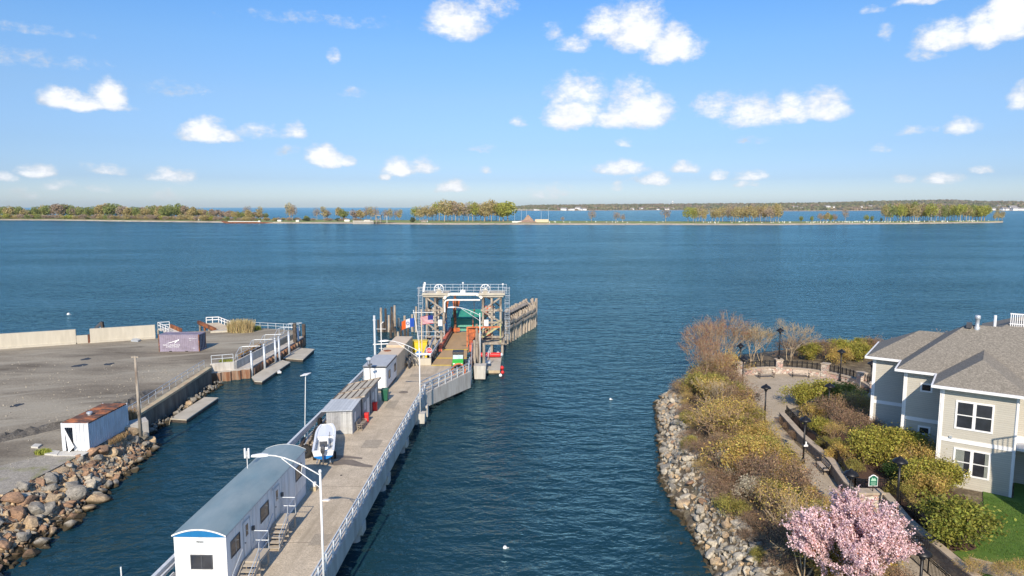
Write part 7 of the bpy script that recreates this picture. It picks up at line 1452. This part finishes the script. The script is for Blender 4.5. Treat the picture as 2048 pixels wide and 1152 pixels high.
mb.beam((-5.6,-1,7.5),(-1.6,-1,7.5),.14); mb.beam((-5.6,-1,6.2),(-1.6,-1,6.2),.1); mb.build('terrace_railing',M_trim,h2)
# neighbouring house outside the right edge whose shadow falls on wall and lawn
h3=thing('house','neighbouring beige house at the right edge casting its shadow on the lawn','house',(38.6,36.0,3.0),0)
mb=MB(); mb.box(-4.0,6,-9,2.2,-.4,9.3); mb.build('wall',M_sid,h3); mb=MB(); mb.box(-4.2,6,-9,2.5,9.301,9.5); mb.build('balcony_floor',M_trim,h3); mb=MB()
for k in range(40): x=-4.1+k*.25; mb.beam((x,2.4,9.5),(x,2.4,10.6),.05)
for k in range(30): y=-6.2+k*.28; mb.beam((-4.15,y,9.5),(-4.15,y,10.6),.05)
mb.beam((-4.15,2.4,10.62),(6,2.4,10.62),.1,.07); mb.beam((-4.15,-6.2,10.62),(-4.15,2.4,10.62),.1,.07); mb.build('balcony_railing',M_trim,h3)
mb=MB(); mb.prism([(-2.5,-9),(6,-9),(6,0.6),(-2.5,.6)],9.501,11.4); mb.build('upper_wall',M_sid,h3)
mb=MB(); mb.add([(-2.9,-9.4,11.4),(6.4,-9.4,11.4),(6.4,1.0,11.4),(-2.9,1.0,11.4),(1.7,-4.6,13.2),(1.7,-3.8,13.2)],[(0,1,4),(1,2,5,4),(2,3,5),(3,0,4,5),(3,2,1,0)]); mb.build('roof',M_shin,h3)
mb=MB(); mb.box(-4.05,-3.98,-9,2.2,3.1,3.4); mb.build('belt_trim',M_trim,h3); mb=MB(); mb.box(-4.0,6,2.2,2.24,3.1,3.4); mb.build('belt_trim',M_trim,h3)
for y_ in (-7.6,-4.2,-.8):
    for z_ in (.9,4.3,7.0):
        mb=MB(); mb.box(-4.06,-3.98,y_,y_+1.7,z_,z_+1.9); w_=mb.build('window',M_trim,h3); mb=MB(); mb.box(-4.075,-4.03,y_+.12,y_+.8,z_+.12,z_+1.78); mb.box(-4.075,-4.03,y_+.9,y_+1.58,z_+.12,z_+1.78); mb.build('pane',M_glass,w_)
for x_ in (-3.0,.2,3.2):
    for z_ in (.9,4.3,7.0):
        mb=MB(); mb.box(x_,x_+1.7,2.18,2.26,z_,z_+1.9); w_=mb.build('window',M_trim,h3); mb=MB(); mb.box(x_+.12,x_+1.58,2.22,2.275,z_+.12,z_+1.78); mb.build('pane',M_glass,w_)
# ================================================================== ISLAND (about one kilometre away)
def gpx(px,py): p=at(px,py,0); return (p.x,p.y)
front=[(-260,439.5),(0,440.5),(120,441),(260,443),(420,445),(520,446.5),(640,447),(720,447.5),(850,449),(1000,449.3),(1200,449.6),(1400,450),(1560,450),(1700,448.8),(1850,447.6),(1980,445.8),(2008,444.8)]
FP=[gpx(*p) for p in front]
def ywid(px): return float(np.interp(px,[-260,0,300,450,560,800,1000,1300,1700,1950,2008],[420,420,360,300,260,240,210,170,170,130,30]))
pxs=np.linspace(-250,2006,160); FX=np.interp(pxs,[p[0] for p in front],[p[1] for p in front])
M_isl=pm('island_grass',(.2,.27,.07),.95,.2,.05,col2=(.27,.23,.12),amt2=.42,scale2=.02,soft2=.2,fine=.6)
M_sand=pm('island_beach',(.5,.42,.32),.95,.15,.1,col2=(.33,.27,.21),amt2=.4,scale2=.06,soft2=.2,fine=.7)
secA=[];secB=[]
rgi=random.Random(2)
for px,py in zip(pxs,FX):
    x,y=gpx(px,py+rgi.uniform(-.12,.12)); d=Vector((x,y)).normalized(); W_=ywid(px)
    b1=7+5*math.sin(px*.02); 
    def q(t,z): return (x+d.x*t,y+d.y*t,z)
    secA.append([q(-3,-.5),q(0,.1),q(b1,1.1),q(b1+5,1.75)])
    secB.append([q(b1+4.9,1.74),q(b1+12,2.1),q(W_*.5,2.6),q(W_-8,2.0),q(W_,-.5)])
mb=MB(); mb.loft(secA); struct('beach',mb,M_sand,smooth=True)
mb=MB(); mb.loft(secB); struct('island_ground',mb,M_isl,smooth=True)
def isl(px,depth,z=None):
    py=float(np.interp(px,[p[0] for p in front],[p[1] for p in front])); x,y=gpx(px,py); d=Vector((x,y)).normalized(); W_=ywid(px); t=min(depth,W_-10); zz=float(np.interp(t,[0,8,13,W_*.5,W_-8,W_],[.1,1.2,1.9,2.6,2.0,0])); return (x+d.x*t,y+d.y*t,zz-.1 if z is None else z)
# rocks strip along the island shore
rubble('shore_stones',1500,lambda g:(lambda p:(p[0],p[1],p[2]))(isl(g.uniform(700,2005),g.uniform(-1,7))),.8,2.6,41,pm('shore_stone',(.4,.35,.28),.9,.25,.3),'pale stones lining the island shore')
def farcrown(seed,n,R_,h,zc,mat,size,lob=13):
    rg=np.random.default_rng(seed); cs=rg.normal(0,1,(lob,3)); cs/=np.linalg.norm(cs,axis=1)[:,None]; cs*=np.array([R_*.6,R_*.6,h*.3]); cs[:,2]+=zc
    idx=rg.integers(0,lob,n); v=rg.normal(0,1,(n,3)); v/=np.linalg.norm(v,axis=1)[:,None]; C=cs[idx]+v*(rg.uniform(.55,1,n)**.5)[:,None]*np.array([R_*.52,R_*.52,h*.26])
    nr=rg.normal(0,1,(n,3)); nr/=np.linalg.norm(nr,axis=1)[:,None]; U=np.cross(nr,rg.normal(0,1,(n,3))); U/=np.linalg.norm(U,axis=1)[:,None]; W=np.cross(nr,U); s=(size*rg.uniform(.6,1.3,n))[:,None]
    V=np.stack([C-U*s,C-W*s*.8,C+U*s,C+W*s*.8],1); return npmesh('crown',V.reshape(-1,3),np.arange(4*n).reshape(-1,4),mat)
FM={'green':pm('far_green_leaves',(.27,.3,.09),.8,.25,.15,island=.3,trans=.3),'olive':pm('far_olive_leaves',(.47,.38,.17),.8,.25,.15,island=.3,trans=.3),'brown':pm('far_brown_twigs',(.37,.28,.2),.9,.2,.15,island=.3,trans=.2),'bright':pm('far_bright_leaves',(.4,.4,.08),.8,.2,.15,island=.3,trans=.3),'dark':pm('far_dark_leaves',(.07,.09,.035),.8,.2,.15,island=.3)}
TR={}
def fartree(kind,shape,j):
    r=thing('broadleaf_tree','','tree',(0,0,-50)); H_=18
    mb=MB(); rg=random.Random(j); 
    if shape=='tall': tb,R_,h,zc=.3,5.6,14,11.8
    elif shape=='round': tb,R_,h,zc=.45,6.5,12,10
    else: tb,R_,h,zc=.3,7,10,6
    mb.tube([(0,0,-.5),(.3,0,zc*.5),(.1,.2,zc)],tb,5,r1=.2)
    for k in range(5): a=k*1.3+j; mb.tube([(.2,0,zc*(.4+.08*k)),(math.cos(a)*R_*.6,math.sin(a)*R_*.6,zc+rg.uniform(-1,2))],.2,4,r1=.08)
    mb.build('trunk',M_barkw if shape=='tall' else M_twig,r)
    n={'tall':850,'round':1100,'low':1000}[shape]; 
    if kind=='brown': n=int(n*.6)
    me=farcrown(j*7+3,n,R_,h,zc,FM[kind],.5 if shape=='tall' else .62); o=bpy.data.objects.new('crown',me); COL.objects.link(o); o.parent=r; return r
fused=set(); rgt=random.Random(14)
def puttree(kind,shape,px,depth,h,label,group,wx=1.0,k=None):
    k=rgt.randrange(2) if k is None else k; key=(kind,shape,k)
    if key not in TR: TR[key]=fartree(kind,shape,hash_(key))
    src=TR[key]; x,y,z=isl(px,depth); h*=1.42 if px<1030 else 1.2; s=h/18; scl=(s*wx,s*wx,s)
    if key not in fused: fused.add(key); src.location=(x,y,z); src.scale=scl; src.rotation_euler=(0,0,rgt.uniform(0,6)); return props(src,label,'tree',group)
    return dup(src,(x,y,z),rgt.uniform(0,6),scl,label,group,'tree')
def hash_(k): return sum(ord(c) for c in k[0]+k[1])+k[2]*31
def sky(px): # height in metres of the wooded skyline at the left of the island, from the photograph
    return float(np.interp(px,[0,40,60,80,110,130,150,180,210,240,260,300,330,360,400,430,460,520],[20,18,13,21,21,24,19,17,22,23,17,19,20,22,15,14,12,10]))
NM={'green':'fresh green','olive':'olive brown','brown':'leafless brown','bright':'bright yellow green','dark':'dark green'}
px=-60
while px<535:
    k=rgt.choices(['green','olive','brown'],[.42,.3,.28])[0]; h=sky(max(px,0))*rgt.uniform(.92,1.08); puttree(k,'round',px,rgt.uniform(90,200),h,'tall %s tree in the dense wood at the left end of the island'%NM[k],'trees of the island wood',1.0); px+=rgt.uniform(4.5,8.5)
px=-60
while px<520:
    k=rgt.choices(['green','olive','brown','bright'],[.15,.3,.45,.1])[0]; puttree(k,'low',px,rgt.uniform(24,70),rgt.uniform(8,12.5)*(1 if px<420 else .75),'low %s tree at the front of the island wood'%NM[k],'low trees of the island wood',1.1); px+=rgt.uniform(4,7)
for px,h,k,s in ((458,13,'brown','round'),(470,12,'olive','round'),(496,16,'brown','tall'),(500,14,'olive','round'),(520,15,'olive','tall'),(580,19,'olive','tall'),(586,17,'brown','tall'),(612,9,'green','low'),(634,14,'brown','tall'),(648,15,'olive','tall'),(655,13,'brown','round'),(682,17,'olive','round'),(688,15,'green','round'),(708,14,'brown','round'),(722,14,'olive','round'),(733,15,'brown','tall'),(742,15,'olive','tall'),(751,15,'brown','tall'),(770,12,'brown','tall'),(780,13,'olive','tall'),(792,12,'brown','tall'),(800,12,'olive','tall')):
    puttree(k,s,px,rgt.uniform(90,150),h*1.05,'%s %s tree on the open middle of the island'%('slim' if s=='tall' else 'rounded',NM[k]),'trees on the open middle of the island')
for i in range(26): k=rgt.choice(['brown','brown','olive','dark']); px=rgt.uniform(530,725); puttree(k,'low',px,rgt.uniform(60,110),rgt.uniform(4.5,7),'low %s thicket on the middle of the island'%NM[k],'low thickets on the island',1.5)
for px,h in zip(range(832,1020,8),[16,16,15,17,16,20,22,23,22,22,21,20,19,20,21,20,19,20,22,23,20,21,23,25,26,27,24]):
    k=rgt.choices(['olive','bright','brown'],[.75,.1,.15])[0]; puttree('bright' if px>1000 else k,'tall' if px<1003 else 'round',px+rgt.uniform(-2,2),rgt.uniform(70,150),h,'%s tree with pale trunk in the grove left of the building site'%NM['bright' if px>1000 else k],'grove left of the building site',1.15)
puttree('dark','low',825,40,9,'lone dark evergreen clump on the island shore','trees on the open middle of the island'); puttree('dark','round',970,170,22,'dark green tree rising behind the grove','trees on the open middle of the island')
for px,h,k,lab in ((1183,15,'brown','lone leafless tree on the narrow island neck'),(1125,7,'brown','tiny leafless tree right of the building site'),(1232,13,'brown','wide leafless tree on the narrow island neck'),(1245,10,'brown','smaller leafless tree beside the wide one'),(1331,17,'brown','slim leafless tree alone in the middle of the neck'),(1376,19,'bright','bright yellow green tree at the left end of the right grove')):
    puttree(k,'tall',px,60,h,lab,'single trees of the island neck',1.2)
for px in list(range(1386,1412,6))+list(range(1424,1452,7))+list(range(1456,1560,5)): k=rgt.choices(['olive','brown','bright'],[.5,.4,.1])[0]; puttree(k,'tall',px,rgt.uniform(40,120),rgt.uniform(17,22) if px>1450 else rgt.uniform(15,19),'%s slender tree in the middle grove of the island'%NM[k],'middle grove of the island',.95)
for px,h,k in ((1602,9,'green'),(1624,9,'green'),(1640,13,'brown'),(1652,14,'olive'),(1660,11,'green'),(1668,12,'brown'),(1690,17,'brown'),(1732,11,'green'),(1744,9,'green'),(1762,6,'dark')): puttree(k,'round' if h<15 else 'tall',px,50,h,'%s small tree standing between the two right groves'%NM[k],'small trees between the right groves',.8)
for px in list(range(1770,1786,5))+list(range(1794,1870,4))+list(range(1872,1972,6)): k=rgt.choices(['olive','brown','bright','green'],[.4,.2,.25,.15])[0]; h=rgt.uniform(20,24); puttree('bright' if 1898<px<1922 or 1945<px<1970 else k,'tall' if px<1940 else 'round',px,rgt.uniform(30,100),h,'%s tall tree in the right grove at the island tip'%NM['bright' if 1898<px<1922 or 1945<px<1970 else k],'right grove at the island tip',1.0)
for px,h in ((1990,12),(1996,15),(2004,13)): puttree('olive','tall',px,15,h,'small tree on the last tip of the island','trees on the island tip',.9)
# white marker posts
mk=None; M_mk=pm('chalk_white',(.8,.8,.74),.8,.03,1)
for i in range(150):
    px=rgt.uniform(1090,1990) if i<60 else rgt.uniform(1560,1960); x,y,z=isl(px,rgt.uniform(16,75)); lab='small white marker post on the island lawn'
    if mk is None: mb=MB(); mb.box(-.55,.55,-.3,.3,0,.2); mb.box(-.4,.4,-.2,.2,.2,1.3); mb.lathe([(.4,0),(.25,.4),(.02,.55)],(0,0,1.3),8); mk=mb.build('marker_post',M_mk); mk.location=(x,y,z); props(mk,lab,'marker','white marker posts on the island')
    else: o=mk.copy(); COL.objects.link(o); o.location=(x,y,z)
# ferry slip on the island
fs=thing('island_ferry_slip','small timber ferry slip with a low white rack on the island shore','pier',isl(750,-4,0)); ox,oy,_=isl(750,-6,0)
mb=MB(); 
for k in range(26): x=ox-31+k*1.15; mb.tube([(x,oy-2+k*.05,-1),(x,oy-2+k*.05,5.2)],.42,5)
mb.beam((ox-32,oy-2.6,4.2),(ox-2,oy-1.4,3.6),.6,1.0); mb.build('pile_rack',pm('far_pale_timber',(.55,.49,.42),.9,.15,1),fs,world=True)
mb=MB(); 
for x in (2,8):
    for y in (0,6): mb.beam((ox+x,oy+y,0),(ox+x,oy+y,13),.7)
mb.box(ox+1,ox+9,oy-1,oy+7,12,13.2); mb.beam((ox+2,oy,3),(ox+8,oy,9),.5); mb.beam((ox+8,oy,3),(ox+2,oy,9),.5); mb.build('gantry',M_wood,fs,world=True)
mb=MB(); mb.box(ox-8,ox+30,oy+4,oy+11,.5,2.2); mb.build('deck',M_woodd,fs,world=True)
for px,h,lab in ((774,11,'thin yellowish lamp post beside the island ferry slip'),):
    x,y,z=isl(px,6); mb=MB(); mb.tube([(0,0,0),(0,0,h)],.28,5); mb.box(-2,0,-.2,.2,h-.3,h); solo('far_lamp_post',mb,M_mk,lab,'lamp',loc=(x,y,z))
bg_=thing('barge','long rusty barge moored at the island beach','barge',isl(497,-14,0),0); ox,oy,_=isl(497,-14,0); w_=(gpx(536,447)[0]-gpx(455,446)[0])
mb=MB(); mb.loft([[(ox-w_/2,oy-3,1.2),(ox-w_/2,oy+6,1.2),(ox-w_/2-4,oy+6,3.6),(ox-w_/2-4,oy-3,3.6)],[(ox-w_/2+5,oy-3,-.5),(ox-w_/2+5,oy+6,-.5),(ox-w_/2+5,oy+6,2.4),(ox-w_/2+5,oy-3,2.4)],[(ox+w_/2,oy-3,-.5),(ox+w_/2,oy+6,-.5),(ox+w_/2,oy+6,1.7),(ox+w_/2,oy-3,1.7)]],closed=True); mb.build('hull',M_rust,bg_,world=True)
mb=MB(); mb.box(ox-w_/2+6,ox+w_/5,oy,oy+4,2.3,3.0); mb.box(ox+w_/5,ox+w_/5+3,oy,oy+3,1.7,4.0); mb.build('deck_house',M_mk,bg_,world=True)
# building site on the island
bs_=thing('building_site','reddish earth mound among scaffold frames beside the grove on the island','building site',isl(1060,50)); ox,oy,oz=isl(1062,50)
M_earth=pm('reddish_earth',(.36,.24,.17),.95,.2,.2)
def mound(cx,cy,z,R_,h,n=26): 
    mb=MB(); rg=random.Random(3); secs=[]
    for i,f in enumerate((1,.75,.5,.25,.05)): secs.append([(cx+R_*f*math.cos(2*PI*k/n)*rg.uniform(.9,1.1),cy+R_*.7*f*math.sin(2*PI*k/n),z+h*(1-f)**.8*rg.uniform(.85,1.1)) for k in range(n)])
    mb.loft(secs,closed=True); return mb
mound(ox-8,oy,oz,18,4,).build('mound',M_earth,bs_,world=True); mound(ox-4,oy+10,oz,9,11).build('mound',M_earth,bs_,world=True)
mb=MB()
for x in (-24,-14,-6,16,27):
    mb.tube([(ox+x,oy+25,oz),(ox+x,oy+25,oz+19)],.2,5)
mb.beam((ox-24,oy+25,oz+19),(ox+27,oy+25,oz+18.6),.25,.25); mb.build('scaffold',M_galv,bs_,world=True)
mb=MB(); mb.box(ox-28,ox-14,oy-8,oy-5,oz,oz+1.8); mb.build('site_hut',M_mk,bs_,world=True); mb=MB(); mb.box(ox+6,ox+26,oy+2,oy+6,oz,oz+4.5); mb.build('timber_stack',M_cream,bs_,world=True)
# small buildings on the island
for px,dp,w_,h_,m,lab in ((398/1.0,60,7,3,M_mk,'tiny white hut at the right edge of the island wood'),(560,40,6,2.5,M_mk,'small white van on the island behind the barge'),(596,30,5,2.5,M_mk,'small pale hut on the open island grass'),(695,55,8,3,M_mk,'low white shed among the thickets'),(735,35,9,3,M_mk,'low pink shed near the island ferry slip'),(853,45,4,3,M_mk,'small white tank by the grove'),(848,40,8,2.6,M_wood,'low grey shed by the lone dark clump')):
    x,y,z=isl(px,dp); r=thing('hut',lab,'hut',(x,y,z)); mb=MB(); mb.box(-w_/2,w_/2,-3,3,0,h_); mb.build('wall',m,r); mb=MB(); mb.add([(-w_/2-.3,-3.3,h_+.01),(w_/2+.3,-3.3,h_+.01),(w_/2+.3,3.3,h_+.01),(-w_/2-.3,3.3,h_+.01),(-w_/2-.3,0,h_+1.4),(w_/2+.3,0,h_+1.4)],[(0,1,5,4),(2,3,4,5),(0,4,3),(1,2,5),(3,2,1,0)]); mb.build('roof',M_shin,r)
# ================================================================== FAR SHORE (6 km)
M_fhill=pm('far_wooded_ground',(.12,.12,.065),.95,.25,.004,col2=(.2,.15,.1),amt2=.45,scale2=.006,soft2=.2)
M_ffor=pm('far_forest',(.13,.14,.06),.95,.25,.01,col2=(.23,.17,.11),amt2=.45,scale2=.005,soft2=.15,island=.35)
prof_x=[1000,1040,1080,1130,1200,1260,1330,1400,1460,1520,1560,1600,1660,1720,1780,1840,1900,1960,2048,2300]
prof_t=[411.5,409.5,409,408,407,406.6,406,405.5,405,404.6,404,403.8,402.8,400.8,399.8,398.8,398.5,401.5,402.2,402]
base_y=421.0
def farpt(px,py0): return at(px,py0,0)
secs=[]; pts_=[]; rgf=random.Random(6)
for px in np.linspace(985,2350,240):
    t=float(np.interp(px,prof_x,prof_t)); p=farpt(px,base_y+.5*math.sin(px*.013)+(0.9 if 1500<px<1800 else 0)); d=Vector((p.x,p.y)).normalized(); D=p.length
    h=(24+ (415.2-t)*D*1.35/F); h=max(8,h*.85+rgf.uniform(-2,2)); e=min(1,(px-985)/80+.05); h*=e
    q=lambda r,z:(p.x+d.x*r,p.y+d.y*r,z); secs.append([q(-20,-2),q(0,1),q(40,3),q(250,h*.25),q(900,h*.55),q(2000,h*.85),q(2600,h*.5)])
    pts_.append((px,p,d,h))
mb=MB(); mb.loft(secs); struct('hills',mb,M_fhill,smooth=True)
# sandy line at the water
mb=MB(); mb.loft([[(p.x-d.x*30,p.y-d.y*30,.3),(p.x+d.x*12,p.y+d.y*12,4.0)] for px,p,d,h in pts_]); struct('far_beach',mb,M_sand)
# forest as one mass of small crowns
ico=bmesh.new(); bmesh.ops.create_icosphere(ico,subdivisions=1,radius=1); IV=np.array([v.co[:] for v in ico.verts]); IF=np.array([[v.index for v in f.verts] for f in ico.faces]); ico.free()
rf=np.random.default_rng(3); n=9000; i=rf.integers(0,len(pts_),n); 
PXY=np.array([[pts_[k][1].x,pts_[k][1].y,pts_[k][2].x,pts_[k][2].y,pts_[k][3]] for k in i]); r_=rf.uniform(15,2050,n)**1.0; hh=np.array([np.interp(r,[0,40,250,900,2000,2100],[1,3,h*.25,h*.55,h*.85,h*.8]) for r,h in zip(r_,PXY[:,4])])
lat=rf.uniform(-20,20,n); C=np.stack([PXY[:,0]+PXY[:,2]*r_-PXY[:,3]*lat,PXY[:,1]+PXY[:,3]*r_+PXY[:,2]*lat,hh+3],1); keep=~((r_<80)&(rf.random(n)<.5)); C=C[keep]; n=len(C)
s=rf.uniform(6,13,n)[:,None,None]; V=IV[None]*np.array([1.2,1.2,1])*s*rf.uniform(.75,1.25,(n,len(IV),1))+C[:,None,:]; Fq=(np.arange(n)*len(IV))[:,None,None]+IF[None]; npobj('forest',V.reshape(-1,3),Fq.reshape(-1,3),M_ffor,None,'wooded hills of the far shore seen as one mass',kind='stuff')
# houses along the far shore
M_fw=pm('far_white_walls',(.8,.79,.76),.8,.03,1); M_fr2=pm('far_grey_roof',(.3,.27,.25),.8,.1,1)
HL=[(1070,0,14),(1078,0,10),(1100,.3,12),(1128,0,26),(1137,0,14),(1147,0,20),(1156,.2,26),(1162,0,16),(1170,0,22),(1188,.4,14),(1205,.2,10),(1265,.1,18),(1284,.1,22),(1318,0,14),(1336,0,24),(1345,.2,16),(1590,.4,20),(1600,.3,14),(1655,.4,26),(1662,.4,18),(1740,.5,18),(1722,.4,12),(1790,.1,16),(1804,.1,20),(1845,.2,18),(1866,.2,22),(1900,.1,18),(1930,.1,16),(1975,0,34),(1985,0,26),(1994,.8,14),(1997,.4,20),(2006,0,28),(2014,0,24),(2022,.2,30),(2030,0,30),(2040,0,24),(2000,.7,12),(2010,.6,14)]
fh=None
for i,(px,up_,w_) in enumerate(HL):
    k=min(range(len(pts_)),key=lambda j:abs(pts_[j][0]-px)); _,p,d,h=pts_[k]; r=15+up_*700; x,y=p.x+d.x*r,p.y+d.y*r; z=float(np.interp(r,[0,40,250,900],[1,3,h*.25,h*.55])); lab='small white house on the far shore, %s'%('low by the water' if up_<.15 else 'up among the trees')
    if fh is None:
        fh=thing('shore_house',lab,'house',(x,y,z+1),0,'white houses of the far shore'); mb=MB(); mb.box(-.5,.5,-.35,.35,-.1,.42); mb.build('wall',M_fw,fh); mb=MB(); mb.add([(-.55,-.4,.42),(.55,-.4,.42),(.55,.4,.42),(-.55,.4,.42),(-.55,0,.68),(.55,0,.68)],[(0,1,5,4),(2,3,4,5),(0,4,3),(1,2,5),(3,2,1,0)]); mb.build('roof',M_fr2,fh); fh.scale=(w_*1.6,w_*1.6,w_*1.2)
    else: dup(fh,(x,y,z+1),rgf.uniform(-.5,.5),(w_*1.6,w_*1.6,w_*1.2),lab)
k=min(range(len(pts_)),key=lambda j:abs(pts_[j][0]-1343)); _,p,d,h=pts_[k]; mb=MB(); mb.tube([(0,0,0),(0,0,24)],4,8); mb.lathe([(5,24),(9,28),(9,36),(3,41)],(0,0,0),12); solo('water_tower',mb,M_fw,'white water tower on the skyline of the far shore','tower',loc=(p.x+d.x*2000,p.y+d.y*2000,h*.85))
# ================================================================== HAZE
HAZE=True
if HAZE:
    m=bpy.data.materials.new('haze'); m.use_nodes=True; nt=m.node_tree; nt.nodes.clear(); N=nt.nodes; ou=N.new('ShaderNodeOutputMaterial'); pv=N.new('ShaderNodeVolumePrincipled'); pv.inputs['Color'].default_value=(.85,.92,1,1); pv.inputs['Density'].default_value=3.0e-5; pv.inputs['Anisotropy'].default_value=.3
    nt.links.new(pv.outputs[0],ou.inputs['Volume']); mb=MB(); mb.box(-9500,12500,-300,12500,-2.6,135); o=mb.build('haze',m); o['kind']='stuff'; o['label']='thin haze over the bay'
# source plants that were never placed are removed
for L_ in list(PRO.values())+[[t] for t in TR.values()]:
    for o in L_:
        if not o.get('label'):
            for c in list(o.children): bpy.data.objects.remove(c)
            bpy.data.objects.remove(o)
